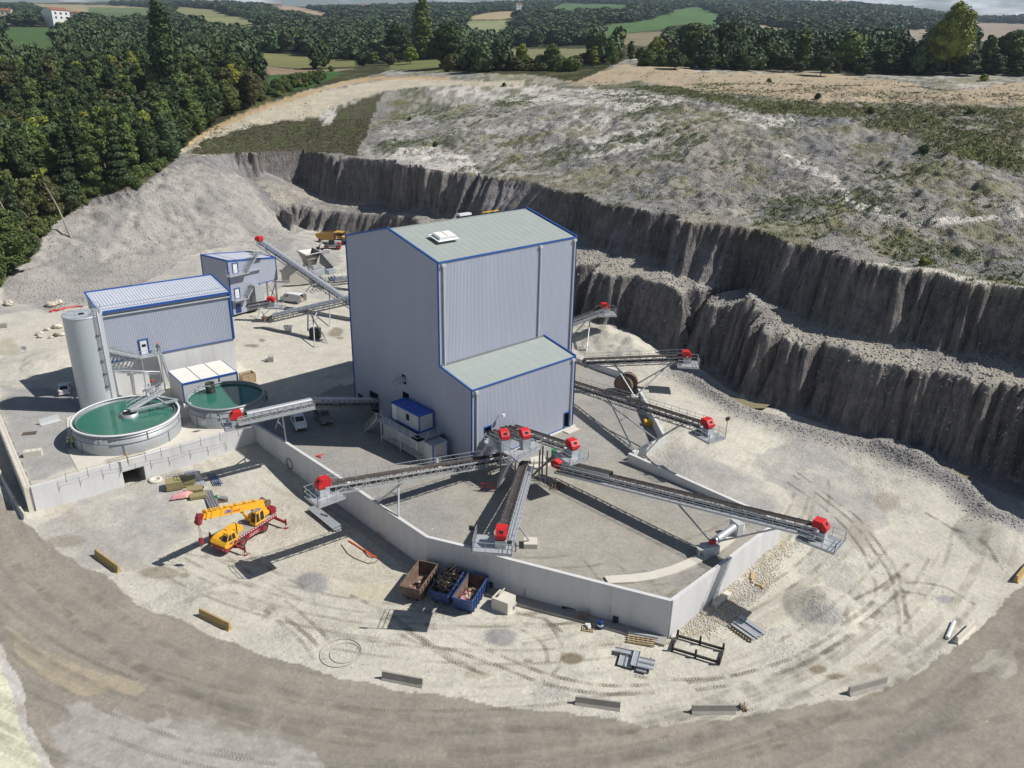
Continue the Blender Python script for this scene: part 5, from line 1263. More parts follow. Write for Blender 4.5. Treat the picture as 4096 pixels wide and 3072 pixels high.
    for lg in legs:
        u, pts = lg[0], lg[1:]
        top = tail + d * u - n * depth
        for i, f in enumerate(pts):
            lm = MB(); k = -1 if i == 0 else 1
            lm.tube([top + s * (W * .4 * (k if len(pts) > 1 else 0)), V3(f)], .11, 8)
            lm.build('leg', M['galv'], t)
        if len(pts) > 1:
            lm = MB(); a = (top + s * (-W * .4)).lerp(V3(pts[0]), .45); b_ = (top + s * (W * .4)).lerp(V3(pts[1]), .45); lm.beam(a, b_, .1); lm.build('brace', M['galv'], t)
    return t, d, hd, s, n, L
def footing(p, w_=.9, h=.5, label='pale concrete footing block under a conveyor leg', z0=None, grp='concrete footings of the conveyor legs'):
    m = MB(); z = gz(p.x, p.y) if z0 is None else z0
    m.obox(V3((p.x, p.y, z + h / 2 - .1)), V3((w_ / 2, 0, 0)), V3((0, w_ / 2, 0)), ZU * (h / 2 + .1))
    return single('footing_block', m, M['concw'], label, 'footing', grp)
c1h = at(944, 1672, 6.3); c1b = at(1247, 1606, 6.6); c1t = at(1515, 1606, 2.2)
f1, f2 = at(1145, 1766, .5), at(1098, 1724, 0.1)
cA = conveyor('covered_conveyor', 'tube-covered conveyor from the dark gable to the red drive over the smaller tank', c1t, c1b, W=1.2, cover=(0, (c1b - c1t).length, .50), hood=False, walk=1, color='d')
t_, d_, hd_, s_, n_, L_ = conveyor('conveyor_head_section', 'sunlit end section of the covered conveyor, reaching over the tank yard wall', c1b, c1h, W=1.2, cover=(0, (c1h - c1b).length - 1.4, .48), plat=(1.6, 1.7, 1.1, 2.0, 1.0), walk=-1, legs=[((c1h - c1b).length * .42, f1, f2)])
t_['group'] = 'belt conveyors of the plant'
h = at(1292, 1944, 6.75); tl = at(2030, 1822, 1.7)
L = (h - tl).length
conveyor('open_conveyor', 'open belt conveyor rising left over the wall towards the yellow crane', tl, h, railside=1, plat=(1.6, 1.7, 1.9, 1.2, 1.1), legs=[(L * .62, at(1500, 2018, .2), at(1594, 2066, .5))])
h = at(2006, 2144, 6.7); tl = at(2096, 1850, 1.8); L = (h - tl).length
conveyor('open_conveyor', 'steep open conveyor running straight at the camera above the skips, with a wide walkway', tl, h, walk=-1, plat=(1.5, 1.6, 1.2, 2.7, 1.0), legs=[(L * .70, at(2122, 2170, .3), at(2040, 2165, .2))], lamp=2)
footing(at(2122, 2172, .3), 1.5, .6, 'white concrete footing under the strut of the steep centre conveyor')
h = at(3282, 2114, 6.7); tl = at(2240, 1862, 2.0); L = (h - tl).length
cR_ = conveyor('open_conveyor', 'longest open conveyor, reaching right beyond the white corner wall', tl, h, walk=1, plat=(1.7, 2.2, 1.2, 1.7, 1.1), legs=[(L * .50, at(2842, 2164, 1.2)), (L * .88, at(2862, 2168, 1.2))])
m_ = MB(); dv = (h - tl).normalized(); sv = V3((dv.y, -dv.x, 0)).normalized(); nv = sv.cross(dv); nv = nv if nv.z > 0 else -nv
for k in (-1, 1): m_.obox(tl + dv * 4.3 + sv * .56 * k + nv * .42, dv * 3.6, sv * .04, nv * .24)
m_.obox(tl + dv * 4.3 + nv * .68, dv * 3.6, sv * .5, nv * .03, 1)
m_.build('feed_skirt', [M['galv'], M['black']], cR_[0])
m_ = MB(); m_.extr([(-.8, -.5), (.6, -.5), (.8, .2), (.2, .6), (-.7, .35)], tl + ZU * .3 - dv * .3, -V3((dv.x, dv.y, 0)).normalized(), sv, ZU, -.65, .65); m_.build('tail_guard', M['red'], cR_[0])
PV = thing('support_pivot', 'white pivot box and long steel tube carrying the longest conveyor above the curved track', 'support', at(2835, 2200, 0))
m_ = MB(); c = at(2838, 2195, .75); m_.obox(c, V3((.9, .25, 0)), V3((-.15, .55, 0)), ZU * .55); m_.obox(c + V3((-1.0, -.35, .35)), V3((.5, .12, 0)), V3((-.12, .5, 0)), ZU * .07);
for k in (-1, 1): m_.beam(c + V3((-1.3, -.35 + .4 * k, .3)), c + V3((-1.3, -.35 + .4 * k, -.7)), .12)
m_.build('pivot_box', M['lgrey'], PV)
m_ = MB(); m_.tube([c + V3((.4, .5, .5)), at(2935, 2108, 1.6)], .42, 16); m_.build('steel_tube', M['galv'], PV)
m_ = MB(); p = at(2945, 2112, .9); m_.obox(p, V3((.35, .15, 0)), V3((-.3, .7, 0)), ZU * .9); m_.build('end_frame', M['lgrey'], PV)
m_ = MB(); m_.obox(c + V3((.3, .2, .75)), V3((.35, .1, 0)), V3((-.05, .15, 0)), ZU * .2); m_.build('lock_lever', M['red'], PV)
h = at(2830, 1704, 7.0); tl = at(2285, 1530, 2.6); L = (h - tl).length
conveyor('open_conveyor', 'open conveyor passing over the gap between two retaining walls, with a floodlight pole', tl, h, plat=(1.5, 2.1, 1.2, 1.7, 1.1), railside=-1, color='d', legs=[(L * .30, at(2533, 1802, .9), at(2624, 1757, 1.6)), (L * .84, at(2535, 1805, 1.2), at(2630, 1760, 1.7))], lamp=1)
h = at(2746, 1426, 7.0); tl = V3((11.6, 120.4, 5.4)); L = (h - tl).length
cQ = conveyor('open_conveyor', 'level-looking conveyor on V-shaped struts in front of the quarry face', tl, h, plat=(1.4, 1.9, 1.2, 1.9, 1.1), railside=-1, color='d', legs=[(L * .30, at(2538, 1585, 1.0), at(2545, 1536, 1.6)), (L * .86, at(2541, 1585, 1.0), at(2547, 1536, 1.6))])
footing(at(2538, 1606, 0), 1.1, 1.0, 'square white footing block beside the rusty cylinder')
h = at(2420, 1232, 8.0); tl = at(2265, 1290, 5.3); L = (h - tl).length
conveyor('open_conveyor', 'short upper conveyor at the back right of the tall building', tl, h, plat=(1.5, 1.9, 1.2, 1.7, 1.0), walk=1, legs=[(L * .58, at(2345, 1412, 1.1)), (L * .5, at(2262, 1372, 1.2))])
def wallpt(px, py):
    u, z = wallhit(px, py); return O + U * u + ZU * z
for (tp, hp, hz, txt, pl_) in [((1975, 1731), (2017, 1750), 6.0, 'leftmost short conveyor with red cover coming out of the front wall', None), ((2020, 1716), (2100, 1746), 6.0, 'middle short conveyor with red cover coming out of the front wall', None), ((2057, 1712), (2290, 1788), 6.3, 'longest of the three conveyors coming out of the front wall, with a railed platform', (1.3, 1.8, 1.1, 1.7, 1.1))]:
    a = wallpt(*tp) + Vv * .8; h = at(*hp, hz)
    conveyor('short_conveyor', txt, a, h, W=1.0, plat=pl_, depth=.7, group='short conveyors on the front platform', railside=None)
    if pl_ is None:
        m_ = MB(); dd_ = V3((h.x - a.x, h.y - a.y, 0)).normalized(); ss_ = V3((dd_.y, -dd_.x, 0)); m_.obox(h - ZU * .75 + dd_ * .1, dd_ * .6, ss_ * .55, ZU * .7)
        m_.build('discharge_chute', M['galv'], bpy.data.objects[[o.name for o in bpy.data.objects if o.get('label') == txt][0]])
FP = thing('front_platform', 'raised steel platform with stairs below the red-hooded short conveyors', 'platform', at(2050, 1900, 0))
m_ = MB(); PZ = 4.5
m_.prism([at(*p, PZ).xy for p in [(1936, 1768), (1952, 1750), (2060, 1800), (2135, 1762), (2166, 1790), (2072, 1846), (2040, 1822)]], PZ - .22, PZ); m_.build('deck', M['galv'], FP)
m_ = MB(); rail(m_, [at(*p, PZ) for p in [(1937, 1768), (2040, 1822)]], 1.1, 1.3, .06); rail(m_, [at(*p, PZ) for p in [(2072, 1846), (2166, 1790)]], 1.1, 1.3, .06); m_.build('guard_rail', M['galv'], FP)
for (x, y, fx, fy) in [(2003, 1800, 0, 0), (2062, 1842, 0, 0), (2160, 1792, 0, 0), (2172, 1782, 0, 0), (2190, 1800, 0, 0)]:
    p = at(x, y, PZ); m_ = MB(); m_.beam(V3((p.x, p.y, 0)), p - ZU * .1, .22); m_.build('leg', M['galvd'], FP)
m_ = MB(); m_.tube([at(2230, 1818, 4.4), at(2152, 1880, 0)], .14, 8); m_.tube([at(2222, 1812, 4.4), at(2160, 1876, 0)], .12, 8); m_.build('brace', M['galvd'], FP)
stairs(FP, at(1996, 1946, .1), at(2052, 1836, PZ), .95, 1)
m_ = MB(); m_.prism([at(*p, .25).xy for p in [(2110, 1850), (2210, 1853), (2165, 1872), (2120, 1868)]], 0, .25); m_.prism([at(*p, .6).xy for p in [(2120, 1830), (2175, 1818), (2185, 1845), (2125, 1848)]], .0, .6)
single('footing_slab', m_, M['concw'], 'white concrete footing slabs under the front platform', 'footing')
h = at(1036, 962, 13.3); tl = at(1440, 1238, 2.6)
dd_ = (tl - h);
conveyor('covered_conveyor', 'long silver tube-covered conveyor climbing to the plant house roof, red at its top', tl, h, W=1.3, cover=(2, (h - tl).length - 1.3, .60), walk=1, legs=[((h - tl).length * .30, at(1235, 1321, .4), at(1320, 1301, .4))])
tl = at(1078, 1270, 2.4); h = at(1430, 1188, 9.0); L = (h - tl).length
conveyor('covered_conveyor', 'tube-covered conveyor from under the plant house up to the tall building', tl, h, W=1.2, cover=(1.2, L, .56), hood=False, color='d', legs=[(L * .47, at(1259, 1386, .3), at(1311, 1370, .3))])
m_ = MB(); m_.extr([(-.5, -.5), (.5, -.5), (.3, .4), (-.4, .4)], tl - V3((.8, .3, .1)), U, Vv, ZU, -.5, .5); single('tail_guard', m_, M['rust'], 'dark red tail guard at the low end of the plant house conveyor', 'guard')
h = at(1086, 1206, 4.4); tl = at(990, 1222, 3.4)
conveyor('short_conveyor', 'short conveyor with a red cover and landing beside the plant house foot', tl, h, W=1.1, plat=(1.4, 2.4, 1.0, 1.2, 1.0), depth=.8, group='belt conveyors of the plant')
for (x, y, z) in [(1030, 1240, 3.2), (1105, 1245, 3.2)]:
    pass
m_ = MB();
for a, b in (((1035, 1215, 3.0), (1065, 1285, .4)), ((1100, 1215, 3.0), (1045, 1270, .4)), ((1040, 1215, 3.0), (1035, 1265, .4)), ((1110, 1218, 3.0), (1098, 1280, .4))): m_.beam(at(*a), at(*b), .14)
single('trestle', m_, M['galv'], 'crossed steel legs under the short red-covered conveyor by the plant house', 'trestle')
tl = at(1318, 1125, 2.2); h = at(1432, 1112, 3.6)
conveyor('covered_conveyor', 'grey tube-covered conveyor leaving the crusher towards the back of the tall building', tl, h, W=1.3, cover=(.5, (h - tl).length, .8), hood=False, color='d', depth=1.0)
# feed hopper and crusher
HQ = [at(700 + x / 2.765, 800 + y / 2.765, 6.2) for x, y in [(1340, 555), (1450, 612), (1618, 575), (1520, 528)]]
hpc = sum(HQ, V3((0, 0, 0))) / 4
HP = thing('feed_hopper', 'big open dark-grey feed hopper with flared sides above the crusher', 'hopper', V3((hpc.x, hpc.y, 1.8)))
m_ = MB()
def ringm(mb, a, b):
    n = len(a); mb.add([tuple(v) for v in a] + [tuple(v) for v in b], [(i, (i + 1) % n, n + (i + 1) % n, n + i) for i in range(n)])
top_ = HQ; low = [hpc.lerp(v, .62) - ZU * 2.0 for v in HQ]; bot = [hpc.lerp(v, .5) - ZU * 3.6 for v in HQ]
ringm(m_, low, top_); ringm(m_, bot, low); m_.add([tuple(v + ZU * .8) for v in bot], [(0, 1, 2, 3)]); m_.build('bin', M['gcar'], HP)
m_ = MB()
for i in range(4): m_.beam(HQ[i], HQ[(i + 1) % 4], .18, .2); m_.beam(low[i].lerp(HQ[i], .3), low[(i + 1) % 4].lerp(HQ[(i + 1) % 4], .3), .14)
m_.build('rim', M['lgrey'], HP)
for v in bot:
    m_ = MB(); m_.beam(V3((v.x, v.y, 1.6)), v + ZU * .2, .22); m_.build('leg', M['galvd'], HP)
CW = thing('crusher', 'mobile-style crusher frame with pipes and rails between the feed hopper and the tall building', 'machine', at(1290, 1090, 2))
A_ = lambda x, y, z: at(700 + x / 2.765, 800 + y / 2.765, z)
m_ = MB(); m_.add([tuple(A_(*p)) for p in [(1610, 585, 6.2), (1750, 740, 4.6), (1740, 800, 3.0), (1600, 700, 2.5)]], [(0, 1, 2, 3)]); m_.add([tuple(A_(*p) + V3((-.15, .1, 0))) for p in [(1610, 585, 6.2), (1750, 740, 4.6), (1740, 800, 3.0), (1600, 700, 2.5)]], [(3, 2, 1, 0)])
m_.beam(A_(1612, 585, 6.2), A_(1750, 740, 4.6), .2); m_.build('side_plate', M['galvd'], CW)
m_ = MB(); c = A_(1620, 800, 3.2); m_.obox(c, U * 2.6, Vv * 1.3, ZU * .5); m_.obox(A_(1720, 790, 4.3), U * 1.0, Vv * .9, ZU * .5); m_.obox(A_(1560, 740, 4.0), U * 1.1, Vv * .7, ZU * .4); m_.build('body', M['galv'], CW)
m_ = MB()
for k in range(6):
    a = A_(1640 + 30 * k, 905 - 8 * k, 3.4); m_.tube([a, a + V3((-1.2, 2.2, .2)), a + V3((-1.2, 2.2, -1.4))], .09, 6)
for k in range(4): m_.beam(A_(1560 + 60 * k, 880 - 14 * k, 3.5), A_(1560 + 60 * k, 880 - 14 * k, 1.9), .12)
m_.build('pipework', M['galv'], CW)
m_ = MB(); m_.obox(A_(1755, 870, 3.0), U * .9, Vv * .6, ZU * .35); m_.build('motor', M['bskip'], CW)
m_ = MB(); rail(m_, [A_(1690, 830, 3.8), A_(1850, 830, 3.8), A_(1850, 860, 3.8)], 1.0, 1.2, .06); m_.build('guard_rail', M['galv'], CW)
m_ = MB()
for k in (-1, 1): m_.beam(A_(1470 + 14 * k, 660, 5.2), A_(1500 + 14 * k, 760, 2.4), .08)
for i in range(9): m_.beam(A_(1458, 660, 5.2).lerp(A_(1488, 760, 2.4), i / 8), A_(1486, 660, 5.2).lerp(A_(1516, 760, 2.4), i / 8), .05)
m_.build('ladder', M['galv'], CW)
for pts_, nm in [(((1180, 870), (1215, 740), (1340, 650), (1450, 700), (1440, 780), (1290, 870)), 'broken'), ((((1270, 915), (1270, 850), (1340, 775), (1450, 850), (1450, 905), (1450, 905))), 'b')]:
    m_ = MB(); q = [A_(x, y, 1.6) for x, y in pts_]
    a, b = q[0], q[-1]
    dirv = (b - a); dirv.z = 0; dirv = dirv.normalized() if dirv.length > .1 else U; nn_ = V3((-dirv.y, dirv.x, 0))
    Wd = 4.6; Hh = 4.2 if nm == 'broken' else 3.0
    m_.extr([(0, -.5), (Wd, -.5), (Wd, Hh * .55), (Wd * .5, Hh), (0, Hh * .45)], a, dirv, nn_, ZU, 0, .5)
    single('wing_wall', m_, M['concd'] if nm == 'broken' else M['concw'], 'dark angled concrete wing wall left of the feed hopper' if nm == 'broken' else 'pale pointed concrete wing wall in front of the darker one by the hopper', 'wall')
# placing on the ground
def G(px, py, z=-4.0):
    p = at(px, py, z)
    for _ in range(4):
        p = at(px, py, gz(p.x, p.y))
    return p
X_, Y_ = V3((1, 0, 0)), V3((0, 1, 0))
def head(a, b):
    d = V3((b.x - a.x, b.y - a.y, 0)); return d.normalized(), d.length
# vehicles
def wheel(parent, c, ax, r=.34, w_=.22, rim='galv'):
    """ax = outward axle direction"""
    m = MB(); m.tube([c - ax * w_ / 2, c + ax * w_ / 2], r, 20); m.tube([c + ax * (w_ / 2 - .02), c + ax * (w_ / 2 + .015)], r * .62, 16)
    o = m.build('wheel', M['black'], parent)
    m = MB(); m.tube([c + ax * (w_ / 2), c + ax * (w_ / 2 + .03)], r * .55, 14); m.tube([c + ax * (w_ / 2), c + ax * (w_ / 2 + .07)], r * .2, 8); m.build('rim', M[rim], o)
def vehicle(name, label, pos, fwd, st, mat, whl, wins, r=.34, cat='car', group=None, rim='galv', extra=None):
    """st: stations (x, z_low, z_belt, z_roof, half_w, half_w_roof) front to back in metres"""
    f = V3((fwd.x, fwd.y, 0)).normalized(); s = V3((f.y, -f.x, 0))
    t = thing(name, label, cat, pos, group)
    W_ = lambda x, y, z: pos + f * x + s * y + ZU * z
    m = MB(); rings = []
    for (x, zl, zb, zr, hw, hr) in st:
        rings.append([W_(x, -hw * .97, zl), W_(x, -hw, zl + (zb - zl) * .5), W_(x, -hw * .98, zb), W_(x, -hr, zr - .03), W_(x, -hr * .86, zr), W_(x, hr * .86, zr), W_(x, hr, zr - .03), W_(x, hw * .98, zb), W_(x, hw, zl + (zb - zl) * .5), W_(x, hw * .97, zl)])
    n = 10; vs = [v for r_ in rings for v in r_]
    fs = [(i * n + k, i * n + (k + 1) % n, (i + 1) * n + (k + 1) % n, (i + 1) * n + k) for i in range(len(st) - 1) for k in range(n)]
    m.add(vs, fs, 0, False); m.add(rings[0], [tuple(range(n))[::-1]]); m.add(rings[-1], [tuple(range(n))])
    m.build('body', M[mat], t)
    def ip(x):
        for a, b in zip(st[:-1], st[1:]):
            if b[0] <= x <= a[0]:
                q = (a[0] - x) / (a[0] - b[0]); return [a[i] + (b[i] - a[i]) * q for i in range(6)]
        return list(st[-1])
    for w_ in wins:
        m = MB()
        if w_[0] == 'side':
            for k in (-1, 1):
                for (x0, x1) in w_[1:]:
                    A, B = ip(x0), ip(x1)
                    def pt(S, x, fr):
                        hw = S[4] * .98 + (S[5] - S[4] * .98) * fr; return W_(x, k * (hw + .012), S[2] + (S[3] - .03 - S[2]) * fr)
                    q = [pt(A, x0, .08), pt(B, x1, .08), pt(B, x1, .86), pt(A, x0, .86)]
                    m.add(q, [(0, 1, 2, 3) if k > 0 else (3, 2, 1, 0)])
            m.build('side_window', M['glass'], t)
        else:
            A, B = ip(w_[1]), ip(w_[2]); e = .02
            q = []
            for S, x in ((A, w_[1]), (B, w_[2])):
                q += [W_(x + (e if w_[0] == 'front' else -e), -S[5] * .82, S[3] + e), W_(x + (e if w_[0] == 'front' else -e), S[5] * .82, S[3] + e)]
            m.add(q, [(0, 1, 3, 2)]); m.build('windscreen' if w_[0] == 'front' else 'rear_window', M['glass'], t)
    for x in whl:
        for k in (-1, 1): wheel(t, W_(x, k * (st[len(st) // 2][4] - .12), r), s * k, r, rim=rim)
    m = MB()
    for k in (-1, 1): m.obox(W_(st[0][0] + .0, k * st[0][4] * .72, st[0][2] - .12), f * .04, s * .16, ZU * .08)
    m.build('headlight', M['lgrey'], t)
    m = MB()
    for k in (-1, 1): m.obox(W_(st[-1][0], k * st[-1][4] * .86, st[-1][2] - .05), f * .04, s * .07, ZU * .18)
    m.build('tail_light', M['red'], t)
    m = MB(); m.obox(W_(st[0][0] - .02, 0, .38), f * .08, s * st[0][4] * .9, ZU * .12); m.build('bumper', M['black'], t)
    if extra: extra(t, W_, f, s)
    return t
VAN = [(2.0, .3, .75, .80, .72, .55), (1.75, .22, .92, .98, .86, .66), (1.05, .22, 1.05, 1.12, .90, .74), (.35, .22, 1.1, 1.75, .90, .72), (0.0, .22, 1.1, 1.83, .90, .74), (-1.9, .22, 1.1, 1.83, .90, .76), (-2.2, .25, 1.05, 1.72, .88, .74), (-2.24, .3, 1.0, 1.2, .86, .8)]
CAR = [(2.1, .3, .66, .70, .70, .52), (1.85, .2, .82, .87, .86, .64), (1.0, .2, .92, .98, .90, .72), (.15, .2, .95, 1.46, .90, .60), (-.3, .2, .95, 1.52, .90, .62), (-1.4, .2, .95, 1.46, .90, .62), (-2.0, .22, .95, 1.05, .86, .70), (-2.15, .3, .85, .9, .82, .66)]
BIGV = [(2.5, .3, .9, .95, .84, .62), (2.25, .25, 1.1, 1.15, .95, .74), (1.75, .25, 1.2, 1.28, .97, .82), (1.15, .25, 1.25, 1.92, .97, .80), (.8, .25, 1.25, 2.0, .97, .84), (-2.3, .25, 1.25, 2.0, .97, .86), (-2.42, .3, 1.2, 1.9, .95, .84)]
p = at(1185, 1700, 0) ; vehicle('parked_van', 'small white van parked nose-forward under the covered conveyor', V3((-31.0, 105.0, .02)), V3((.42, -.9, 0)), VAN, 'white', (1.35, -1.35), [('side', (.85, .38), (.30, -.55)), ('front', .98, .40)], cat='van')
vehicle('parked_car', 'dark grey people carrier parked in the shade beside the small white van', V3((-27.9, 107.0, .02)), V3((.50, -.86, 0)), VAN, 'gcar', (1.35, -1.35), [('side', (.85, .38), (.30, -.6), (-.7, -1.6)), ('front', .98, .40)])
vehicle('parked_car', 'white estate car with open dark tailgate in the shadow left of the silo', V3((-71.2, 116.2, .02)), V3((-.45, .89, 0)), CAR, 'white', (1.3, -1.3), [('side', (.85, .2), (.05, -.6), (-.7, -1.35)), ('front', .98, .2), ('back', -1.42, -1.98)])
def vdoors(t, W_, f, s):
    m = MB(); m.obox(W_(-2.44, 0, 1.1), f * .02, s * .8, ZU * .78); m.build('load_space', M['dark'], t)
    for k in (-1, 1):
        m = MB(); m.obox(W_(-2.44 - .42, k * .98, 1.12), f * .42, s * .03, ZU * .8); m.build('rear_door', M['white'], t)
    m = MB(); m.obox(W_(-2.5, .2, .75), f * .1, s * .4, ZU * .3); m.build('load', M['wood'], t)
pv = G(1165, 1195, 1.0); vehicle('parked_van', 'larger white van with both rear doors open near the plant house', V3((-48.6, 167.6, gz(-48.6, 167.6) + .02)), V3((-.93, .36, 0)), BIGV, 'white', (1.6, -1.5), [('side', (1.62, 1.17), (1.1, .3)), ('front', 1.72, 1.2)], cat='van', extra=vdoors)
dtp = at(1335, 968, 2.2); gz0 = gz(dtp.x, dtp.y)
f = V3((.97, -.20, 0)).normalized(); s = V3((f.y, -f.x, 0))
DT = thing('dump_truck', 'dusty yellow articulated dump truck on the quarry floor, partly behind the tall building', 'truck', dtp)
W_ = lambda x, y, z: V3((dtp.x, dtp.y, gz0)) + f * (x - 1.2) + s * y + ZU * z
m_ = MB()
pr = [(-3.6, 2.6), (-3.0, 1.5), (1.6, 1.3), (2.1, 3.4), (1.4, 3.3), (-2.9, 2.95)]
for k in (-1, 1): m_.extr(pr, W_(0, 0, 0), f, s, ZU, k * 1.5 - .06, k * 1.5 + .06)
m_.add([W_(*p) for p in [(-3.6, -1.5, 2.6), (-3.6, 1.5, 2.6), (-3.0, 1.5, 1.5), (-3.0, -1.5, 1.5), (1.6, 1.5, 1.35), (1.6, -1.5, 1.35), (2.0, 1.5, 3.3), (2.0, -1.5, 3.3)]], [(0, 1, 2, 3), (3, 2, 4, 5), (5, 4, 6, 7)]); m_.obox(W_(2.35, 0, 3.4), f * .5, s * 1.5, ZU * .05)
for x in (-2.2, -1.1, 0, 1.1):
    for k in (-1, 1): m_.obox(W_(x, k * 1.58, 2.2), f * .07, s * .05, ZU * .7)
m_.build('tipper_body', M['dyel'], DT)
m_ = MB(); m_.obox(W_(-.6, 0, 2.55), f * 2.4, s * 1.3, ZU * .18); m_.build('load', M['rust'], DT)
m_ = MB(); m_.obox(W_(3.4, 0, 2.5), f * .75, s * .9, ZU * .85); m_.obox(W_(3.4, 0, 3.42), f * .9, s * 1.05, ZU * .06); m_.extr([(-.2, 1.2), (2.0, 1.2), (1.9, 1.9), (.0, 2.3)], W_(4.2, 0, 0), f, s, ZU, -1.2, 1.2)
cb_ = m_.build('cab', M['dyel'], DT)
m_ = MB(); m_.obox(W_(3.4, 0, 2.8), f * .78, s * .93, ZU * .35); m_.build('window', M['glass'], cb_)
m_ = MB(); m_.obox(W_(.5, 0, 1.1), f * 3.6, s * .5, ZU * .2); m_.build('chassis', M['galvd'], DT)
for x in (-1.9, -.2, 3.9):
    for k in (-1, 1): wheel(DT, W_(x, k * 1.25, .85), s * k, .85, .55, 'dyel')
tp = at(1330, 992, 2.0); tg = gz(tp.x, tp.y); f = V3((-.96, -.2, 0)).normalized(); s = V3((f.y, -f.x, 0))
TH = thing('telehandler', 'white and red telescopic handler parked beside the feed hopper', 'telehandler', tp)
W_ = lambda x, y, z: V3((tp.x, tp.y, tg)) + f * x + s * y + ZU * z
m_ = MB(); m_.extr([(-2.3, .7), (2.2, .7), (2.2, 1.2), (-1.4, 1.5), (-2.3, 1.4)], W_(0, 0, 0), f, s, ZU, -1.0, 1.0); m_.build('chassis', M['galvd'], TH)
m_ = MB(); m_.obox(W_(.1, -.55, 1.85), f * .75, s * .42, ZU * .65); m_.obox(W_(.1, -.55, 2.53), f * .7, s * .42, ZU * .05, 1); m_.build('cab', [M['glass'], M['black']], TH)
m_ = MB(); m_.beam(W_(-2.4, .3, 1.9), W_(2.6, .3, 2.2), .45, .5); m_.beam(W_(2.6, .3, 2.2), W_(3.4, .3, .8), .4, .4); m_.build('boom', M['white'], TH)
m_ = MB(); m_.extr([(-2.5, .9), (-1.7, .9), (-1.7, 1.9), (-2.4, 1.7)], W_(0, 0, 0), f, s, ZU, -.9, .9); m_.build('engine_cover', M['red'], TH)
m_ = MB(); m_.obox(W_(3.5, .3, .6), f * .12, s * 1.0, ZU * .5); m_.build('fork_carriage', M['black'], TH)
for x in (-1.6, 1.6):
    for k in (-1, 1): wheel(TH, W_(x, k * 1.0, .62), s * k, .62, .42, 'red')
# mobile crane
f = V3((-.47, -.883, 0)).normalized(); s = V3((-f.y, f.x, 0))        # s towards the camera's right
s = V3((.883, -.47, 0))
CG = gz(-31.9, 82.3); cc_ = V3((-31.9, 82.3, CG))
CR = thing('mobile_crane', 'yellow and dark red two-axle mobile crane with lettered telescopic boom on outriggers', 'crane', cc_)
W_ = lambda x, y, z: cc_ + f * x + s * y + ZU * z
m_ = MB()
m_.obox(W_(-.4, 0, 1.25), f * 3.5, s * 1.22, ZU * .22); m_.obox(W_(-.2, 0, .95), f * 3.4, s * .5, ZU * .3)
for k in (-1, 1):
    m_.obox(W_(0.0, 1.05 * k, .85), f * .75, s * .16, ZU * .3); m_.obox(W_(.95, 1.1 * k, .9), f * .2, s * .12, ZU * .45); m_.obox(W_(-.95, 1.1 * k, .9), f * .2, s * .12, ZU * .45)
m_.obox(W_(3.9, 0, .75), f * .5, s * 1.2, ZU * .18)
cho = m_.build('carrier', M['dred'], CR)
m_ = MB()
for i in range(18): m_.obox(W_(-3.7 + i * .37, 1.235, 1.38), f * .09, s * .012, ZU * .05)
for j in range(2): m_.obox(W_(0.0, 1.22, .70 + .22 * j), f * .7, s * .02, ZU * .012)
m_.build('reflector_stripe', M['white'], cho)
m_ = MB(); m_.obox(W_(-1.3, 0, 1.485), f * 2.5, s * 1.15, ZU * .015); m_.obox(W_(1.5, .7, 1.5), f * .6, s * .5, ZU * .02); m_.build('deck', M['concd'], cho)
m_ = MB(); m_.extr([(2.3, .95), (4.35, .95), (4.45, 1.45), (4.15, 1.75), (3.55, 1.95), (2.3, 1.95)], W_(0, 0, 0), f, s, ZU, -1.2, 1.2)
m_.extr([(.75, 1.5), (2.4, 1.5), (2.4, 2.05), (1.9, 2.15), (.8, 2.1)], W_(0, 0, 0), f, s, ZU, -1.05, .35); m_.build('engine_cover', M['yel'], CR)
m_ = MB()
lo_, hi_ = [(2.55, .25), (4.15, .25), (4.15, 1.22), (2.55, 1.22)], [(2.65, .32), (3.62, .32), (3.62, 1.15), (2.65, 1.15)]
m_.add([W_(x, y, 1.6) for x, y in lo_] + [W_(x, y, 2.62) for x, y in hi_], [(0, 3, 2, 1), (4, 5, 6, 7), (0, 1, 5, 4), (1, 2, 6, 5), (2, 3, 7, 6), (3, 0, 4, 7)])
lc_ = m_.build('driving_cab', M['yel'], CR)
m_ = MB()
m_.add([W_(4.13, .36, 1.74), W_(4.13, 1.12, 1.74), W_(3.67, 1.06, 2.5), W_(3.67, .42, 2.5)], [(0, 1, 2, 3)])
m_.add([W_(3.95, 1.225, 1.85), W_(2.75, 1.24, 1.75), W_(2.8, 1.20, 2.48), W_(3.6, 1.185, 2.48)], [(0, 1, 2, 3)])
m_.build('window', M['glass'], lc_)
m_ = MB(); m_.beam(W_(3.3, 1.235, 1.1), W_(3.3, 1.2, 2.55), .07); m_.build('door_frame', M['yel'], lc_)
m_ = MB(); m_.beam(W_(1.9, .55, 1.6), W_(1.9, .55, 3.1), .1); m_.build('exhaust', M['black'], CR)
m_ = MB(); m_.obox(W_(4.35, 0, .95), f * .14, s * 1.25, ZU * .16); m_.beam(W_(4.5, .5, .8), W_(4.7, .5, .75), .1); m_.build('bumper', M['dred'], CR)
m_ = MB()
for k in (-1, 1): m_.obox(W_(4.5, .9 * k, 1.0), f * .03, s * .14, ZU * .07)
m_.build('headlight', M['lgrey'], CR)
m_ = MB(); m_.tube([W_(-1.7, 0, 1.45), W_(-1.7, 0, 1.8)], .85, 24); m_.obox(W_(-1.9, .0, 2.0), f * 1.3, s * .75, ZU * .22); m_.extr([(-3.2, 1.8), (-1.9, 1.8), (-2.2, 3.0), (-3.1, 3.2)], W_(0, 0, 0), f, s, ZU, -.55, .45); m_.build('turntable', M['yel'], CR)
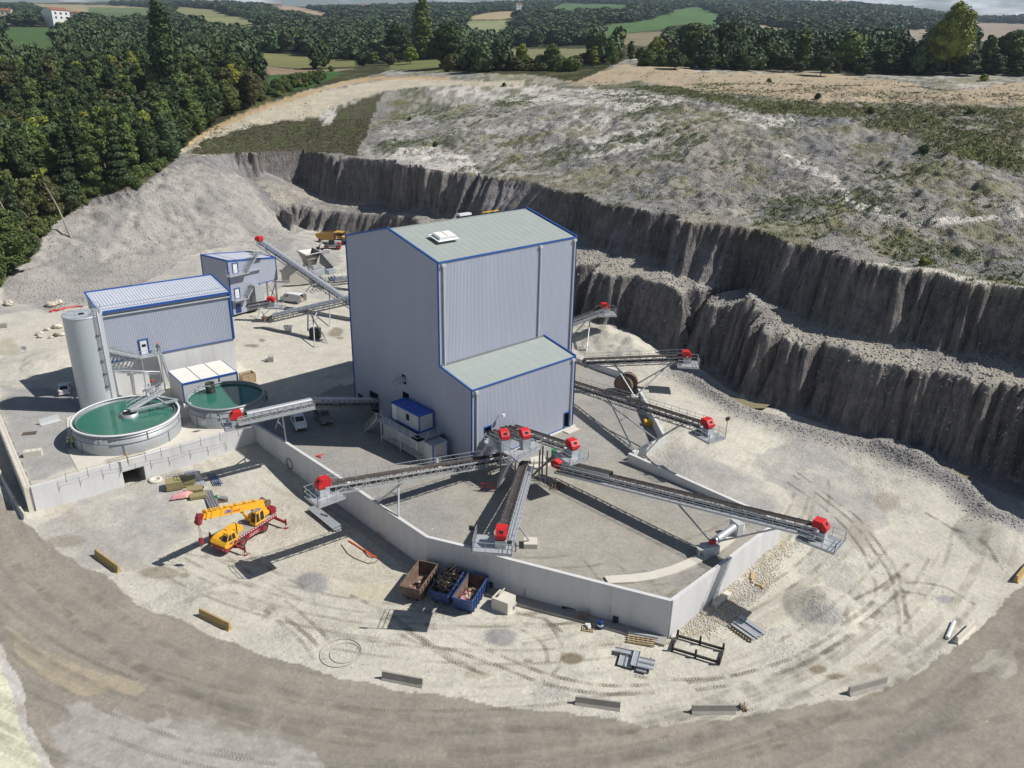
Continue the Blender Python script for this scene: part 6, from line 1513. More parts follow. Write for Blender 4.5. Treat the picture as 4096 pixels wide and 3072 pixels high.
m_ = MB(); lo_, hi_ = [(-2.0, .35), (-.35, .35), (-.35, 1.25), (-2.0, 1.25)], [(-1.9, .38), (-.7, .38), (-.7, 1.2), (-1.9, 1.2)]
m_.add([W_(x, y, 1.65) for x, y in lo_] + [W_(x, y, 3.25) for x, y in hi_], [(0, 3, 2, 1), (4, 5, 6, 7), (0, 1, 5, 4), (1, 2, 6, 5), (2, 3, 7, 6), (3, 0, 4, 7)])
uc = m_.build('operator_cab', M['yel'], CR)
m_ = MB()
m_.add([W_(-.385, .46, 1.95), W_(-.385, 1.15, 1.95), W_(-.66, 1.1, 3.1), W_(-.66, .48, 3.1)], [(0, 1, 2, 3)])
for (a, b) in ((-.55, -1.1), (-1.2, -1.85)): m_.add([W_(a, 1.255, 1.95), W_(b, 1.255, 1.95), W_(b + .04, 1.225, 3.08), W_(a - .15, 1.225, 3.08)], [(0, 1, 2, 3)])
m_.build('window', M['glass'], uc)
m_ = MB(); m_.obox(W_(-1.25, .8, 3.27), f * .5, s * .33, ZU * .02); m_.build('roof_window', M['galvd'], uc)
m_ = MB(); m_.obox(W_(-3.75, -.1, 1.9), f * .42, s * 1.05, ZU * .38); m_.build('counterweight', M['dred'], CR)
m_ = MB(); m_.tube([W_(-3.4, -.6, 3.05), W_(-3.4, .45, 3.05)], .38, 16); m_.tube([W_(-3.4, -.65, 3.05), W_(-3.4, -.6, 3.05)], .48, 16); m_.tube([W_(-3.4, .45, 3.05), W_(-3.4, .5, 3.05)], .48, 16); m_.build('winch', M['rust'], CR)
b0 = W_(-3.2, -.15, 3.0); b1 = at(800, 2066, 2.35)
bd = (b1 - b0).normalized(); bL = (b1 - b0).length; bs_ = V3((-bd.y, bd.x, 0)).normalized()
if bs_.dot(s) < 0: bs_ = -bs_
bn = bs_.cross(bd); bn = bn if bn.z > 0 else -bn
m_ = MB()
for (u0, u1, hw, hh) in ((0, bL * .86, .30, .40), (bL * .84, bL * .94, .26, .34), (bL * .93, bL, .22, .28)):
    m_.obox(b0 + bd * (u0 + u1) / 2, bd * (u1 - u0) / 2, bs_ * hw, bn * hh)
for u in (.55, .72, .86, .93): m_.obox(b0 + bd * bL * u, bd * .06, bs_ * .36, bn * .46)
m_.build('boom', M['yel'], CR)
m_ = MB()
for k in (-1, 1):
    m_.beam(b0 + bd * 1.8 + bs_ * .24 * k + bn * .62, b1 - bd * .5 + bs_ * .2 * k + bn * .6, .06)
for i in range(16):
    u = 1.8 + (bL - 2.4) * i / 15; m_.beam(b0 + bd * u - bs_ * .24 + bn * (.42 if i % 2 else .64), b0 + bd * (u + .4) + bs_ * .24 + bn * (.64 if i % 2 else .42), .05)
    if i % 3 == 0: m_.obox(b0 + bd * u + bn * .5, bd * .06, bs_ * .28, bn * .14)
m_.build('jib_lattice', M['yel'], CR)
m_ = MB(); m_.tube([W_(-.9, -.15, 2.0), b0 + bd * 4.1 - bn * .35], .14, 10); m_.build('lift_cylinder', M['yel'], CR)
m_ = MB(); m_.extr([(-.3, .3), (.35, .35), (.5, -.1), (.3, -.95), (-.15, -.9), (-.2, -.2)], b1, bd, bs_, bn, -.26, .26)
for k in (-1, 1): m_.tube([b1 + bd * .2 - bn * .6 + bs_ * .27 * k, b1 + bd * .2 - bn * .6 + bs_ * .33 * k], .26, 12)
m_.build('boom_head', M['dred'], CR)
hk = b1 + bd * .35 - ZU * .9
m_ = MB();
for k in (-1, 1): m_.beam(hk + bs_ * .1 * k, hk + bs_ * .1 * k - ZU * 1.9, .03)
m_.build('hoist_rope', M['black'], CR)
m_ = MB(); m_.extr([(-.22, 0), (.22, 0), (.26, -.5), (.08, -.85), (-.08, -.85), (-.26, -.5)], hk - ZU * 1.85, bd, bs_, ZU, -.16, .16); m_.tube([hk - ZU * 2.7, hk - ZU * 2.95, hk - ZU * 3.05 + bd * .12, hk - ZU * 2.95 + bd * .22], .045, 6); m_.build('hook_block', M['dred'], CR)
def text_on(txt, name, org, dx, up, nrm, size, mat, parent, ital=0.0, bold=0.0):
    cu = bpy.data.curves.new('tmp', 'FONT'); cu.body = txt; cu.size = size; cu.extrude = 0.004; cu.offset = bold; cu.shear = ital; cu.resolution_u = 3
    to = bpy.data.objects.new('tmp', cu); COL.objects.link(to)
    bpy.context.view_layer.update()
    me = bpy.data.meshes.new_from_object(to.evaluated_get(bpy.context.evaluated_depsgraph_get()))
    bpy.data.objects.remove(to)
    me.materials.clear(); me.materials.append(mat)
    mtx = Matrix(((dx.x, up.x, nrm.x, org.x), (dx.y, up.y, nrm.y, org.y), (dx.z, up.z, nrm.z, org.z), (0, 0, 0, 1)))
    me.transform(mtx)
    o = bpy.data.objects.new(name, me); COL.objects.link(o)
    o.parent = parent; o.matrix_parent_inverse = PINV.get(parent.name, Matrix())
    return o
tdx = -bd                                            # reading direction: from the tip back to the root
o_ = b0 + bd * bL * .665 + bs_ * .312 - bn * .20
text_on('CM', 'lettering', o_, tdx, bn, bs_, .58, M['bluep'], CR, bold=.02)
text_on('l', 'lettering', o_ + tdx * .93, tdx, bn, bs_, .58, M['bluep'], CR, bold=.02)
m_ = MB(); m_.ell(o_ + tdx * 1.06 + bn * .58, .09, .09, .09, 8, 6); m_.build('lettering_dot', M['red'], CR)
text_on('LEVAGE', 'lettering', o_ + tdx * 1.28, tdx, bn, bs_, .36, M['red'], CR, ital=.3, bold=.008)
text_on('CMI', 'door_lettering', W_(3.75, 1.27, 1.35), -f, ZU, s, .26, M['bluep'], CR, bold=.01)
for x in (1.75, -1.75):
    for k in (-1, 1): wheel(CR, W_(x, 1.02 * k, .62), s * k, .62, .42, 'dred')
for x, e in ((3.05, 1.0), (-3.7, 1.0)):
    for k in (-1, 1):
        m_ = MB(); m_.beam(W_(x, 1.0 * k, .95), W_(x, 2.9 * k, .82), .2, .28); m_.beam(W_(x, 2.85 * k, .45), W_(x, 2.85 * k, 1.3), .18); og = m_.build('outrigger', M['dred'], CR)
        m_ = MB(); m_.tube([W_(x, 2.85 * k, .06), W_(x, 2.85 * k, .5)], .06, 8); m_.build('jack', M['white'], og)
        m_ = MB(); m_.tube([W_(x, 2.85 * k, .0), W_(x, 2.85 * k, .08)], .25, 12); m_.build('foot_pad', M['dred'], og)
# site cabins
q0 = at(1400 + 705 / 2.115, 1500 + 772 / 2.115, 0); q0 = V3((-10.27, 93.71, 0)); cu = U; cv_ = Vv     # front-left corner
LC_ = thing('site_container', 'lower grey ribbed steel container with blue corner posts beside the tall building', 'container', q0)
LCL, LCW, LCH = 11.5, 2.44, 2.75
def contr(t, o, L, W, H, wallm, top, topm, posts='blue', ribs=True):
    m = MB()
    corr(m, o, cu, W, lambda u: o.z + .1, lambda u: o.z + H - .1, -cv_, pitch=.28, dep=.05); corr(m, o, cv_, L, lambda u: o.z + .1, lambda u: o.z + H - .1, -cu, pitch=.5 if ribs else 2.4, dep=.05 if ribs else .02)
    corr(m, o + cu * W, cv_, L, lambda u: o.z + .1, lambda u: o.z + H - .1, cu, pitch=.28, dep=.05); corr(m, o + cv_ * L, cu, W, lambda u: o.z + .1, lambda u: o.z + H - .1, cv_, pitch=.28, dep=.05)
    m.build('wall', wallm, t)
    m = MB(); m.obox(o + cu * W / 2 + cv_ * L / 2 + ZU * (H - .12), cu * (W / 2 - .05), cv_ * (L / 2 - .05), ZU * .03); m.build('roof', topm, t)
    m = MB()
    for a in (0, W):
        for b in (0, L): m.beam(o + cu * a + cv_ * b + ZU * .0, o + cu * a + cv_ * b + ZU * H, .18)
    m.build('corner_post', M[posts], t)
    m = MB(); c4 = [o, o + cu * W, o + cu * W + cv_ * L, o + cv_ * L]
    for i in range(4):
        m.beam(c4[i] + ZU * (H - .08), c4[(i + 1) % 4] + ZU * (H - .08), .16, .16); m.beam(c4[i] + ZU * .1, c4[(i + 1) % 4] + ZU * .1, .14, .2)
    m.build('frame', top, t)
contr(LC_, q0 + ZU * .25, LCL, LCW, LCH - .15, M['lgrey'], M['lgrey'], M['galv'], posts='blue')
m_ = MB(); m_.prism([(q0 - cu * .25 - cv_ * .9).xy, (q0 + cu * (LCW + .4) - cv_ * .9).xy, (q0 + cu * (LCW + .4) + cv_ * LCL).xy, (q0 - cu * .25 + cv_ * LCL).xy], -.1, .26); m_.build('plinth', M['concw'], LC_)
m_ = MB(); m_.obox(q0 + cu * .55 - cv_ * .35 + ZU * .75, cu * .35, cv_ * .25, ZU * .42); m_.build('air_conditioner', M['white'], LC_)
m_ = MB(); m_.obox(q0 - cu * .04 + cv_ * 3.6 + ZU * 1.4, cu * .03, cv_ * .5, ZU * 1.05); m_.build('door', M['lgrey'], LC_)
UCb = q0 + cv_ * 3.9 + cu * .75 + ZU * 3.15
UC_ = thing('control_cabin', 'upper site cabin with bright blue roof, half in shade, standing on the grey container', 'cabin', UCb)
contr(UC_, UCb, 6.4, 2.4, 2.5, M['lgrey'], M['bluer'], M['bluer'], ribs=False)
m_ = MB(); m_.obox(UCb - cu * .06 + cv_ * 2.5 + ZU * 1.5, cu * .02, cv_ * .42, ZU * .5, 0); m_.build('window', M['glass'], UC_)
m_ = MB()
for a, b in ((1, 0), (-1, 0), (0, 1), (0, -1)): m_.obox(UCb - cu * .08 + cv_ * (2.5 + .45 * a) + ZU * (1.5 + .53 * b), cu * .03, cv_ * (.04 if a else .48), ZU * (.57 if a else .04))
m_.build('window_frame', M['white'], UC_)
m_ = MB(); m_.obox(UCb - cu * .05 + cv_ * 5.6 + ZU * 1.25, cu * .03, cv_ * .5, ZU * 1.1); m_.build('door', M['white'], UC_)
CWK = thing('cabin_walkway', 'galvanised walkway with railings and stair along the stacked site cabins', 'walkway', q0 + cv_ * 6)
m_ = MB(); zz = 3.05
m_.obox(q0 - cu * .45 + cv_ * 6.6 + ZU * zz, cu * .65, cv_ * 4.9, ZU * .06); m_.obox(q0 + cu * 1.6 + cv_ * 2.75 + ZU * zz, cu * 2.6, cv_ * .85, ZU * .06); m_.obox(q0 - cu * .45 + cv_ * 5.6 + ZU * .75, cu * .6, cv_ * 3.6, ZU * .05); m_.build('deck', M['galv'], CWK)
m_ = MB(); rail(m_, [q0 - cu * 1.08 + cv_ * 11.4 + ZU * zz, q0 - cu * 1.08 + cv_ * 1.9 + ZU * zz, q0 + cu * 4.1 + cv_ * 1.9 + ZU * zz, q0 + cu * 4.1 + cv_ * 3.6 + ZU * zz], 1.1, 1.5, .055); m_.build('guard_rail', M['galv'], CWK)
m_ = MB(); rail(m_, [q0 - cu * 1.05 + cv_ * 9.2 + ZU * .75, q0 - cu * 1.05 + cv_ * 2.0 + ZU * .75, q0 - cu * .1 + cv_ * 2.0 + ZU * .75], 1.1, 1.5, .05); m_.build('lower_guard_rail', M['galv'], CWK)
stairs(CWK, q0 - cu * .6 + cv_ * 14.6 + ZU * .05, q0 - cu * .6 + cv_ * 11.5 + ZU * zz, 1.0, 1)
for b in (2.1, 6, 10.5):
    m_ = MB(); m_.beam(q0 - cu * 1.0 + cv_ * b, q0 - cu * 1.0 + cv_ * b + ZU * zz, .12); m_.build('post', M['galv'], CWK)
# skips
def skip(near, far, w_, h, mat, label, fill):
    d, L = head(near, far); s = V3((d.y, -d.x, 0)); z = gz((near.x + far.x) / 2, (near.y + far.y) / 2)
    o = V3((near.x, near.y, z + .05)); t = thing('skip', label, 'skip', o, 'open waste skips by the wall')
    b = [(.45, -w_ / 2 + .1), (.45, w_ / 2 - .1), (L - .1, w_ / 2 - .1), (L - .1, -w_ / 2 + .1)]; tp = [(-.15, -w_ / 2), (-.15, w_ / 2), (L, w_ / 2), (L, -w_ / 2)]
    P_ = lambda q, zz, k=1.0: o + d * (L / 2 + (q[0] - L / 2) * k) + s * q[1] * k + ZU * zz
    m = MB(); A = [P_(q, .15) for q in b]; B = [P_(q, h) for q in tp]
    m.add(A + B, [(0, 1, 2, 3)] + [(i, (i + 1) % 4, 4 + (i + 1) % 4, 4 + i) for i in range(4)])
    for k in range(6):
        u = L * (k + .7) / 6.4
        for e in (-1, 1): m.beam(o + d * u + s * (w_ / 2 - .03) * e + ZU * .2, o + d * u + s * (w_ / 2 + .05) * e + ZU * (h - .1), .1, .08)
    for i in range(4): m.beam(B[i], B[(i + 1) % 4], .12, .12)
    m.build('shell', M[mat], t)
    m = MB(); A2 = [P_(q, .22, .965) for q in b]; B2 = [P_(q, h - .02, .975) for q in tp]
    m.add(A2 + B2, [(3, 2, 1, 0)] + [(4 + i, 4 + (i + 1) % 4, (i + 1) % 4, i) for i in range(4)]); m.build('lining', M['rust'], t)
    m = MB()
    for k in (-1, 1): m.beam(o + d * .4 + s * .5 * k, o + d * (L - .1) + s * .5 * k, .16, .2)
    m.build('skid', M['black'], t)
    rr = random.Random(int(L * 1000)); m = MB()
    for i in range(fill[0]):
        x = rr.uniform(.5, L * fill[2]); y = rr.uniform(-w_ / 2 + .25, w_ / 2 - .25); zz = rr.uniform(.3, fill[1]); c = o + d * x + s * y + ZU * zz
        if fill[3] == 'timber':
            v = V3((rr.uniform(-1, 1), rr.uniform(-1, 1), rr.uniform(-.4, .6))).normalized(); m.beam(c - v * rr.uniform(.3, .9), c + v * rr.uniform(.3, .9), rr.uniform(.08, .2), rr.uniform(.04, .1), mi=rr.randrange(3))
        else:
            v = V3((rr.uniform(-1, 1), rr.uniform(-1, 1), rr.uniform(-.6, .6))).normalized(); u_ = v.cross(ZU).normalized(); k = rr.uniform(.08, .24); m.obox(c, v * k, u_ * k * rr.uniform(.4, 1), u_.cross(v) * k * rr.uniform(.2, .8), mi=rr.randrange(3))
    m.build('waste', [M['dwood'], M['wood'] if fill[3] == 'timber' else M['rock'], M['dwood'] if fill[3] == 'timber' else M['pink']], t)['kind'] = 'stuff'
    return t
skip(V3((-10.45, 70.1, 0)), V3((-9.0, 74.7, 0)), 2.3, 1.9, 'rust', 'rusty nearly empty skip with flaking pale sides, leftmost of three', (28, .7, .6, 'rubble'))
skip(V3((-7.35, 69.5, 0)), V3((-5.9, 73.6, 0)), 2.15, 1.8, 'bskip', 'middle blue skip heaped high with broken dark timber', (120, 2.2, .95, 'timber'))
skip(V3((-4.75, 68.3, 0)), V3((-3.25, 72.6, 0)), 2.25, 1.9, 'bskip', 'blue skip with pale mixed rubbish inside, rightmost of three', (130, 1.0, .75, 'rubble'))
# concrete traffic barriers
def barrier(a, b, mat, label):
    d, L = head(a, b); s = V3((-d.y, d.x, 0)); o = V3((a.x, a.y, min(gz(a.x, a.y), gz(b.x, b.y)) - .05))
    m = MB(); m.extr([(-.32, 0), (.32, 0), (.32, .1), (.16, .35), (.09, .95), (-.09, .95), (-.16, .35), (-.32, .1)], o, s, d, ZU, 0, L)
    for k in (.25, .75):
        m.obox(o + d * L * k + ZU * .05, d * .14, s * .325, ZU * .06)
    single('concrete_barrier', m, M[mat], label, 'barrier', 'concrete barriers along the haul road')
for (a, b, mat, lab) in [((385, 2222), (478, 2290), 'yconc', 'tan concrete barrier beside the road, nearest the tank yard corner'), ((802, 2460), (922, 2520), 'yconc', 'ochre painted concrete barrier at the road edge below the crane'),
    ((1530, 2712), (1692, 2744), 'concd', 'grey concrete barrier at the road edge below the skips'), ((2300, 2812), (2480, 2838), 'concd', 'grey concrete barrier left of the two side by side at the bottom middle'),
    ((2765, 2850), (2940, 2848), 'concd', 'damp-stained grey concrete barrier with small debris at its right end'), ((3392, 2778), (3542, 2734), 'concd', 'pale concrete barrier angled up to the right near muddy patches'),
    ((3822, 2575), (3892, 2508), 'concw', 'clean pale concrete barrier lying beside a thin white pipe'), ((4060, 2330), (4110, 2262), 'yconc', 'yellow-striped concrete barrier cut by the right edge of the photo'),
    ((62, 2012), (104, 2080), 'concw', 'pale concrete barrier ending the row beside the dark gap at far left'), ((10, 1915), (60, 2008), 'concw', 'pale concrete barrier, second of the row up the left edge'), ((-40, 1800), (8, 1911), 'concw', 'pale concrete barrier, highest of the row at the left edge')]:
    barrier(G(*a), G(*b), mat, lab)
# loose things about the yard
def blockbox(c, d, L, W, H, mb=None, z0=None):
    m = mb or MB(); s = V3((-d.y, d.x, 0)); z = gz(c.x, c.y) if z0 is None else z0
    m.obox(V3((c.x, c.y, z + H / 2)), d * L / 2, s * W / 2, ZU * H / 2); return m
def lego(px, py, a, L, W, H, lab, mat='concw', zz=-4):
    c = G(px, py, zz); d = V3((math.cos(a), math.sin(a), 0)); m = blockbox(c, d, L, W, H); s = V3((-d.y, d.x, 0)); z = gz(c.x, c.y)
    n = max(1, int(L / .6))
    for i in range(n):
        m.lathe(V3((c.x, c.y, z + H)) + d * L * ((i + .5) / n - .5), [(.16, 0), (.13, .09), (.01, .09)], 10)
    return single('concrete_block', m, M[mat], lab, 'block', 'stacking concrete blocks')
lego(134, 1822, .35, 2.1, .9, .8, 'white stacking block with round studs standing in the tank yard', zz=0)
lego(1084, 1446, .2, .9, .8, .9, 'squat grey stacking block on the open ground behind the tanks', 'concd', 0)
lego(1064, 1443, .3, .6, .5, .6, 'small white block beside the squat grey one behind the tanks', 'white', 0)
lego(1309, 1012, .1, 1.9, .9, .9, 'white stacking block below the telehandler wheels', 'white', 2)
lego(12, 1310, .3, 1.6, .9, .8, 'brownish stacking block at the far left edge', 'concd', 0)
c = G(2014, 2432); d = V3((.87, -.49, 0)); m_ = blockbox(c, d, 2.0, 1.7, 1.5); s = V3((-d.y, d.x, 0))
t_ = tag(m_.build('concrete_chamber', M['concw']), 'tan square concrete chamber with a slab leaning on top, right of the skips', 'chamber')
m_ = MB(); zc_ = gz(c.x, c.y) + 1.5; m_.obox(V3((c.x, c.y, zc_ + .2)) - d * .45 + s * .2, d * .12 + ZU * .25, s * .6, (d * .5 - ZU * .25) * .12); single('leaning_slab', m_, M['concd'], 'thin slab leaning on top of the tan concrete chamber', 'slab')
a = G(2048, 2438); b = G(2066, 2412); m_ = MB(); m_.tube([a + ZU * .25, b + ZU * .25], .26, 14); single('pipe', m_, M['galvd'], 'short grey pipe lying against the tan concrete chamber', 'pipe')
def drum(px, py, mat, lab, zz=-4, r=.32, h=.92, band=None):
    c = G(px, py, zz); m = MB(); c.z = gz(c.x, c.y); m.lathe(c, [(r, 0), (r, h * .33), (r + .02, h * .34), (r, h * .36), (r, h * .66), (r + .02, h * .67), (r, h * .69), (r, h), (r - .02, h + .01), (.01, h - .03)], 20)
    t = thing('drum', lab, 'drum', c); m.build('shell', M[mat], t)
    if band:
        m = MB(); m.lathe(c, [(r + .012, h * .40), (r + .012, h * .62)], 20); m.build('label_band', M[band], t)
    return t
drum(1967, 2352, 'navy', 'dark blue drum in the wall shadow, left one of a pair'); drum(1992, 2355, 'navy', 'dark blue drum in the wall shadow, right one of a pair')
drum(2400, 2512, 'navy', 'blue drum with a white band near the corner wall', band='white'); drum(2462, 2492, 'black', 'black drum standing alone against the corner wall footing')
drum(866, 1993, 'greenp', 'small green tub beside the pallet near the crane', r=.2, h=.4)
c = G(2500, 1572, 0); m_ = MB(); ax_ = V3((.55, .83, 0)); t_ = thing('rusty_cylinder', 'big rusty brown cylinder lying open-ended against the low curved wall', 'cylinder', c)
cc = V3((c.x, c.y, 1.75));
ringa = []
for (u, r0) in ((-1.1, 1.75), (1.3, 1.75)):
    pass
m_.tube([cc - ax_ * 1.1, cc + ax_ * 1.3], 1.6, 40); m_.build('shell', M['rust'], t_)
m_ = MB(); m_.tube([cc - ax_ * 1.16, cc - ax_ * 1.1], .5, 20); m_.build('end_plate', M['rust'], t_)
def stack(name, px, py, a, L, items, mat, lab, cat, zz=-4, z0=0.0, grp=None):
    """items: (offset across, width, height above ground, thickness, shift along)"""
    c = G(px, py, zz); d = V3((math.cos(a), math.sin(a), 0)); s = V3((-d.y, d.x, 0)); z = gz(c.x, c.y); m = MB()
    for (o_, w_, h_, th, sh_) in items: m.obox(V3((c.x, c.y, z + h_ + z0)) + s * o_ + d * sh_, d * L / 2, s * w_ / 2, ZU * th / 2)
    return single(name, m, M[mat], lab, cat, grp)
A1 = math.atan2(-.75, .66)
stack('sheet_stack', 781, 1916, math.atan2(-.8, .6), 5.2, [(i * .3 - .6, .26, .25 + .03 * (i % 2), .05, i * .1) for i in range(5)], 'galv', 'bundle of long pale steel profiles lying below the doorway wall', 'steel sections')
stack('steel_bars', 858, 1915, math.atan2(-.8, .62), 3.6, [(i * .22 - .5, .1, .12, .1, i * .12) for i in range(5)], 'bskip', 'blue and rusty steel bars on the ground near the wall shadow', 'steel bars')
stack('steel_sections', 846, 2005, math.atan2(-.86, .52), 6.4, [(i * .32 - .5, .24, .2, .16, i * .2) for i in range(4)], 'galvd', 'long dark grey steel sections lying behind the crane boom', 'steel sections')
stack('sheet_stack', 1298, 2078, math.atan2(-.74, .67), 6.2, [(i * .27 - .55, .22, .45, .1, 0) for i in range(5)] + [(.1, 1.3, .25, .05, .3), (.25, 1.2, .12, .05, .5)], 'galv', 'long stack of grey metal sheets beside the retaining wall', 'sheet stack')
c = G(1298, 2074); m_ = MB()
for k in range(5): m_.ell((c.x - .4 + .22 * k, c.y + .15 - .12 * k, gz(c.x, c.y) + .58), .09, .09, .12, 8, 6)
single('lifting_straps', m_, M['black'], 'row of small black loops on top of the long sheet stack', 'straps')
for (x, y, L, W, H, mat, lab) in [(700, 1952, 2.0, 1.6, 1.1, 'olive', 'tallest olive insulation stack, on the left of the group'), (752, 1940, 2.0, 1.5, .9, 'olive', 'olive insulation stack at the back of the group'), (780, 1968, 2.0, 1.3, .6, 'olive', 'low olive insulation stack in the middle right of the group'), (794, 1990, 2.0, 1.1, .4, 'olive', 'lowest flat olive insulation stack nearest the crane')]:
    c = G(x, y); a = .42; d = V3((math.cos(a), math.sin(a), 0)); s = V3((-d.y, d.x, 0)); z = gz(c.x, c.y); m = MB()
    n = max(2, int(H / .2))
    for i in range(n):
        m.obox(V3((c.x + random.uniform(-.05, .05), c.y + random.uniform(-.05, .05), z + .12 + H * (i + .5) / n)), d * L / 2, s * W / 2, ZU * (H / n / 2 - .012))
    m.obox(V3((c.x, c.y, z + .06)), d * L / 2 * .95, s * W / 2 * .95, ZU * .05)
    single('insulation_stack', m, M[mat], lab, 'insulation stack', 'stacks of olive insulation slabs')
c = G(732, 1990); z = gz(c.x, c.y); m_ = MB(); random.seed(3); nn = 9
g_ = [[V3((c.x + (i / nn - .5) * 2.4 * .9 + (j / nn - .5) * .6, c.y + (j / nn - .5) * 1.5 + (i / nn - .5) * .8, z + .78 * (1 - max(abs(i / nn - .5), abs(j / nn - .5)) ** 4 * 12) + random.uniform(-.05, .05))) for j in range(nn + 1)] for i in range(nn + 1)]
m_.add([v for r_ in g_ for v in r_], [(i * (nn + 1) + j, (i + 1) * (nn + 1) + j, (i + 1) * (nn + 1) + j + 1, i * (nn + 1) + j + 1) for i in range(nn) for j in range(nn)], 0, True)
single('plastic_sheeting', m_, M['pink'], 'crumpled pink and white sheeting draped over a bundle', 'sheeting')
def pallet(px, py, a, lab, zz=-4, W=1.2, L=.9, tilt=0, mat='wood'):
    c = G(px, py, zz); d = V3((math.cos(a), math.sin(a), 0)); s = V3((-d.y, d.x, 0)); z = gz(c.x, c.y); m = MB(); up = ZU
    if tilt:
        s = (s * math.cos(tilt) + ZU * math.sin(tilt)); up = d.cross(s)
        if up.z < 0: up = -up
    o = V3((c.x, c.y, z + (.07 if not tilt else .5)))
    for i in range(6): m.obox(o + d * (W * (i / 5 - .5)) * .9 + up * .06, d * .05, s * L / 2, up * .012)
    for k in (-1, 0, 1): m.obox(o + s * k * L * .45, d * W / 2, s * .05, up * .045)
    return single('pallet', m, M[mat], lab, 'pallet', 'timber pallets')
pallet(118, 1735, .3, 'weathered pallet lying flat in the tank yard', 0, mat='dwood', W=1.8)
pallet(2352, 2516, -.2, 'pallet of small white fittings beside the banded drum'); pallet(2330, 2480, -.2, 'grey pallet leaning on the wall footing', tilt=1.1, mat='dwood')
m_ = MB(); c = G(2352, 2514)
for k in range(9): m_.obox(V3((c.x + random.uniform(-.4, .4), c.y + random.uniform(-.25, .25), gz(c.x, c.y) + random.uniform(.2, .45))), V3((.12, .03, 0)), V3((-.02, .1, 0)), V3((0, .02, .08)))
single('fittings_heap', m_, M['white'], 'small heap of white metal fittings on the pallet by the banded drum', 'fittings')
pallet(893, 2004, .35, 'pallet carrying rolls beside the small green tub', mat='dwood')
m_ = MB(); c = G(893, 2000)
for k in range(4):
    q = V3((c.x - .4 + k * .26, c.y + .1 - .06 * k, gz(c.x, c.y) + .3)); m_.tube([q - Y_ * .35, q + Y_ * .35], .12, 8)
single('membrane_rolls', m_, M['galvd'], 'four grey rolls lying side by side on the pallet behind the crane', 'rolls')
c = at(992, 1528, 0); t_ = thing('timber_crate', 'open-topped slatted timber crate between the white cabin and the round tank', 'crate', c); m_ = MB(); d = V3((math.cos(.7), math.sin(.7), 0)); s = V3((-d.y, d.x, 0))
for i in range(5):
    for e in (-1, 1): m_.obox(c + ZU * (.2 + .32 * i) + s * .8 * e, d * 1.1, s * .03, ZU * .13); m_.obox(c + ZU * (.2 + .32 * i) + d * 1.1 * e, d * .03, s * .8, ZU * .13)
for e in (-1, 1):
    for e2 in (-1, 0, 1): m_.obox(c + ZU * .8 + s * .84 * e + d * 1.05 * e2, d * .06, s * .04, ZU * .8)
m_.build('slats', M['wood'], t_); m_ = MB(); m_.obox(c + ZU * .7, d * 1.0, s * .7, ZU * .6); m_.build('contents', M['dwood'], t_)
a, b = at(162, 1702, 0), at(242, 1680, 0); d, L = head(a, b); s = V3((-d.y, d.x, 0)); m_ = MB()
m_.extr([(-.5, 0), (.3, 0), (.3, .9), (.24, .9), (.24, .07), (-.5, .07)], a + ZU * .02, s, d, ZU, 0, L); single('steel_trough', m_, M['lgrey'], 'L-shaped pale steel channel lying in the tank yard, dark inside', 'channel')
m_ = MB(); c = at(102, 1418, 0); m_.beam(c, c + ZU * 1.5, .08); m_.obox(c + ZU * 1.25, X_ * .5, Y_ * .04, ZU * .35); single('notice_board', m_, M['white'], 'small white board on a post at the far left ground', 'sign')
m_ = MB(); c = at(1262, 1350, .3); t_ = thing('dark_tank', 'black boxy tank standing under the plant house conveyor', 'tank', c)
m_.prism([(c + v).xy for v in (V3((-1, -.6, 0)), V3((.9, -.7, 0)), V3((1, .7, 0)), V3((-.9, .8, 0)))], 0.2, 2.1); m_.build('shell', M['black'], t_)
m_ = MB(); m_.prism([(c + v).xy for v in (V3((-.7, -.4, 0)), V3((.6, -.45, 0)), V3((.7, .5, 0)), V3((-.6, .55, 0)))], 2.1, 2.2); m_.build('lid', M['galvd'], t_)
m_ = MB(); c = at(1158, 1325, .3); m_.add([c + V3(p) for p in [(-.7, -.4, .1), (.5, -.4, .1), (.5, .4, .1), (-.7, .4, .1), (-1, -.6, 1.1), (.7, -.6, 1.1), (.7, .6, 1.1), (-1, .6, 1.1)]], [(0, 1, 2, 3), (0, 1, 5, 4), (1, 2, 6, 5), (2, 3, 7, 6), (3, 0, 4, 7)]); single('white_tub', m_, M['white'], 'open white tapered tub on the ground under the long covered conveyor', 'tub')
c = atg(478, 1166, 120); c = V3((-76.5, 148.0, gz(-76.5, 148.0)));  q = at(475, 1166, c.z + 2.3); m_ = MB(); zz = gz(q.x, q.y)
t_ = thing('red_container', 'dark red container showing just above the press building roof', 'container', V3((q.x, q.y, zz))); m_ = MB(); m_.obox(V3((q.x, q.y, zz + 1.25)), td * 3.0, tn * 1.2, ZU * 1.25); m_.build('body', M['dred'], t_)
m_ = MB()
for k in range(-9, 10): m_.obox(V3((q.x, q.y, zz + 2.53)) + td * k * .31, td * .06, tn * 1.15, ZU * .03)
m_.build('roof_rib', M['dred'], t_)
m_ = MB(); pts = [at(199, 1244, 1.2), at(214, 1238, 1.2), at(228, 1239, 1.2), at(250, 1232, 1.2), at(280, 1226, 1.2), at(311, 1222, 1.2), at(330, 1222, 1.2)]
m_.tube([V3((p.x, p.y, gz(p.x, p.y) + .2)) for p in pts], .2, 8); single('red_hose', m_, M['red'], 'thick red hose lying on the ground left of the press building', 'hose')
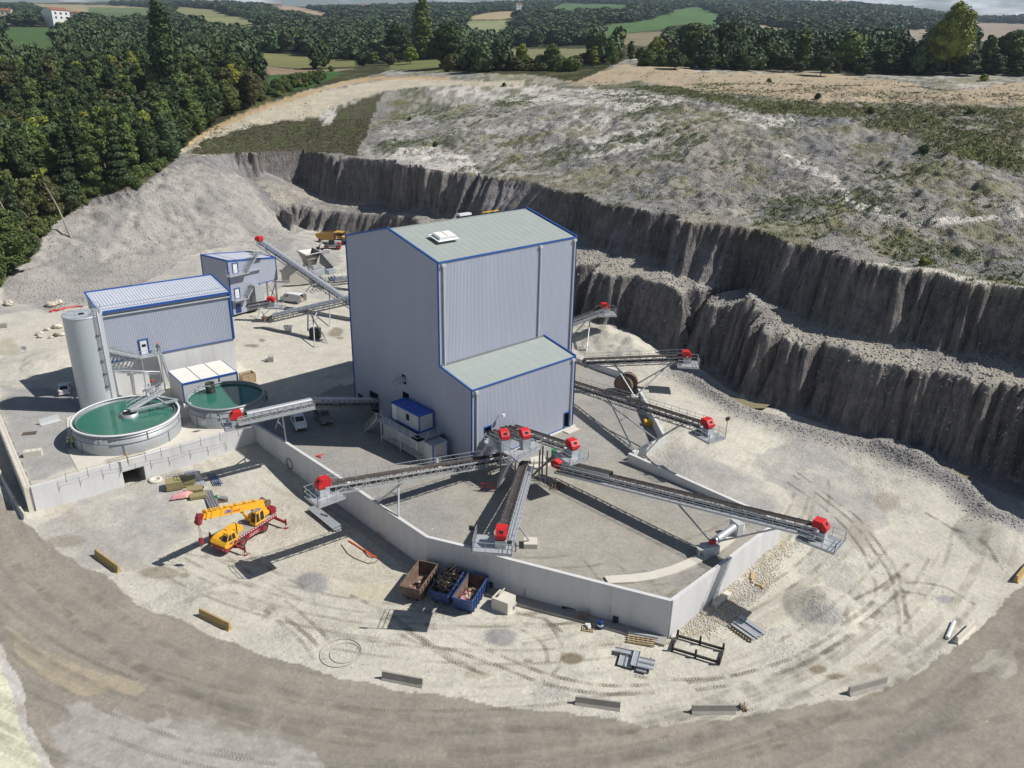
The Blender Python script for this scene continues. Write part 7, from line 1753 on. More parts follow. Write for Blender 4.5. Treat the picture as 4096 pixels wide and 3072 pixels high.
def rock(px, py, r, lab, zz=0, mat='rock', grp='boulders on the ground left of the silo', k=None):
    c = G(px, py, zz); rr = random.Random(int(px * 7 + py)); vs = []; fs = []
    n, q = 8, 6; e = [rr.uniform(.75, 1.3), rr.uniform(.6, 1.1), rr.uniform(.55, .9)]
    for i in range(q + 1):
        th = math.pi * i / q
        for j in range(n):
            a = 2 * math.pi * j / n; k_ = rr.uniform(.78, 1.12)
            vs.append((c.x + r * e[0] * math.sin(th) * math.cos(a) * k_, c.y + r * e[1] * math.sin(th) * math.sin(a) * k_, gz(c.x, c.y) + r * e[2] * (.6 + math.cos(th) * k_)))
    m = MB(); m.add(vs, [(i * n + j, (i + 1) * n + j, (i + 1) * n + (j + 1) % n, i * n + (j + 1) % n) for i in range(q) for j in range(n)])
    return single('boulder', m, M[mat], lab, 'boulder', grp)
for (x, y, r, lab) in [(38, 1222, 1.2, 'biggest pale boulder near the left edge'), (207, 1226, 1.2, 'pale boulder at the end of the red hose'), (236, 1216, 1.0, 'cream boulder just beyond the red hose'), (229, 1312, .95, 'flat cream boulder nearest the silo top'), (188, 1322, .6, 'small cream boulder left of the flat one'),
    (159, 1340, .8, 'cream boulder at the left of the scattered group'), (162, 1350, .6, 'cream boulder just below its neighbour in the group'), (246, 1342, .7, 'rounded boulder touching the silo outline'), (204, 1352, .5, 'smallest boulder at the bottom of the group')]:
    rock(x, y, r, lab)
rock(224, 1346, .55, 'reddish boulder in the scattered group', mat='rust')
def frame_at(px, py, ang, zz=-4):
    c = G(px, py, zz); d = V3((math.cos(ang), math.sin(ang), 0)); return V3((c.x, c.y, gz(c.x, c.y))), d, V3((-d.y, d.x, 0))
c, d, s = frame_at(2535, 2650, -.30)
t_ = thing('channel_stack', 'criss-cross pile of wide galvanised channels near the yard corner', 'steel channels', c)
for (x, y, L, W, z, rot) in [(-.9, .75, 2.2, .62, .42, 0), (.9, .1, 2.2, .62, .42, 0), (.9, -.62, 2.2, .62, .42, 0), (-1.1, -.35, 1.5, .6, .26, 1), (-.4, -.45, 1.4, .6, .26, 1), (.15, 0, 2.2, .62, .60, 1), (.9, -1.05, 1.0, .45, .2, 0)]:
    m_ = MB(); a, b = (d, s) if not rot else (s, d); o_ = c + d * x + s * y + ZU * z
    m_.obox(o_, a * L / 2, b * W / 2, ZU * .015)
    for k in (-1, 1): m_.obox(o_ + b * (W / 2) * k + ZU * .06, a * L / 2, b * .02, ZU * .07)
    m_.build('channel', M['galv'], t_)
m_ = MB()
for k in (-1.5, 0, 1.5): m_.obox(c + d * k + ZU * .08, d * .06, s * 1.1, ZU * .08)
m_.build('timber_bearer', M['dwood'], t_)
c, d, s = frame_at(2562, 2568, -.20); m_ = MB()
for k in (-1, 0, 1): m_.obox(c + s * .32 * k + ZU * .35, d * 1.35, s * .05, ZU * .05)
for k in range(6): m_.obox(c + d * (-1.2 + .48 * k) + ZU * .27, d * .05, s * .45, ZU * .04)
m_.obox(c - s * .45 + ZU * .15, d * 1.4, s * .05, ZU * .1); single('timber_rack', m_, M['wood'], 'pale timber rack like a short ladder by the corner footing', 'rack')
a, b = G(2512, 2540), G(2632, 2562); m_ = MB(); m_.beam(a + ZU * .4, b + ZU * .4, .25, .1); m_.beam(a + ZU * .3 - Y_ * .3, b + ZU * .3 - Y_ * .3, .12, .12); single('steel_profile', m_, M['galv'], 'long thin steel profile lying on the corner footing', 'steel profile')
c, d, s = frame_at(2790, 2605, -.42)
t_ = thing('steel_cradle', 'black rectangular steel base frame with six upright stubs near the corner', 'cradle', c)
m_ = MB()
for e in (-1, 1): m_.obox(c + s * 1.05 * e + ZU * .32, d * 2.35, s * .09, ZU * .11); m_.obox(c + d * 2.35 * e + ZU * .32, d * .09, s * 1.1, ZU * .11)
m_.build('base_beam', M['black'], t_)
for e in (-1, 1):
    for k in (-1, 0, 1):
        m_ = MB(); m_.obox(c + s * 1.05 * e + d * 2.3 * k + ZU * .5, d * .1, s * .1, ZU * .5); m_.build('stub_post', M['black'], t_)
c, d, s = frame_at(2990, 2520, -.95)
t_ = thing('beam_stack', 'stack of long grey steel beams on a timber pallet in the shadow edge', 'steel beams', c)
for (y, w_, z, x) in [(.75, .5, .35, .1), (.3, .35, .38, 0), (-.05, .28, .36, .15), (-.45, .4, .4, 0), (-.95, .3, .34, .1), (.5, .4, .52, .0)]:
    m_ = MB(); m_.obox(c + s * y + d * x + ZU * z, d * 1.5, s * w_ / 2, ZU * .02); m_.obox(c + s * y + d * x + ZU * (z - .1), d * 1.5, s * .03, ZU * .1); m_.build('beam', M['galv'], t_)
m_ = MB()
for k in range(8): m_.obox(c + d * (-1.2 + .34 * k) + ZU * .12, d * .07, s * 1.35, ZU * .05)
for k in (-1, 1): m_.obox(c + s * 1.1 * k + ZU * .05, d * 1.35, s * .08, ZU * .05)
m_.build('timber_base', M['wood'], t_)
for (a, b, lab) in [((3006, 2320), (3010, 2292), 'short pale squared timber on the gravel, upper one'), ((3008, 2334), (3020, 2303), 'pinkish squared timber lying beside the upper one'), ((3024, 2340), (3052, 2350), 'short squared timber lying crosswise below the others'), ((3048, 2356), (3058, 2334), 'short timber end next to the crosswise one')]:
    a, b = G(*a), G(*b); m_ = MB(); m_.beam(a + ZU * .13, b + ZU * .13, .26, .22); single('timber_block', m_, M['wood'], lab, 'timber', 'short squared timbers below the right wall')
a, b = G(3787, 2558), G(3815, 2492); m_ = MB(); m_.tube([a + ZU * .2, b + ZU * .2], .2, 12); single('pipe', m_, M['white'], 'thin white pipe lying beside the clean pale barrier', 'pipe')
c = G(2975, 2836); m_ = MB()
for k in range(7):
    v = V3((random.uniform(-1, 1), random.uniform(-1, 1), random.uniform(0, .5))).normalized(); m_.beam(c + ZU * .15 - v * .4, c + ZU * .2 + v * .5, .1)
single('scrap_heap', m_, M['dwood'], 'small heap of dark scrap at the end of the damp barrier', 'scrap')
a, b = G(1925, 2318), G(2060, 2330); m_ = MB(); zz_ = gz(a.x, a.y); m_.beam(V3((a.x, a.y, zz_ + 1.1)), V3((b.x, b.y, zz_ + 1.0)), .25, .2); m_.beam(V3((a.x, a.y, zz_)), V3((a.x, a.y, zz_ + 1.1)), .12); m_.beam(V3((b.x, b.y, zz_)), V3((b.x, b.y, zz_ + 1)), .12); single('steel_bench', m_, M['bskip'], 'long blue steel beam on props above the pair of blue drums', 'beam')
for (x0, y0, x1, y1, mat, lab, hh) in [(2085, 2378, 2185, 2412, 'dwood', 'dark bundle of planks lying on the wall footing', .3), (2255, 2436, 2330, 2452, 'black', 'black tangle of cable on the wall footing', .25)]:
    a, b = G(x0, y0), G(x1, y1); m_ = MB()
    for k in range(10): m_.beam(a + V3((random.uniform(-.3, .3), random.uniform(-.3, .3), .3 + random.uniform(0, hh))), b + V3((random.uniform(-.3, .3), random.uniform(-.3, .3), .3 + random.uniform(0, hh))), .09)
    single('plank_bundle' if mat == 'dwood' else 'cable_heap', m_, M[mat], lab, 'planks' if mat == 'dwood' else 'cable')
m_ = MB(); c = G(2225, 2424); m_.obox(c + ZU * .5, X_ * .3, Y_ * .2, ZU * .35); single('junction_box', m_, M['lgrey'], 'small white electrical box on the wall footing', 'box')
c = G(1559, 2168); m_ = MB(); m_.obox(c + ZU * .75 + V3((.2, .25, 0)), V3((.42, -.25, 0)), V3((.06, .1, 0)), ZU * .55); single('yellow_plate', m_, M['yel'], 'yellow-orange plate leaning against the retaining wall', 'plate')
a, b = G(1510, 2140), G(1545, 2160); m_ = MB(); m_.beam(a + ZU * .4, b + ZU * .4, .16); single('timber_length', m_, M['wood'], 'reddish timber length on the footing by the yellow plate', 'timber')
m_ = MB(); pts = [G(x, y) for x, y in [(1395, 2165), (1420, 2180), (1450, 2200), (1470, 2210), (1490, 2225), (1510, 2232)]]; m_.tube([p + ZU * .08 for p in pts], .09, 6); pts = [G(x, y) for x, y in [(1460, 2205), (1468, 2215), (1480, 2228), (1500, 2232)]]; m_.tube([p + ZU * .2 for p in pts], .09, 6); single('orange_hose', m_, M['orange'], 'loose orange hose curling on the sunny ground near the wall', 'hose')
m_ = MB(); pts = [G(x, y) for x, y in [(1366, 2180), (1390, 2215), (1420, 2235), (1470, 2255), (1500, 2252), (1512, 2238)]]; m_.tube([p + ZU * .05 for p in pts], .05, 6); single('black_hose', m_, M['dwood'], 'thin dark hose looping beside the orange hose', 'hose')
c = G(1363, 2612);
for r_, lab in ((2.0, 'larger thin pale hoop lying on the dusty ground'), (1.45, 'smaller thin pale hoop lying inside the larger one')):
    m_ = MB(); m_.tube([V3((c.x + (.4 if r_ < 1.8 else 0) + r_ * math.cos(a), c.y + r_ * math.sin(a), gz(c.x + r_ * math.cos(a), c.y + r_ * math.sin(a)) + .06)) for a in [2 * math.pi * k / 40 for k in range(41)]], .03, 6); single('steel_hoop', m_, M['concd'], lab, 'hoop')
c = G(622, 1922, -3.6); m_ = MB(); m_.lathe(V3((c.x, c.y, gz(c.x, c.y) - .02)), [(.85, 0), (.85, .28), (.5, .28), (.5, .1), (.01, .1)], 28); single('manhole_ring', m_, M['concw'], 'round concrete manhole ring on the ground right of the doorway', 'manhole ring')
c = at(1955, 1962, 0); m_ = MB()
for k in range(3):
    m_.beam(c + V3((-1 + k * .9, 0, 0)), c + V3((-1 + k * .9, 0, 1.0)), .06)
m_.beam(c + V3((-1, 0, 1)), c + V3((.8, 0, 1)), .07); m_.beam(c + V3((-1, 0, .5)), c + V3((.8, 0, .5)), .06); m_.beam(c + V3((-1, -.3, 0)), c + V3((-1, .3, 0)), .06); m_.beam(c + V3((.8, -.3, 0)), c + V3((.8, .3, 0)), .06); single('red_barrier', m_, M['red'], 'small red tubular barrier standing beside the front platform stairs', 'barrier')
m_ = MB(); a, b = at(1266, 1826, 0), at(1295, 1819, 0); m_.tube([a + ZU * .1, b + ZU * .1], .09, 6); m_.beam(a + ZU * .1, at(1285, 1830, .1), .12); single('red_pipe', m_, M['red'], 'short red pipe lying in the sun inside the stock yard', 'pipe')
c = at(2601, 1700, 0); m_ = MB(); m_.obox(c + ZU * .45, X_ * .9, Y_ * .5, ZU * .3); m_.obox(c + ZU * .15, X_ * .7, Y_ * .4, ZU * .15); single('yellow_crate', m_, M['yel'], 'orange-yellow box in the shadow inside the low wall', 'box')
c = at(2225, 1950, 0); m_ = MB()
for k in range(14): v = V3((random.uniform(-1, 1), random.uniform(-1, 1), random.uniform(-.1, .4))).normalized(); q = c + V3((random.uniform(-.8, .8), random.uniform(-.5, .5), random.uniform(.1, .5))); m_.beam(q - v * .5, q + v * .5, .09, mi=k % 2)
single('scrap_heap', m_, [M['dwood'], M['rust']], 'heap of scrap timber and steel at the low end of the longest conveyor', 'scrap')
for (x, y, lab) in [(2150, 1935, 'left thin wire trestle by the scrap heap'), (2168, 1940, 'right thin wire trestle by the scrap heap')]:
    c = at(x, y, 0); m_ = MB()
    for a, b in (((-.4, 0, 0), (-.4, 0, 1.1)), ((.4, 0, 0), (.4, 0, 1.1)), ((-.4, 0, 1.1), (.4, 0, 1.1)), ((-.4, -.3, 0), (-.4, .3, 0)), ((.4, -.3, 0), (.4, .3, 0))): m_.beam(c + V3(a), c + V3(b), .05)
    single('wire_trestle', m_, M['galv'], lab, 'trestle')
c = at(2216, 1835, 0); m_ = MB(); m_.obox(c + ZU * .8, X_ * .4, Y_ * .3, ZU * .6); m_.beam(c, c + ZU * 1.5, .1); single('control_box', m_, M['greenp'], 'green-grey control box behind the front platform braces', 'box')
wp = w_front[0].lerp(w_front[1], .55) if False else Vector(w_front[1]); c = at(1133, 1858, -2.2);
nf = (V3((*w_front[2], 0)) - V3((*w_front[1], 0))).normalized(); nfo = V3((nf.y, -nf.x, 0));
tpar = (V3((c.x, c.y, 0)) - V3((*w_front[1], 0))).dot(nf); c = V3((*w_front[1], 0)) + nf * tpar + nfo * .28 + ZU * -2.4
m_ = MB(); m_.tube([c + nf * .75 * math.cos(a) + ZU * .75 * math.sin(a) + nfo * .03 for a in [2 * math.pi * k / 24 for k in range(25)]], .05, 6); m_.tube([c - ZU * .75, c - ZU * 1.3 + nfo * .2, c - ZU * 1.45 + nfo * .9], .05, 6); single('cable_coil', m_, M['black'], 'black cable coiled in a ring against the shaded retaining wall', 'cable coil')
m_ = MB(); outr = [(2417, 2304), (2520, 2297), (2600, 2287), (2680, 2265), (2748, 2237), (2800, 2210), (2850, 2178), (2900, 2142), (2950, 2098), (2978, 2092)]
innr = [(2435, 2332), (2540, 2327), (2620, 2315), (2700, 2293), (2772, 2262), (2830, 2232), (2885, 2200), (2930, 2165), (2972, 2120), (2980, 2110)]
for i in range(len(outr) - 1):
    q = [at(*outr[i], .22), at(*outr[i + 1], .22), at(*innr[i + 1], .22), at(*innr[i], .22)]
    m_.prism([v.xy for v in q], -.1, .22)
sb = m_.build('track_slab', M['concw']); sb['kind'] = 'structure'
a = at(2880, 2360, -3.6); m_ = MB(); a, b = at(2850, 2412, -3.5), at(2925, 2370, -3.3); m_.prism([at(*p, -3.2).xy for p in [(2848, 2405), (2868, 2418), (2928, 2372), (2905, 2360)]], -4.5, -3.2); single('wall_pier', m_, M['concw'], 'pale concrete step projecting at the foot of the sunlit white wall', 'concrete step')
# water and tyre tracks
def sheet(name, pts, z, mat, dz=.0):
    q = [at(x, y, z) for x, y in pts]; m = MB(); m.add([(p.x, p.y, z + dz) for p in q], [tuple(range(len(q)))])
    me = m.build(name, M[mat]); me['kind'] = 'structure'
    return me
def water_fill(name, ctr, zz, r, mat, lift):
    pass
sheet('pond', [(2850, 1566), (2900, 1575), (2950, 1590), (3010, 1608), (3090, 1612), (3060, 1632), (2990, 1634), (2900, 1618), (2858, 1595)], .62, 'mwater')
for q_ in ([(3425, 1752), (3500, 1768), (3560, 1788), (3552, 1797), (3490, 1780), (3430, 1762)], [(3560, 1795), (3680, 1838), (3780, 1868), (3880, 1905), (3860, 1915), (3760, 1884), (3650, 1848), (3555, 1806)]):
    zs = min(G(x, y, -1).z for x, y in q_); zm = sum(G(x, y, -1).z for x, y in q_) / len(q_); sheet('ditch_water', q_, zm + .1, 'mwater')
def ribbon(pts, w_, mat, name='tyre_track', lift=.035):
    """thin mark laid on the ground along photo points"""
    P = [G(x, y) for x, y in pts]
    Q = []
    for i in range(len(P) - 1):
        p0_, p1_, p2_, p3_ = P[max(i - 1, 0)], P[i], P[i + 1], P[min(i + 2, len(P) - 1)]
        k = max(2, int((p2_ - p1_).length / .5))
        for j in range(k):
            t = j / k; Q.append(.5 * ((2 * p1_) + (-p0_ + p2_) * t + (2 * p0_ - 5 * p1_ + 4 * p2_ - p3_) * t * t + (-p0_ + 3 * p1_ - 3 * p2_ + p3_) * t ** 3))
    Q.append(P[-1])
    xy = []; L = 0; us = []
    for i, q in enumerate(Q):
        d = (Q[min(i + 1, len(Q) - 1)] - Q[max(i - 1, 0)]); d.z = 0; d.normalize(); s = V3((-d.y, d.x, 0))
        if i: L += (q - Q[i - 1]).length
        us.append(L)
        for k in (-.5, 0, .5): xy.append((q + s * w_ * k))
    X = np.array([p.x for p in xy]); Y = np.array([p.y for p in xy]); Z = terrain(X, Y) + lift
    n = len(Q); V = np.stack([X, Y, Z], 1)
    F = [(i * 3 + k, i * 3 + k + 1, i * 3 + 4 + k, i * 3 + 3 + k) for i in range(n - 1) for k in (0, 1)]
    me = bpy.data.meshes.new(name); me.from_pydata([tuple(v) for v in V], [], F)
    uv = me.uv_layers.new(name='UVMap')
    for l in me.loops:
        vi = l.vertex_index; uv.data[l.index].uv = (us[vi // 3], (vi % 3) * .5)
    me.materials.append(mat); me.update()
    o = bpy.data.objects.new(name, me); COL.objects.link(o); o['kind'] = 'structure'
    return o
def track_mat(name, col, amt, tread=True):
    m = bpy.data.materials.new(name); n, l, b = nodes_of(m)
    uv = n.new('ShaderNodeTexCoord'); sx = n.new('ShaderNodeSeparateXYZ'); l.new(uv.outputs['UV'], sx.inputs['Vector'])
    def mt(op, a, c=None):
        q = n.new('ShaderNodeMath'); q.operation = op
        for i, v in enumerate((a, c)):
            if v is None: continue
            if isinstance(v, (int, float)): q.inputs[i].default_value = v
            else: l.new(v, q.inputs[i])
        return q.outputs[0]
    v = mt('ABSOLUTE', mt('SUBTRACT', sx.outputs['Y'], .5))
    ch = mt('FRACT', mt('ADD', mt('MULTIPLY', sx.outputs['X'], 3.0), mt('MULTIPLY', v, 1.6)))
    trd = mt('GREATER_THAN', ch, .52) if tread else 1.0
    edge = mt('SUBTRACT', 1.0, mt('POWER', mt('MULTIPLY', v, 2.0), 4.0))
    g = n.new('ShaderNodeNewGeometry'); t = n.new('ShaderNodeTexNoise'); t.inputs['Scale'].default_value = .55; t.inputs['Detail'].default_value = 5; l.new(g.outputs['Position'], t.inputs['Vector'])
    r = n.new('ShaderNodeMapRange'); r.inputs['From Min'].default_value = .38; r.inputs['From Max'].default_value = .62; l.new(t.outputs['Fac'], r.inputs['Value'])
    fac = mt('MULTIPLY', mt('MULTIPLY', mt('ADD', mt('MULTIPLY', trd, .75), .25), edge), mt('MULTIPLY', r.outputs['Result'], amt))
    b.inputs['Base Color'].default_value = (*col, 1); b.inputs['Roughness'].default_value = .95; b.inputs['Specular IOR Level'].default_value = .1
    l.new(fac, b.inputs['Alpha'])
    return m
TM1 = track_mat('tyre_track_mark', (0.20, 0.17, 0.13), .75); TM2 = track_mat('pale_wheel_mark', (0.40, 0.375, 0.32), .4, False); TM3 = track_mat('dark_wheel_mark', (0.21, 0.195, 0.17), .22, False)
TR = [[(3170, 1900), (3300, 2000), (3400, 2080), (3480, 2180), (3560, 2300), (3590, 2420), (3600, 2540)], [(3190, 1890), (3330, 1995), (3430, 2070), (3510, 2170), (3590, 2290), (3620, 2420), (3625, 2500)], [(3150, 1930), (3280, 2020), (3380, 2110), (3460, 2220), (3500, 2330), (3500, 2400)],
    [(3600, 2300), (3500, 2400), (3400, 2480), (3300, 2560), (3150, 2640), (2950, 2700), (2750, 2730)], [(3630, 2330), (3530, 2430), (3430, 2510), (3330, 2590), (3180, 2670), (2980, 2730), (2780, 2760)], [(3640, 2250), (3520, 2350), (3420, 2400), (3380, 2470)],
    [(3750, 2390), (3620, 2370), (3560, 2400), (3460, 2500)], [(3900, 2420), (3780, 2350), (3660, 2330), (3590, 2350)], [(2600, 2740), (2400, 2740), (2200, 2700), (2000, 2620), (1850, 2560), (1700, 2500)], [(2620, 2770), (2400, 2775), (2180, 2735), (1980, 2660), (1800, 2600), (1640, 2560), (1480, 2440)],
    [(2180, 2470), (2240, 2560), (2250, 2640), (2210, 2700)], [(2040, 2500), (2130, 2540), (2180, 2590), (2190, 2650)], [(2060, 2450), (2180, 2480), (2250, 2530)], [(1400, 2380), (1560, 2460), (1700, 2560), (1900, 2680)], [(1060, 2440), (1200, 2560), (1260, 2640)], [(1090, 2430), (1240, 2550), (1300, 2640)],
    [(1500, 2440), (1640, 2530), (1800, 2640), (2000, 2720)], [(1140, 2400), (1280, 2520), (1340, 2600)], [(3700, 2050), (3820, 2120), (3940, 2200), (4010, 2280)], [(3620, 2420), (3640, 2500), (3640, 2560)], [(2950, 2700), (2700, 2720), (2500, 2700)]]
for q in TR: ribbon(q, .55, TM1)
TM4 = track_mat('faint_tread_mark', (0.25, 0.22, 0.17), .5); rt = random.Random(44)
def arc(r0, a0, a1, dr, w_, mt, z=-4):
    n = 9; pts = []
    for i in range(n):
        t = i / (n - 1); a = a0 + (a1 - a0) * t; r_ = r0 + dr * t; p = proj(RC[0] + r_ * math.cos(a), RC[1] + r_ * math.sin(a), z); pts.append(p)
    ribbon(pts, w_, mt)
for k in range(13):
    r0 = rt.uniform(50, 67); a0 = rt.uniform(-2.2, -.75); dr = rt.uniform(-4, 4); sp = rt.uniform(.2, .6)
    for j in (0, 1.9): arc(r0 + j, a0, a0 + sp, dr, .5, TM4)
for k in range(30):
    r0 = rt.uniform(70, 86); a0 = rt.uniform(-2.9, -.8); arc(r0, a0, a0 + rt.uniform(.3, .9), rt.uniform(-2.5, 2.5), rt.uniform(.3, 1.5), TM2 if k % 2 else TM3)
for k in range(10):
    r0 = rt.uniform(70, 84); a0 = rt.uniform(-2.4, -.8); arc(r0, a0, a0 + rt.uniform(.3, .7), rt.uniform(-2, 2), .5, TM4)
for q in [[(820, 2360), (900, 2330), (1000, 2340), (1080, 2400), (1060, 2480)], [(700, 2420), (860, 2370), (980, 2390), (1020, 2440)], [(3800, 2700), (3950, 2640), (4096, 2560)], [(900, 2640), (1200, 2770), (1600, 2880), (2100, 2960), (2700, 2990)], [(250, 2440), (500, 2600), (800, 2760), (1100, 2860)], [(2900, 2960), (3400, 2930), (3900, 2850)]]: ribbon(q, .9, TM2)
for q in [[(300, 2330), (600, 2540), (900, 2690), (1300, 2810), (1700, 2880), (2300, 2930), (3000, 2930)], [(150, 2360), (500, 2640), (900, 2820), (1400, 2930), (2000, 3010)], [(3100, 2900), (3600, 2840), (3900, 2720), (4096, 2600)], [(3000, 3000), (3600, 2960), (4096, 2860)], [(60, 2260), (300, 2480), (600, 2700), (1000, 2880), (1500, 2990)]]: ribbon(q, 1.0, TM3)
# people
def person(pos, fwd, h, label, vest='hiviz', helmet='white', arms=0.0):
    f = V3((fwd[0], fwd[1], 0)).normalized(); s = V3((-f.y, f.x, 0)); o = V3(pos); k = h / 1.78
    t = thing('person', label, 'person', o)
    P = lambda x, y, z: tuple(f * x * k + s * y * k + ZU * z * k)
    J = {'pel': (0, 0, .95, .15), 'sp': (0, 0, 1.15, .14), 'ch': (.01, 0, 1.36, .16), 'nk': (.02, 0, 1.50, .065), 'hd': (.04, 0, 1.62, .10), 'tp': (.03, 0, 1.72, .085)}
    E = [('pel', 'sp'), ('sp', 'ch'), ('ch', 'nk'), ('nk', 'hd'), ('hd', 'tp')]
    for e, n in ((-1, 'l'), (1, 'r')):
        J['h' + n] = (0, .10 * e, .90, .095); J['k' + n] = (.04 * e, .12 * e, .48, .065); J['a' + n] = (.02 * e, .13 * e, .10, .045); J['t' + n] = (.16 + .02 * e, .14 * e, .04, .04)
        J['s' + n] = (0, .19 * e, 1.42, .065); J['e' + n] = (-.02 + arms * .15, .25 * e, 1.14, .045); J['w' + n] = (.10 + arms * .25, .22 * e - arms * .08 * e, .92 + arms * .15, .032)
        E += [('pel', 'h' + n), ('h' + n, 'k' + n), ('k' + n, 'a' + n), ('a' + n, 't' + n), ('ch', 's' + n), ('s' + n, 'e' + n), ('e' + n, 'w' + n)]
        for i in range(5):
            yy = .22 * e - arms * .08 * e + (i - 2) * .018 * (1 if i else 1.6); J['f%d%s' % (i, n)] = (.13 + arms * .25 + (.03 if i else .05), yy, .92 + arms * .15 - (.10 if i else .05) * (1 - .1 * abs(i - 2.5)), .009)
            E.append(('w' + n, 'f%d%s' % (i, n)))
    ks = list(J); me = bpy.data.meshes.new('person_body'); me.from_pydata([P(*J[q][:3]) for q in ks], [(ks.index(a), ks.index(b)) for a, b in E], [])
    ob = bpy.data.objects.new('tmp_body', me); COL.objects.link(ob)
    md = ob.modifiers.new('s', 'SKIN'); ob.modifiers.new('u', 'SUBSURF').levels = 1
    sk = me.skin_vertices[0].data
    for i, q in enumerate(ks): sk[i].radius = (J[q][3] * k,) * 2; sk[i].use_root = (q == 'pel')
    bpy.context.view_layer.update(); nm = bpy.data.meshes.new_from_object(ob.evaluated_get(bpy.context.evaluated_depsgraph_get()))
    bpy.data.objects.remove(ob)
    nm.transform(Matrix.Translation(o)); nm.materials.clear()
    for m in (M['trouser'], M['trouser'], M['skin']): nm.materials.append(m)
    for p_ in nm.polygons:
        z = (p_.center.z - o.z) / k; p_.material_index = 2 if z > 1.5 else 0
        p_.use_smooth = True
    bo = bpy.data.objects.new('body', nm); COL.objects.link(bo); bo.parent = t; bo.matrix_parent_inverse = PINV[t.name]
    m = MB();
    rings = [(1.02, .17, .13), (1.2, .18, .14), (1.38, .21, .15), (1.46, .16, .11)]; n = 14; vs = []
    for z, a, b in rings: vs += [o + f * b * k * math.cos(q) + s * a * k * math.sin(q) + ZU * z * k for q in [2 * math.pi * i / n for i in range(n)]]
    m.add(vs, [(i * n + j, i * n + (j + 1) % n, (i + 1) * n + (j + 1) % n, (i + 1) * n + j) for i in range(3) for j in range(n)], 0, True); vo = m.build('vest', M[vest], t)
    m = MB()
    for z in (1.12, 1.28):
        r_ = (.185, .145) if z < 1.2 else (.20, .155)
        vs = [o + f * r_[1] * k * math.cos(q) + s * r_[0] * k * math.sin(q) + ZU * (z + dz) * k for dz in (0, .05) for q in [2 * math.pi * i / n for i in range(n)]]; m.add(vs, [(j, (j + 1) % n, n + (j + 1) % n, n + j) for j in range(n)])
    m.build('reflective_band', M['lgrey'], vo)
    m = MB(); c = o + f * .03 * k + ZU * 1.70 * k; m.lathe(c, [(.155 * k, 0), (.125 * k, .02), (.115 * k, .08), (.07 * k, .13), (.005, .145 * k)], 14); m.build('helmet', M[helmet], t)
    m = MB(); m.ell(o + f * .135 * k + ZU * 1.60 * k, .02, .02, .025, 6, 4)
    for e in (-1, 1): m.ell(o + f * .125 * k + s * .035 * e * k + ZU * 1.64 * k, .012, .012, .010, 6, 4)
    m.build('face_features', M['skin'], t)
    return t
person(at(279, 1797, .06), (.6, .8), 1.80, 'person in yellow hi-vis vest and white helmet, left of the two by the large tank')
person(at(296, 1793, .06), (.3, .95), 1.76, 'person in yellow hi-vis vest and pale helmet, right of the two by the large tank', helmet='yel', arms=.8)
person(at(1068, 1606, .05), (-.8, .2), 1.78, 'person in green hi-vis vest standing behind the rim of the smaller tank', helmet='greenp')
person(V3((-59.3, 113.9, ZC)) if False else (TBp - tn * 1.0 + td * (dh - 1.2) + ZU * (ZC + .05)), (-.5, .7), 1.75, 'person in dark clothing on the landing beside the blue-framed door', vest='trouser', helmet='orange')
SW = thing('press_building_stair', 'long galvanised stair and landing up to the blue-framed door', 'stairs', TBp + td * dh)
ld = TBp - tn * .95 + td * (dh + .2) + ZU * ZC
m_ = MB(); m_.obox(ld - ZU * .04, td * 1.6, tn * .75, ZU * .05); m_.build('landing', M['galv'], SW)
m_ = MB(); rail(m_, [ld + td * 1.6 - tn * .7, ld - td * 1.6 - tn * .7], 1.1, 1.1, .055); m_.build('guard_rail', M['galv'], SW)
def tbhit(px, py, off=1.0):
    r = V3(ray(px, py)); q = TBp - tn * off; t = (q - V3((0, 0, CAMH))).dot(tn) / r.dot(tn); return V3((0, 0, CAMH)) + r * t
ul = tbhit(425, 1398); lr_ = tbhit(672, 1502, 1.2)
stairs(SW, ld + td * 1.6, ul, 1.0, 1)
SW2 = thing('lower_stair', 'galvanised flight going down to the right from the blue-framed door landing', 'stairs', lr_)
stairs(SW2, lr_, ld - td * 1.6, 1.0, 1)
for (tt_, a_, b_) in ((SW, ul, ld + td * 1.6), (SW2, ld - td * 1.6, lr_)):
    m_ = MB(); n_s = 9
    for k in range(n_s + 1):
        p = a_.lerp(b_, k / n_s); m_.beam(p - ZU * .1, p - ZU * 1.0, .06)
        if k < n_s: m_.beam(p - ZU * (1.0 if k % 2 else .1), a_.lerp(b_, (k + 1) / n_s) - ZU * (.1 if k % 2 else 1.0), .06)
    m_.beam(a_ - ZU * 1.0, b_ - ZU * 1.0, .1); m_.build('support_truss', M['galv'], tt_)
m_ = MB()
for u in (-1.4, 1.4): m_.beam(ld + td * u - tn * .5 - ZU * ZC, ld + td * u - tn * .5, .14)
m_.build('post', M['galv'], SW)
m_ = MB(); m_.tube([at(450, 1482, 4.6), at(640, 1487, 4.6), at(642, 1530, 2.5)], .12, 8); m_.tube([at(450, 1490, 4.5), at(630, 1497, 4.5)], .08, 8); m_.beam(at(528, 1490, 4.5), at(540, 1580, .1), .3, .3)
single('pipe_bridge', m_, M['galv'], 'pair of steel pipes on a lattice post crossing the concrete base', 'pipework')
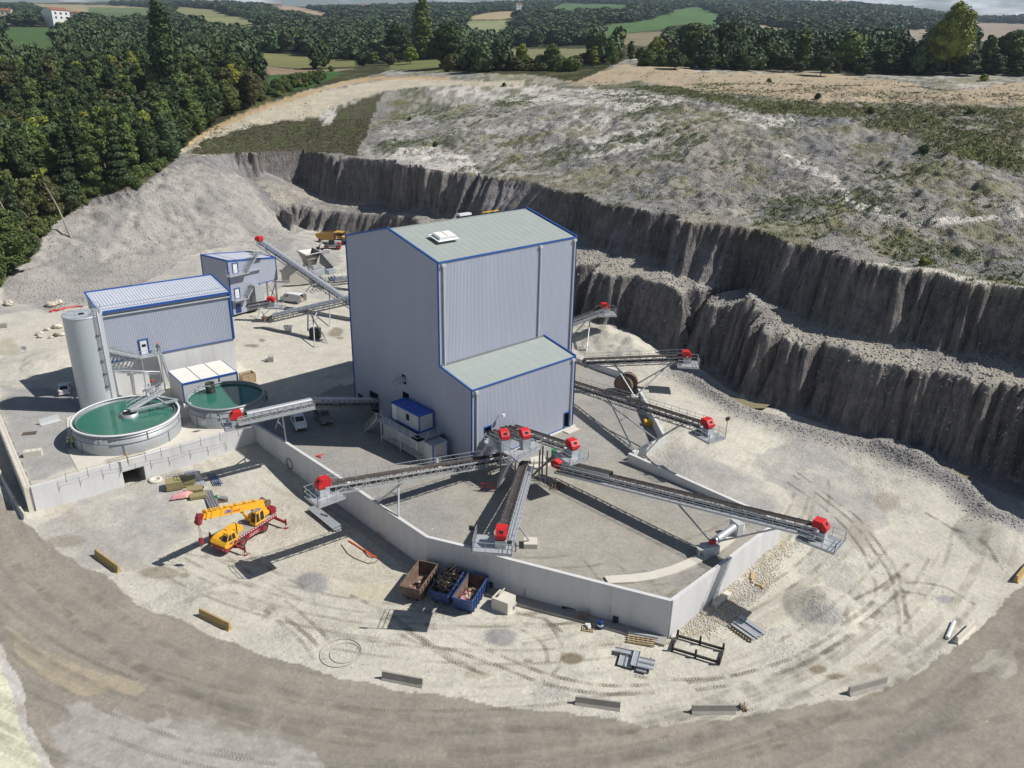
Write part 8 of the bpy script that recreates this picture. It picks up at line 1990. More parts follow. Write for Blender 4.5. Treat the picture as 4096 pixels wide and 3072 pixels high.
# vegetation
def crown_np(seed, lobes, nleaf, ls, core=True, droop=0.0):
    """many leaf-sized faces spread over a set of lobes (x, y, z, rx, ry, rz); unit: metres"""
    r = np.random.default_rng(seed); L = np.array(lobes, float)
    wgt = (L[:, 3] * L[:, 5]); wgt = wgt / wgt.sum()
    k = r.choice(len(L), nleaf, p=wgt)
    d = r.normal(size=(nleaf, 3)); d[:, 2] = np.where(d[:, 2] < -.3, -d[:, 2] * .6, d[:, 2]); d /= np.linalg.norm(d, axis=1)[:, None]
    clump = np.sin(d[:, 0] * 5 + k) * np.sin(d[:, 1] * 5 + 2 * k) * np.sin(d[:, 2] * 6 + k * 3)
    rad = (0.86 + 0.16 * clump + r.normal(0, .07, nleaf))[:, None]
    P = L[k, :3] + d * L[k, 3:6] * rad
    n = d + r.normal(0, .55, (nleaf, 3)); n /= np.linalg.norm(n, axis=1)[:, None]
    a = np.cross(n, r.normal(size=(nleaf, 3))); a /= np.linalg.norm(a, axis=1)[:, None]; b = np.cross(n, a)
    s = (ls * r.uniform(.55, 1.25, nleaf))[:, None]
    c0 = P + a * s; c1 = P + b * s * .7; c2 = P - a * s * r.uniform(.6, 1.1, (nleaf, 1)); c3 = P - b * s * .7 - n * s * .25
    V = np.stack([c0, c1, c2, c3], 1).reshape(-1, 3); Q = np.arange(nleaf * 4).reshape(-1, 4)
    if core:
        vs = []; fs = []; base = len(V)
        for (x, y, z, rx, ry, rz) in lobes:
            b0 = base + len(vs); n1, n2 = 8, 6
            for i in range(n2 + 1):
                t = math.pi * i / n2
                for j in range(n1):
                    q = 2 * math.pi * j / n1; k_ = r.uniform(.62, .86)
                    vs.append((x + rx * math.sin(t) * math.cos(q) * k_, y + ry * math.sin(t) * math.sin(q) * k_, z + rz * math.cos(t) * k_))
            for i in range(n2):
                for j in range(n1): fs.append((b0 + i * n1 + j, b0 + (i + 1) * n1 + j, b0 + (i + 1) * n1 + (j + 1) % n1, b0 + i * n1 + (j + 1) % n1))
        V = np.concatenate([V, np.array(vs)]); Q = np.concatenate([Q, np.array(fs)])
    return V, Q
def rand_lobes(seed, n, R_, z0, z1, rl, cone=0.0):
    r = random.Random(seed); out = [(0, 0, (z0 + z1) / 2, R_ * .72, R_ * .72, (z1 - z0) * .44)]
    for i in range(n):
        t = (i + .5) / n; z = z0 + (z1 - z0) * (0.12 + .80 * t); w_ = math.sin(math.pi * min(1, .18 + .75 * t)) ** .7 * (1 - cone * t)
        a = r.uniform(0, 6.28); q = R_ * w_ * r.uniform(.35, .68); s = rl * r.uniform(.75, 1.25) * (1 - .35 * t)
        out.append((q * math.cos(a), q * math.sin(a), z, s, s, s * r.uniform(.7, .95)))
    return out
def tree_proto(name, label, cat, group, lobes, nleaf, ls, mat, seed, trunk=(2.0, .22), limbs=5, bark='bark'):
    V, Q = crown_np(seed, lobes, nleaf, ls)
    me = mesh_np('crown', V, Q); me.materials.append(mat); me.update(calc_edges=True)
    t = thing(name, label, cat, (0, 0, 0), group, fix=False)
    c = bpy.data.objects.new('crown', me); COL.objects.link(c); c.parent = t
    m = MB(); top = max(l[2] for l in lobes); m.tube([(0, 0, -.8), (0, 0, trunk[0]), (.1, .05, top * .8)], trunk[1], 7, r2=trunk[1] * .25)
    rr = random.Random(seed)
    for l in rr.sample(lobes, min(limbs, len(lobes))): m.tube([(0, 0, max(.4, l[2] * .45)), (l[0] * .5, l[1] * .5, l[2] * .8), (l[0], l[1], l[2])], trunk[1] * .45, 5, r2=.03)
    m.build('trunk', M[bark], t, fix=False)
    return t
GF = 'trees of the wood on the left slope'
PR = {}
def far(o): o.location = (0, -200, 0)
P_BR = [tree_proto('broadleaf_tree', 'rounded mid-green broadleaf tree in the wood', 'tree', GF, rand_lobes(s, 15, 4.2, 1.2, 12, 2.0), 4200, .38, M['leaf'], s) for s in (1, 2, 3)]
P_BIG = tree_proto('broadleaf_tree', 'rounded mid-green broadleaf tree in the wood', 'tree', GF, rand_lobes(6, 26, 4.2, 1.0, 12.4, 1.45), 11000, .23, M['leaf'], 6)
P_TL = tree_proto('tall_tree', 'tall narrow tree', 'tree', GF, rand_lobes(8, 13, 2.4, 1.2, 14, 1.5), 2200, .40, M['leaf'], 8)
P_CO = tree_proto('spruce_tree', 'dark pointed spruce in the wood', 'tree', GF, [(0, 0, z, 3.0 * (1 - z / 16) + .3, 3.0 * (1 - z / 16) + .3, 1.1) for z in (1.5, 3.2, 5, 6.8, 8.5, 10.2, 11.8, 13.2, 14.5)], 2400, .36, M['leafd'], 9)
P_PO = tree_proto('poplar_tree', 'columnar poplar', 'tree', GF, [(0.15 * math.sin(z), 0.15 * math.cos(z), z, 1.75 * math.sin(math.pi * min(1, .15 + z / 19)) ** .6, 1.75 * math.sin(math.pi * min(1, .15 + z / 19)) ** .6, 1.6) for z in np.arange(1.5, 16, 1.5)], 3600, .30, M['leafd'], 10)
P_BU = [tree_proto('bush', 'bush', 'bush', GF, rand_lobes(s, 7, 1.6, .1, 2.4, .9), 1100, .22, M['leaf'], s, trunk=(.5, .08), limbs=3) for s in (21, 22)]
P_WD = [tree_proto('far_tree', 'tree of the woods on the far slope', 'tree', GF, rand_lobes(s, 9, 4.4, 1.2, 11, 2.3), 420, .95, M['leafw'], s, trunk=(1.5, .25), limbs=2) for s in (31, 32, 33)]
def xat(px, Y):
    r = ray(px, 250); return r[0] / r[1] * Y
def put(proto, x, y, h=None, r=None, mat=None, label=None, group=None, rz=None, h0=None, r0=None, first=False, sink=.3):
    z = gz(x, y)
    sz = h / h0 if h else 1; sx = r / r0 if r else sz
    o = dup(proto, (x, y, z - sink), rz if rz is not None else random.uniform(0, 6.28), (sx, sx * random.uniform(.9, 1.1), sz), label)
    if group: o['group'] = group
    if mat:
        for c in o.children:
            if c.name.startswith('crown'): c.material_slots[0].link = 'OBJECT'; c.material_slots[0].material = M[mat]
    return o
def tall(px, pytop, Y, rpx, proto, h0, r0, mat, label, group=None):
    if Y < 346 and px > 1750: Y += 48
    elif 1400 < px < 1700: Y *= 1.24
    elif 900 < px < 1400: Y = 730
    x = xat(px, Y); rr = ray(px, pytop); zt_ = CAMH + rr[2] / rr[1] * Y; g = gz(x, Y)
    o = put(proto, x, Y, max(2, zt_ - g), rpx * Y / FPX, mat, label, group, h0=h0, r0=r0)
    if not group and 'group' in o: del o['group']
    return o
H_BR, R_BR, H_TL, R_TL, H_PO, R_PO, H_BU, R_BU, H_CO, R_CO = 13.2, 4.9, 15.0, 3.2, 16.8, 1.9, 3.0, 2.0, 15.6, 3.1
tall(655, -20, 315, 62, P_PO, H_PO, R_PO, 'leafd', 'tall dark columnar poplar standing up from the left wood to the top edge')
tall(1692, -25, 420, 42, P_PO, H_PO, R_PO, 'leaf', 'tall narrow poplar behind the two dark round trees')
tall(1595, 78, 400, 78, P_BIG, H_BR, R_BR, 'leafd', 'broad very dark tree left of the narrow poplar')
tall(1795, 68, 395, 92, P_BIG, H_BR, R_BR, 'leafd', 'broad very dark round tree right of the narrow poplar')
tall(3800, -30, 292, 105, P_BIG, H_BR, R_BR, 'leafy', 'biggest yellow-green tree, rising above the skyline at the right')
tall(3740, 60, 296, 60, P_BIG, H_BR, R_BR, 'leafy', 'smaller yellow-green crown joined to the left of the biggest one')
tall(3945, 118, 296, 45, P_BR[1], H_BR, R_BR, 'leaf', 'mid-green tree just right of the biggest yellow-green tree')
tall(4045, 95, 300, 75, P_BR[0], H_BR, R_BR, 'leaf', 'large bushy tree at the right edge of the row')
tall(4120, 190, 290, 60, P_BR[2], H_BR, R_BR, 'leaf', 'round tree cut by the right edge of the photo')
tall(2905, 62, 318, 95, P_BIG, H_BR, R_BR, 'leafd', 'largest dark crown of the right-hand row, near its left end')
tall(2780, 72, 322, 75, P_BR[2], H_BR, R_BR, 'leaf', 'olive-green crown left of the largest dark one')
tall(2622, 130, 322, 52, P_BR[0], H_BR, R_BR, 'leafy', 'low olive tree at the left end of the right-hand row')
tall(3070, 150, 312, 60, P_BR[1], H_BR, R_BR, 'leaf', 'medium tree right of the largest dark crown')
tall(3210, 98, 310, 52, P_TL, H_TL, R_TL, 'leaf', 'upright tree with a narrow feathery top in the right-hand row')
tall(3400, 100, 306, 85, P_BR[0], H_BR, R_BR, 'leaf', 'broad olive-brown topped tree in the middle of the right-hand row')
tall(3520, 170, 300, 75, P_BR[2], H_BR, R_BR, 'leafd', 'low dark crown in the middle of the right-hand row')
tall(3650, 175, 298, 70, P_BR[1], H_BR, R_BR, 'leafd', 'dark crown just left of the biggest yellow-green tree')
random.seed(5)
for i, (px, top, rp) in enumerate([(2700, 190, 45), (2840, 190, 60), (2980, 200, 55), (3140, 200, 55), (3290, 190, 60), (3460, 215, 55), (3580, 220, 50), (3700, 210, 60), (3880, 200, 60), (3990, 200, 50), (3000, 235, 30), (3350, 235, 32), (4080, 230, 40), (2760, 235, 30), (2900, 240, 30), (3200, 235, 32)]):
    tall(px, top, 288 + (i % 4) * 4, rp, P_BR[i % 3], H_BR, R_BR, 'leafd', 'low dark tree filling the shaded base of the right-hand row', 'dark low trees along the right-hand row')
for (px, top, Y, rp, mat, lab) in [(1800, 200, 322, 32, 'leafb', 'brownish hedge bush at the left end of the hedge'), (1862, 198, 318, 38, 'leafb', 'brown-green hedge bush second from the left'), (1935, 160, 316, 36, 'leafy', 'light green slender tree in the left of the hedge'), (1990, 205, 312, 34, 'leaf', 'green bush between the slender tree and the reddish bush'),
    (2062, 220, 305, 46, 'leafb', 'reddish-brown topped rounded bush in the hedge'), (2120, 245, 302, 32, 'leafb', 'low brown bush right of the reddish one'), (2205, 160, 303, 48, 'leaf', 'tallest tree of the hedge with a ragged top'), (2160, 240, 300, 34, 'leaf', 'low dark green bush at the foot of the tallest hedge tree'), (2250, 235, 301, 30, 'leafb', 'brown bush right of the tallest hedge tree'),
    (2305, 212, 306, 42, 'leafb', 'rounded brownish tree right of the tallest hedge tree'), (2372, 172, 310, 30, 'leafy', 'bright green cone-shaped small tree'), (2415, 158, 345, 18, 'leaf', 'thin young tree standing alone behind the cone-shaped one'), (2470, 168, 335, 34, 'leafb', 'rusty-green bushy tree by the bend of the track'), (2520, 150, 338, 22, 'leaf', 'narrow green tree right of the rusty-green one'), (2450, 155, 350, 30, 'leaf', 'dark bush behind the rusty-green tree'), (2560, 180, 335, 25, 'leaf', 'small dark bush at the end of the hedge'),
    (1640, 178, 360, 38, 'leafy', 'light green rounded bush in front of the dark round trees'), (1555, 200, 362, 36, 'leafb', 'olive bush left of the light green rounded one'), (1490, 198, 365, 34, 'leaf', 'mid-green bush further left of the light green rounded one'), (1445, 205, 366, 26, 'leafd', 'dark bush at the left end of the low bush row'), (2085, 158, 372, 36, 'leafy', 'round olive bush beyond the pasture'),
    (1165, 100, 420, 80, 'leaf', 'large rounded tree at the edge of the maize field'), (1060, 150, 400, 50, 'leafb', 'olive-brown tree left of the large rounded one'), (985, 130, 395, 55, 'leaf', 'dark-edged tree above the green field'), (1240, 190, 405, 30, 'leaf', 'small tree right of the large rounded one')]:
    br = P_BR[int(px) % 3] if top < 200 or rp > 40 else P_BU[int(px) % 2]
    hh, r0 = (H_BR, R_BR) if br in P_BR else (H_BU, R_BU)
    if 'cone' in lab or 'thin' in lab or 'narrow' in lab or 'slender' in lab: br, hh, r0 = P_TL, H_TL, R_TL
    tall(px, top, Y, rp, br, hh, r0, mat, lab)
def spacing(y): return np.clip(y / 52, 6.3, 26)
pts = []
y = 120.0
while y < 3200:
    sp = float(spacing(y)); xs = np.arange(-0.80 * y - 20, 0.80 * y + 20, sp)
    xs = xs + rng.uniform(-.42, .42, len(xs)) * sp; yy = y + rng.uniform(-.42, .42, len(xs)) * sp
    pts.append(np.stack([xs, yy, np.full(len(xs), sp)], 1)); y += sp * .92
pts = np.concatenate(pts)
zz = terrain(pts[:, 0], pts[:, 1]); px_, py_ = proj(pts[:, 0], pts[:, 1], zz)
jx2 = fbm(pts[:, 0] / 5, pts[:, 1] / 5, 51, 3) * 12
keep = inpoly(px_ + jx2, py_, wood_edge) & (px_ > -250) & (px_ < 4350)
tx_, ty_ = proj(pts[:, 0], pts[:, 1], zz + 11.5); mx_, my_ = proj(pts[:, 0], pts[:, 1], zz + 6)
HOUSES = [(25, 75, 55, 45), (232, 78, 70, 52), (290, 68, 45, 24), (2075, 32, 22, 22), (1115, 28, 24, 12), (1090, 24, 18, 10), (1455, 24, 20, 9), (3350, 12, 26, 10), (3385, 14, 20, 9)]
for poly in [q[0] for q in FIELDS] + [[(x - w_ * .6, y - h_ * .6), (x + w_ * .6, y - h_ * .6), (x + w_ * .6, y + h_ * .45), (x - w_ * .6, y + h_ * .45)] for x, y, w_, h_ in HOUSES]:
    keep &= ~inpoly(px_, py_, poly) & ~inpoly(tx_, ty_, poly) & ~inpoly(mx_, my_, poly)
for poly in [[(1300, 360), (1520, 300), (1800, 290), (2700, 220), (2700, 180), (2440, 178), (2020, 190), (1840, 235), (1560, 240), (1430, 240), (1300, 290)], [(1000, 420), (1090, 290), (1300, 300), (1560, 270), (1560, 320), (1200, 380)], [(-300, 170), (200, 160), (250, 200), (60, 210), (-300, 240)]]:
    keep &= ~inpoly(px_, py_, poly)
gap = fbm(pts[:, 0] / 90, pts[:, 1] / 90, 91, 3)
keep &= ~((gap > 0.26) & (pts[:, 1] > 650))
pts = pts[keep]; zz = zz[keep]; px_ = px_[keep]; py_ = py_[keep]
inv = (px_ > -40) & (px_ < 1420) & (pts[:, 1] < 420)
order = np.argsort(np.where(inv, pts[:, 1], 1e9))[:285]
ind = np.zeros(len(pts), bool); ind[order] = inv[order]
rr = random.Random(12); kinds = ['leaf', 'leaf', 'leafd', 'leaf', 'leafy', 'leafd', 'leafb', 'leaf', 'leafw', 'leaf', 'leafd']
nlab = {'leaf': 'rounded mid-green tree of the wood on the left slope', 'leafd': 'dark green tree of the wood on the left slope', 'leafy': 'yellow-green tree of the wood on the left slope', 'leafb': 'olive-brown tree of the wood on the left slope', 'leafw': 'bluish-green tree of the wood on the left slope'}
for i in np.nonzero(ind)[0]:
    x, y, sp = pts[i]; k = rr.choice(kinds); q = rr.random()
    far_ = min(1.0, max(0.0, (y - 230) / 120))
    if q < .09 and px_[i] < 500: put(P_CO, x, y, rr.uniform(14, 20), rr.uniform(3.0, 4.0), 'leafd', 'dark pointed spruce of the wood on the left slope', GF, h0=H_CO, r0=R_CO)
    elif q < .22: put(P_TL, x, y, rr.uniform(13, 18), rr.uniform(3, 4.2), k, nlab[k].replace('tree', 'slender tree', 1), GF, h0=H_TL, r0=R_TL)
    else: put(rr.choice(P_BR), x, y, rr.uniform(10.5, 16.5), rr.uniform(4.4, 6.2), k, nlab[k], GF, h0=H_BR, r0=R_BR)
for (px, py, dx, dz, lab) in [(285, 948, -5.0, 13, 'pale bare leaning trunk at the near edge of the wood'), (92, 1010, -5.5, 17, 'long pale bare trunk leaning left at the photo edge'), (425, 700, -1.0, 6, 'short pale broken trunk deep in the wood'), (782, 420, -1.0, 11, 'pale slender trunk with few branches among the dark trees')]:
    p = atg(px, py, 110); m_ = MB(); m_.tube([p - ZU * .3, p + V3((dx * .5, 1, dz * .55)), p + V3((dx, 1.5, dz))], .26, 7, r2=.06); rr2 = random.Random(px)
    for k in range(6):
        t = rr2.uniform(.35, .95); a = p + V3((dx * t, 1.2 * t, dz * t)); m_.tube([a, a + V3((rr2.uniform(-1.6, 1.6), rr2.uniform(-1, 1), rr2.uniform(.2, 1.4)))], .07, 5, r2=.02)
    single('bare_trunk', m_, M['paleb'], lab, 'tree trunk')
def gn_scatter(name, P, scl, kind, protos, label, cat=None, wid=None):
    """one object: crowns set on its own points"""
    me = bpy.data.meshes.new(name); me.from_pydata([tuple(p) for p in P], [], [])
    for an, av in (('sc', scl), ('wd', scl if wid is None else wid), ('rot', rng.uniform(0, 6.28, len(P)))):
        a = me.attributes.new(an, 'FLOAT', 'POINT'); a.data.foreach_set('value', np.asarray(av, np.float32))
    a = me.attributes.new('ki', 'INT', 'POINT'); a.data.foreach_set('value', np.asarray(kind, np.int32))
    o = bpy.data.objects.new(name, me); COL.objects.link(o); o['kind'] = 'stuff'; tag(o, label, cat or 'woodland')
    ng = bpy.data.node_groups.new(name + '_nodes', 'GeometryNodeTree')
    ng.interface.new_socket('Geometry', in_out='INPUT', socket_type='NodeSocketGeometry'); ng.interface.new_socket('Geometry', in_out='OUTPUT', socket_type='NodeSocketGeometry')
    n, l = ng.nodes, ng.links; gi = n.new('NodeGroupInput'); go = n.new('NodeGroupOutput'); jn = n.new('GeometryNodeJoinGeometry')
    def attr(nm, t='FLOAT'):
        q = n.new('GeometryNodeInputNamedAttribute'); q.data_type = t; q.inputs['Name'].default_value = nm; return q.outputs['Attribute']
    sc, ro, ki, wd = attr('sc'), attr('rot'), attr('ki', 'INT'), attr('wd')
    cs = n.new('ShaderNodeCombineXYZ'); l.new(wd, cs.inputs['X']); l.new(wd, cs.inputs['Y']); l.new(sc, cs.inputs['Z'])
    cx = n.new('ShaderNodeCombineXYZ'); l.new(ro, cx.inputs['Z'])
    for i, pr_ in enumerate(protos):
        ip = n.new('GeometryNodeInstanceOnPoints'); oi = n.new('GeometryNodeObjectInfo'); oi.inputs['Object'].default_value = pr_; oi.inputs['As Instance'].default_value = True
        cmp_ = n.new('FunctionNodeCompare'); cmp_.data_type = 'INT'; cmp_.operation = 'EQUAL'; cmp_.inputs[3].default_value = i; l.new(ki, cmp_.inputs[2])
        l.new(gi.outputs[0], ip.inputs['Points']); l.new(cmp_.outputs[0], ip.inputs['Selection']); l.new(oi.outputs['Geometry'], ip.inputs['Instance']); l.new(cx.outputs[0], ip.inputs['Rotation']); l.new(cs.outputs[0], ip.inputs['Scale'])
        l.new(ip.outputs[0], jn.inputs[0])
    l.new(jn.outputs[0], go.inputs[0])
    o.modifiers.new('scatter', 'NODES').node_group = ng
    return o
cw_ = [[c for c in p.children if c.name.startswith('crown')][0] for p in P_WD]
fp = pts[~ind]; fz = zz[~ind]
wid_ = rng.uniform(.8, 1.2, len(fp)) * fp[:, 2] / 6.3 * .92
hgt_ = rng.uniform(.7, 1.25, len(fp)) * np.clip(fp[:, 2] / 6.3, 1, 1.35)
gn_scatter('far_woods', np.stack([fp[:, 0], fp[:, 1], fz - .5 - .6 * hgt_], 1), hgt_, rng.integers(0, 3, len(fp)), cw_, 'bluish-green woodland covering the valley and far hills', wid=wid_)
print('wood points', len(fp), 'individual', int(ind.sum()))
ug = []
edge = [(-20, 1180), (30, 1110), (80, 1060), (150, 1010), (190, 940), (230, 900), (330, 835), (400, 790), (480, 775), (560, 750), (640, 690), (700, 640), (730, 590), (800, 545), (880, 490), (960, 455), (1040, 425), (1110, 400), (1180, 370), (1260, 350), (1340, 325)]
for i in range(len(edge) - 1):
    for k in range(26):
        t = rng.random(); x = edge[i][0] + (edge[i + 1][0] - edge[i][0]) * t - rng.uniform(2, 75) * .8; y_ = edge[i][1] + (edge[i + 1][1] - edge[i][1]) * t - rng.uniform(2, 45)
        ug.append((x, y_))
us = []
for (x, y_) in ug:
    r = ray(x, y_); Y = np.geomspace(120, 420, 160); X = r[0] / r[1] * Y; Z = CAMH + r[2] / r[1] * Y; T_ = terrain(X, Y); k = int(np.argmax(Z < T_))
    if k: us.append((X[k], Y[k], T_[k] - .25))
hed = []
for (p0h, p1h, n_h, dyh) in [((2570, 268), (4200, 292), 330, 14), ((1760, 282), (2320, 288), 90, 10), ((2320, 262), (2560, 232), 30, 8), ((1430, 262), (1680, 255), 40, 6)]:
    for k in range(n_h):
        t = rng.random(); x = p0h[0] + (p1h[0] - p0h[0]) * t; y_ = p0h[1] + (p1h[1] - p0h[1]) * t - rng.uniform(0, dyh)
        r = ray(x, y_); Y = np.geomspace(200, 420, 160); X = r[0] / r[1] * Y; Z = CAMH + r[2] / r[1] * Y; T_ = terrain(X, Y); kk = int(np.argmax(Z < T_))
        if kk: hed.append((X[kk], Y[kk] + rng.uniform(0, 6), T_[kk] - .5))
hed = np.array(hed)
us = np.array(us)
bu_ = [[c for c in p.children if c.name.startswith('crown')][0] for p in P_BU]
gn_scatter('undergrowth', us, rng.uniform(.5, 1.35, len(us)), rng.integers(0, 2, len(us)), bu_, 'green undergrowth lining the near edge of the left wood', 'undergrowth')
gn_scatter('hedge_undergrowth', hed, rng.uniform(1.0, 2.6, len(hed)), rng.integers(0, 2, len(hed)), bu_, 'dense green bushes filling the foot of the tree rows behind the plateau', 'undergrowth')
def tufts(name, X, Y, size, mat, label, blades=7, flat=.5):
    n = len(X); Z = terrain(X, Y); r = rng
    B = n * blades; ix = np.repeat(np.arange(n), blades)
    a = r.uniform(0, 6.28, B); s = size[ix] * r.uniform(.5, 1.2, B)
    bx = X[ix] + r.normal(0, .28, B) * size[ix]; by = Y[ix] + r.normal(0, .28, B) * size[ix]; bz = Z[ix] - .03
    dx = np.cos(a); dy = np.sin(a); wv = s * .13; ln = r.uniform(.1, .7, B) * s
    V = np.stack([np.stack([bx - dy * wv, by + dx * wv, bz], 1), np.stack([bx + dy * wv, by - dx * wv, bz], 1), np.stack([bx + dx * ln + dy * wv * .6, by + dy * ln - dx * wv * .6, bz + s * flat], 1), np.stack([bx + dx * ln - dy * wv * .6, by + dy * ln + dx * wv * .6, bz + s * flat * 1.2], 1)], 1).reshape(-1, 3)
    me = mesh_np(name, V, np.arange(B * 4).reshape(-1, 4)); me.materials.append(mat); me.update(calc_edges=True)
    o = bpy.data.objects.new(name, me); COL.objects.link(o); o['kind'] = 'stuff'; tag(o, label, 'weeds')
pl_ = (plat > .5) & (tU > .9) & (PX > 0) & (PX < 4096) & (Yg < 330)
def pick(mask, wgt, n):
    ii = np.nonzero(mask.ravel())[0]; w_ = wgt.ravel()[ii]; w_ = np.clip(w_, 0, None); w_ = w_ / w_.sum(); k = rng.choice(ii, n, p=w_); return Xg.ravel()[k] + rng.normal(0, .4, n), Yg.ravel()[k] + rng.normal(0, .4, n)
area = Yg * 1.0
X1, Y1 = pick(pl_, area * (sstep(.04, .2, greenn) * 1.0 + .06), 16000); tufts('weeds', X1, Y1, rng.uniform(.2, .7, len(X1)), M['weed'], 'scattered green weeds over the pale quarry plateau')
X1, Y1 = pick(pl_ & (grn2 > .1), area, 9000); tufts('rough_grass', X1, Y1, rng.uniform(.3, .75, len(X1)), M['dryg'], 'rough brown-green grass band along the upper right of the plateau')
X1, Y1 = pick(pl_ & (gt > .1), area, 7000); tufts('dark_grass', X1, Y1, rng.uniform(.2, .5, len(X1)), M['darkg'], 'dark brownish grass on the triangular slope above the upper face')
for j, (px, py, r_, mat, lab) in enumerate([(3272, 395, 1.5, 'leafd', 'small dark round shrub alone on the tan ground'), (3695, 610, 1.6, 'leaf', 'grey-green shrub at the edge of the white patch'), (3075, 330, 1.4, 'leaf', 'low shrub at the near rim of the tan field'), (3935, 325, 2.2, 'leafy', 'bright green shrub on the ditch line at right'), (3480, 450, 1.4, 'leafb', 'brownish shrub among the rough grass'), (3880, 460, 1.6, 'leaf', 'rounded green shrub in the rough grass at right'),
    (1260, 330, 2.0, 'leafd', 'dark round shrub above the ochre rim'), (1200, 335, 2.2, 'leafd', 'wide dark shrub left of its round neighbour above the rim'), (1640, 480, 1.2, 'leaf', 'small green shrub near the white rubble'), (1740, 585, 1.3, 'leaf', 'small green shrub on the white rubble patch'), (2015, 345, 1.3, 'leafd', 'dark shrub by the pale bank at the top of the plateau'), (3693, 1062, 1.2, 'leafy', 'bright green shrub on the edge of the upper face')]):
    p = atg(px, py, 60); put(P_BU[j % 2], p.x, p.y, r_ * 1.5, r_, mat, lab, 'shrubs on the plateau', h0=H_BU, r0=R_BU)
def stones(name, X, Y, size, mat, label):
    n = len(X); Z = terrain(X, Y); base = np.array([(-1, -1, -1), (1, -1, -1), (1, 1, -1), (-1, 1, -1), (-1, -1, 1), (1, -1, 1), (1, 1, 1), (-1, 1, 1)], float) * .5
    V = base[None] * rng.uniform(.45, 1.0, (n, 8, 3)) * size[:, None, None]
    a = rng.uniform(0, 6.28, n); c, s = np.cos(a)[:, None], np.sin(a)[:, None]
    V = np.stack([V[:, :, 0] * c - V[:, :, 1] * s + X[:, None], V[:, :, 0] * s + V[:, :, 1] * c + Y[:, None], V[:, :, 2] * .8 + Z[:, None] + size[:, None] * .15], 2).reshape(-1, 3)
    F = np.array([(3, 2, 1, 0), (4, 5, 6, 7), (0, 1, 5, 4), (1, 2, 6, 5), (2, 3, 7, 6), (3, 0, 4, 7)]); Q = (np.arange(n)[:, None, None] * 8 + F[None]).reshape(-1, 4)
    me = mesh_np(name, V, Q); me.materials.append(mat); me.update(calc_edges=True)
    o = bpy.data.objects.new(name, me); COL.objects.link(o); o['kind'] = 'stuff'; tag(o, label, 'stones')
bm_ = np.exp(-(polydist(Xg, Yg, BERM)[0] / 2.2) ** 2) * (dL < -3)
X1, Y1 = pick((bm_ > .05), bm_, 3200); stones('gravel_rubble', X1, Y1, rng.uniform(.06, .24, len(X1)), M['rubble'], 'grey rubble strewn along the foot of the quarry face')
X1, Y1 = pick(((bench * (dL > 0) * (tU < .02)) > .5), np.ones(Xg.shape), 4500); stones('bench_rubble', X1, Y1, rng.uniform(.10, .42, len(X1)), M['rubble'], 'broken grey lumps on the ledge between the two faces')
X1, Y1 = pick(lowl > .5, area, 5000); stones('slope_stones', X1, Y1, rng.uniform(.10, .34, len(X1)), M['rubble'], 'loose stones on the grey slope left of the plant house')
st_ = pmask([(2690, 2500), (2860, 2390), (3000, 2290), (3130, 2160), (3180, 2180), (3100, 2330), (2960, 2460), (2850, 2560), (2740, 2570)])
X1, Y1 = pick(st_ > .5, np.ones(Xg.shape), 2600); stones('ochre_stones', X1, Y1, rng.uniform(.05, .18, len(X1)), M['rock'], 'ochre stones below the sunlit corner wall')
yd_ = ((Yg < 120) & (Pm < .5) & (road < .5) & (dL < -5)).astype(float)
X1, Y1 = pick(yd_ > .5, np.clip(nA + .1, 0.02, 1), 3500); stones('yard_stones', X1, Y1, rng.uniform(.04, .14, len(X1)), M['rubble'], 'small grey stones scattered over the dusty yard')
# houses on the far slopes
def house(px, py, Y, wpx, hpx, label, roofpitch=.35, rz=.3, mat='plaster'):
    P0 = atg(px, py + hpx * .5, 345, 5000); Y = P0.y; x = P0.x; k = Y / FPX; W, H = wpx * k, hpx * k; D = W * .8; g = P0.z; z = g + H * .45
    t = thing('house', label, 'house', (x, Y, g), 'houses on the distant slopes')
    d = V3((math.cos(rz), math.sin(rz), 0)); s = V3((-d.y, d.x, 0)); c = V3((x, Y, z))
    m = MB(); m.extr([(-D / 2, -(z - g) - 2), (D / 2, -(z - g) - 2), (D / 2, H * .55), (0, H * .55 + D * .5 * roofpitch), (-D / 2, H * .55)], c, s, d, ZU, -W / 2, W / 2); m.build('wall', M[mat], t)
    m = MB()
    for e in (-1, 1):
        a = c + s * (D / 2 + .6) * e + ZU * (H * .55 - .25 * roofpitch); b = c + ZU * (H * .55 + D * .5 * roofpitch)
        slab(m, a - d * (W / 2 + .6), a + d * (W / 2 + .6), b + d * (W / 2 + .6) + ZU * .1, b - d * (W / 2 + .6) + ZU * .1, .25)
    ro = m.build('roof', M['tile'], t)
    m = MB(); m.obox(c + d * W * .25 + ZU * (H * .55 + D * .5 * roofpitch), d * .35, s * .35, ZU * 1.0); m.build('chimney', M['plaster'], ro)
    for i in range(3):
        for j in range(2):
            m = MB(); m.obox(c - s * (D / 2 + .02) + d * W * (i - 1) * .3 + ZU * H * (.08 + .27 * j), d * W * .05, s * .04, ZU * H * .07); m.build('window', M['glass'], t)
    return t
house(25, 75, 520, 55, 45, 'cream house with red roof at the far left edge', mat='plaster')
house(232, 78, 540, 70, 52, 'white gabled house with brown roof among the left trees', rz=1.1, mat='white')
house(290, 68, 560, 45, 24, 'low brown-roofed outbuilding right of the white gabled house')
house(2075, 32, 900, 22, 22, 'small white house with red roof on the skyline right of centre', mat='white')
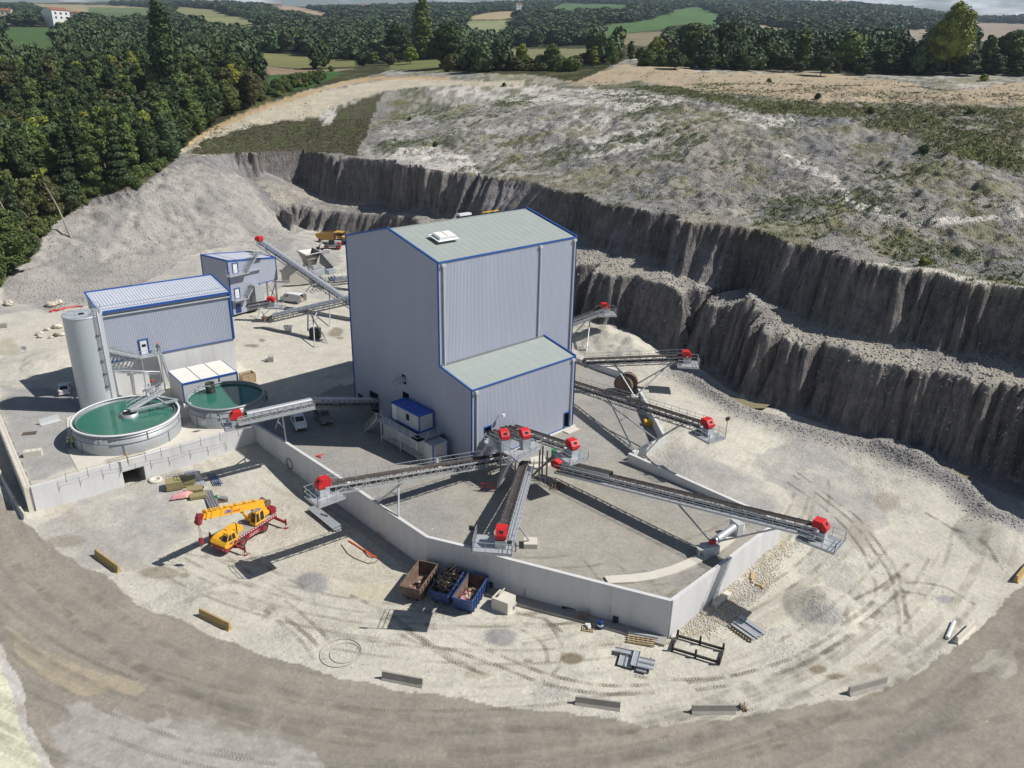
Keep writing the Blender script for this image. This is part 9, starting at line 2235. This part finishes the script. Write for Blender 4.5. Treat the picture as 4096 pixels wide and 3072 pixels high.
for (px, py, Y, w_, h_, lab) in [(1115, 28, 1700, 24, 12, 'tiny red-roofed house high on the left hill'), (1090, 24, 1720, 18, 10, 'leftmost tiny red-roofed house on the left hill'), (1455, 24, 2300, 20, 9, 'distant red-roofed farm on the centre skyline'), (3350, 12, 1900, 26, 10, 'dim brown-roofed house near the top edge right of centre'), (3385, 14, 1850, 20, 9, 'dim small house beside the brown-roofed one at the top edge')]:
    house(px, py, Y, w_, h_, lab)
x = xat(4092, 1500); rr_ = ray(4092, 90); zb_ = CAMH + rr_[2] / rr_[1] * 1500; m_ = MB(); zt_ = zb_ + 34
for a in (-3, 3):
    for b in (-3, 3): m_.beam((x + a, 1500 + b, zb_ - 8), (x + a * .15, 1500 + b * .15, zt_), .5)
for h_, w_ in ((.70, 9), (.83, 11), (.96, 7)): m_.beam((x - w_, 1500, zb_ + 34 * h_), (x + w_, 1500, zb_ + 34 * h_), .6); m_.beam((x - w_, 1500, zb_ + 34 * h_), (x, 1500, zb_ + 34 * h_ + 2), .4); m_.beam((x + w_, 1500, zb_ + 34 * h_), (x, 1500, zb_ + 34 * h_ + 2), .4)
single('power_pylon', m_, M['galvd'], 'thin lattice electricity pylon on the skyline at the right edge', 'pylon')
for i, p in enumerate(P_BR + [P_BIG, P_TL, P_CO, P_PO] + P_BU + P_WD):
    k = int(np.nonzero(~ind & (px_ < 900) & (px_ > 60) & (pts[:, 1] > 260))[0][i * 3]); x, y, _s = pts[k]; p.location = (x, y, float(zz[k]) - .3)
    lab = {'broadleaf_tree': 'rounded mid-green tree of the wood on the left slope', 'tall_tree': 'rounded mid-green slender tree of the wood on the left slope', 'spruce_tree': 'dark pointed spruce of the wood on the left slope', 'poplar_tree': 'columnar dark tree in the middle of the left wood', 'bush': 'low green bush inside the left wood', 'far_tree': 'bluish-green tree of the wood on the left slope'}[p.name.split('.')[0]]
    p['label'] = lab
# air
hz = MB(); hz.box(-4200, 4200, -40, 5600, -60, 420)
hm = bpy.data.materials.new('haze'); hm.use_nodes = True; hn = hm.node_tree
for q in list(hn.nodes):
    if q.type == 'BSDF_PRINCIPLED': hn.nodes.remove(q)
pv_ = hn.nodes.new('ShaderNodeVolumePrincipled'); pv_.inputs['Density'].default_value = HAZE; pv_.inputs['Color'].default_value = (.62, .76, .98, 1); pv_.inputs['Anisotropy'].default_value = .2
hn.links.new(pv_.outputs['Volume'], hn.nodes['Material Output'].inputs['Volume'])
if HAZE > 0:
    ho_ = hz.build('haze', hm); ho_['kind'] = 'stuff'; tag(ho_, 'thin blue distance haze over the valley', 'haze')
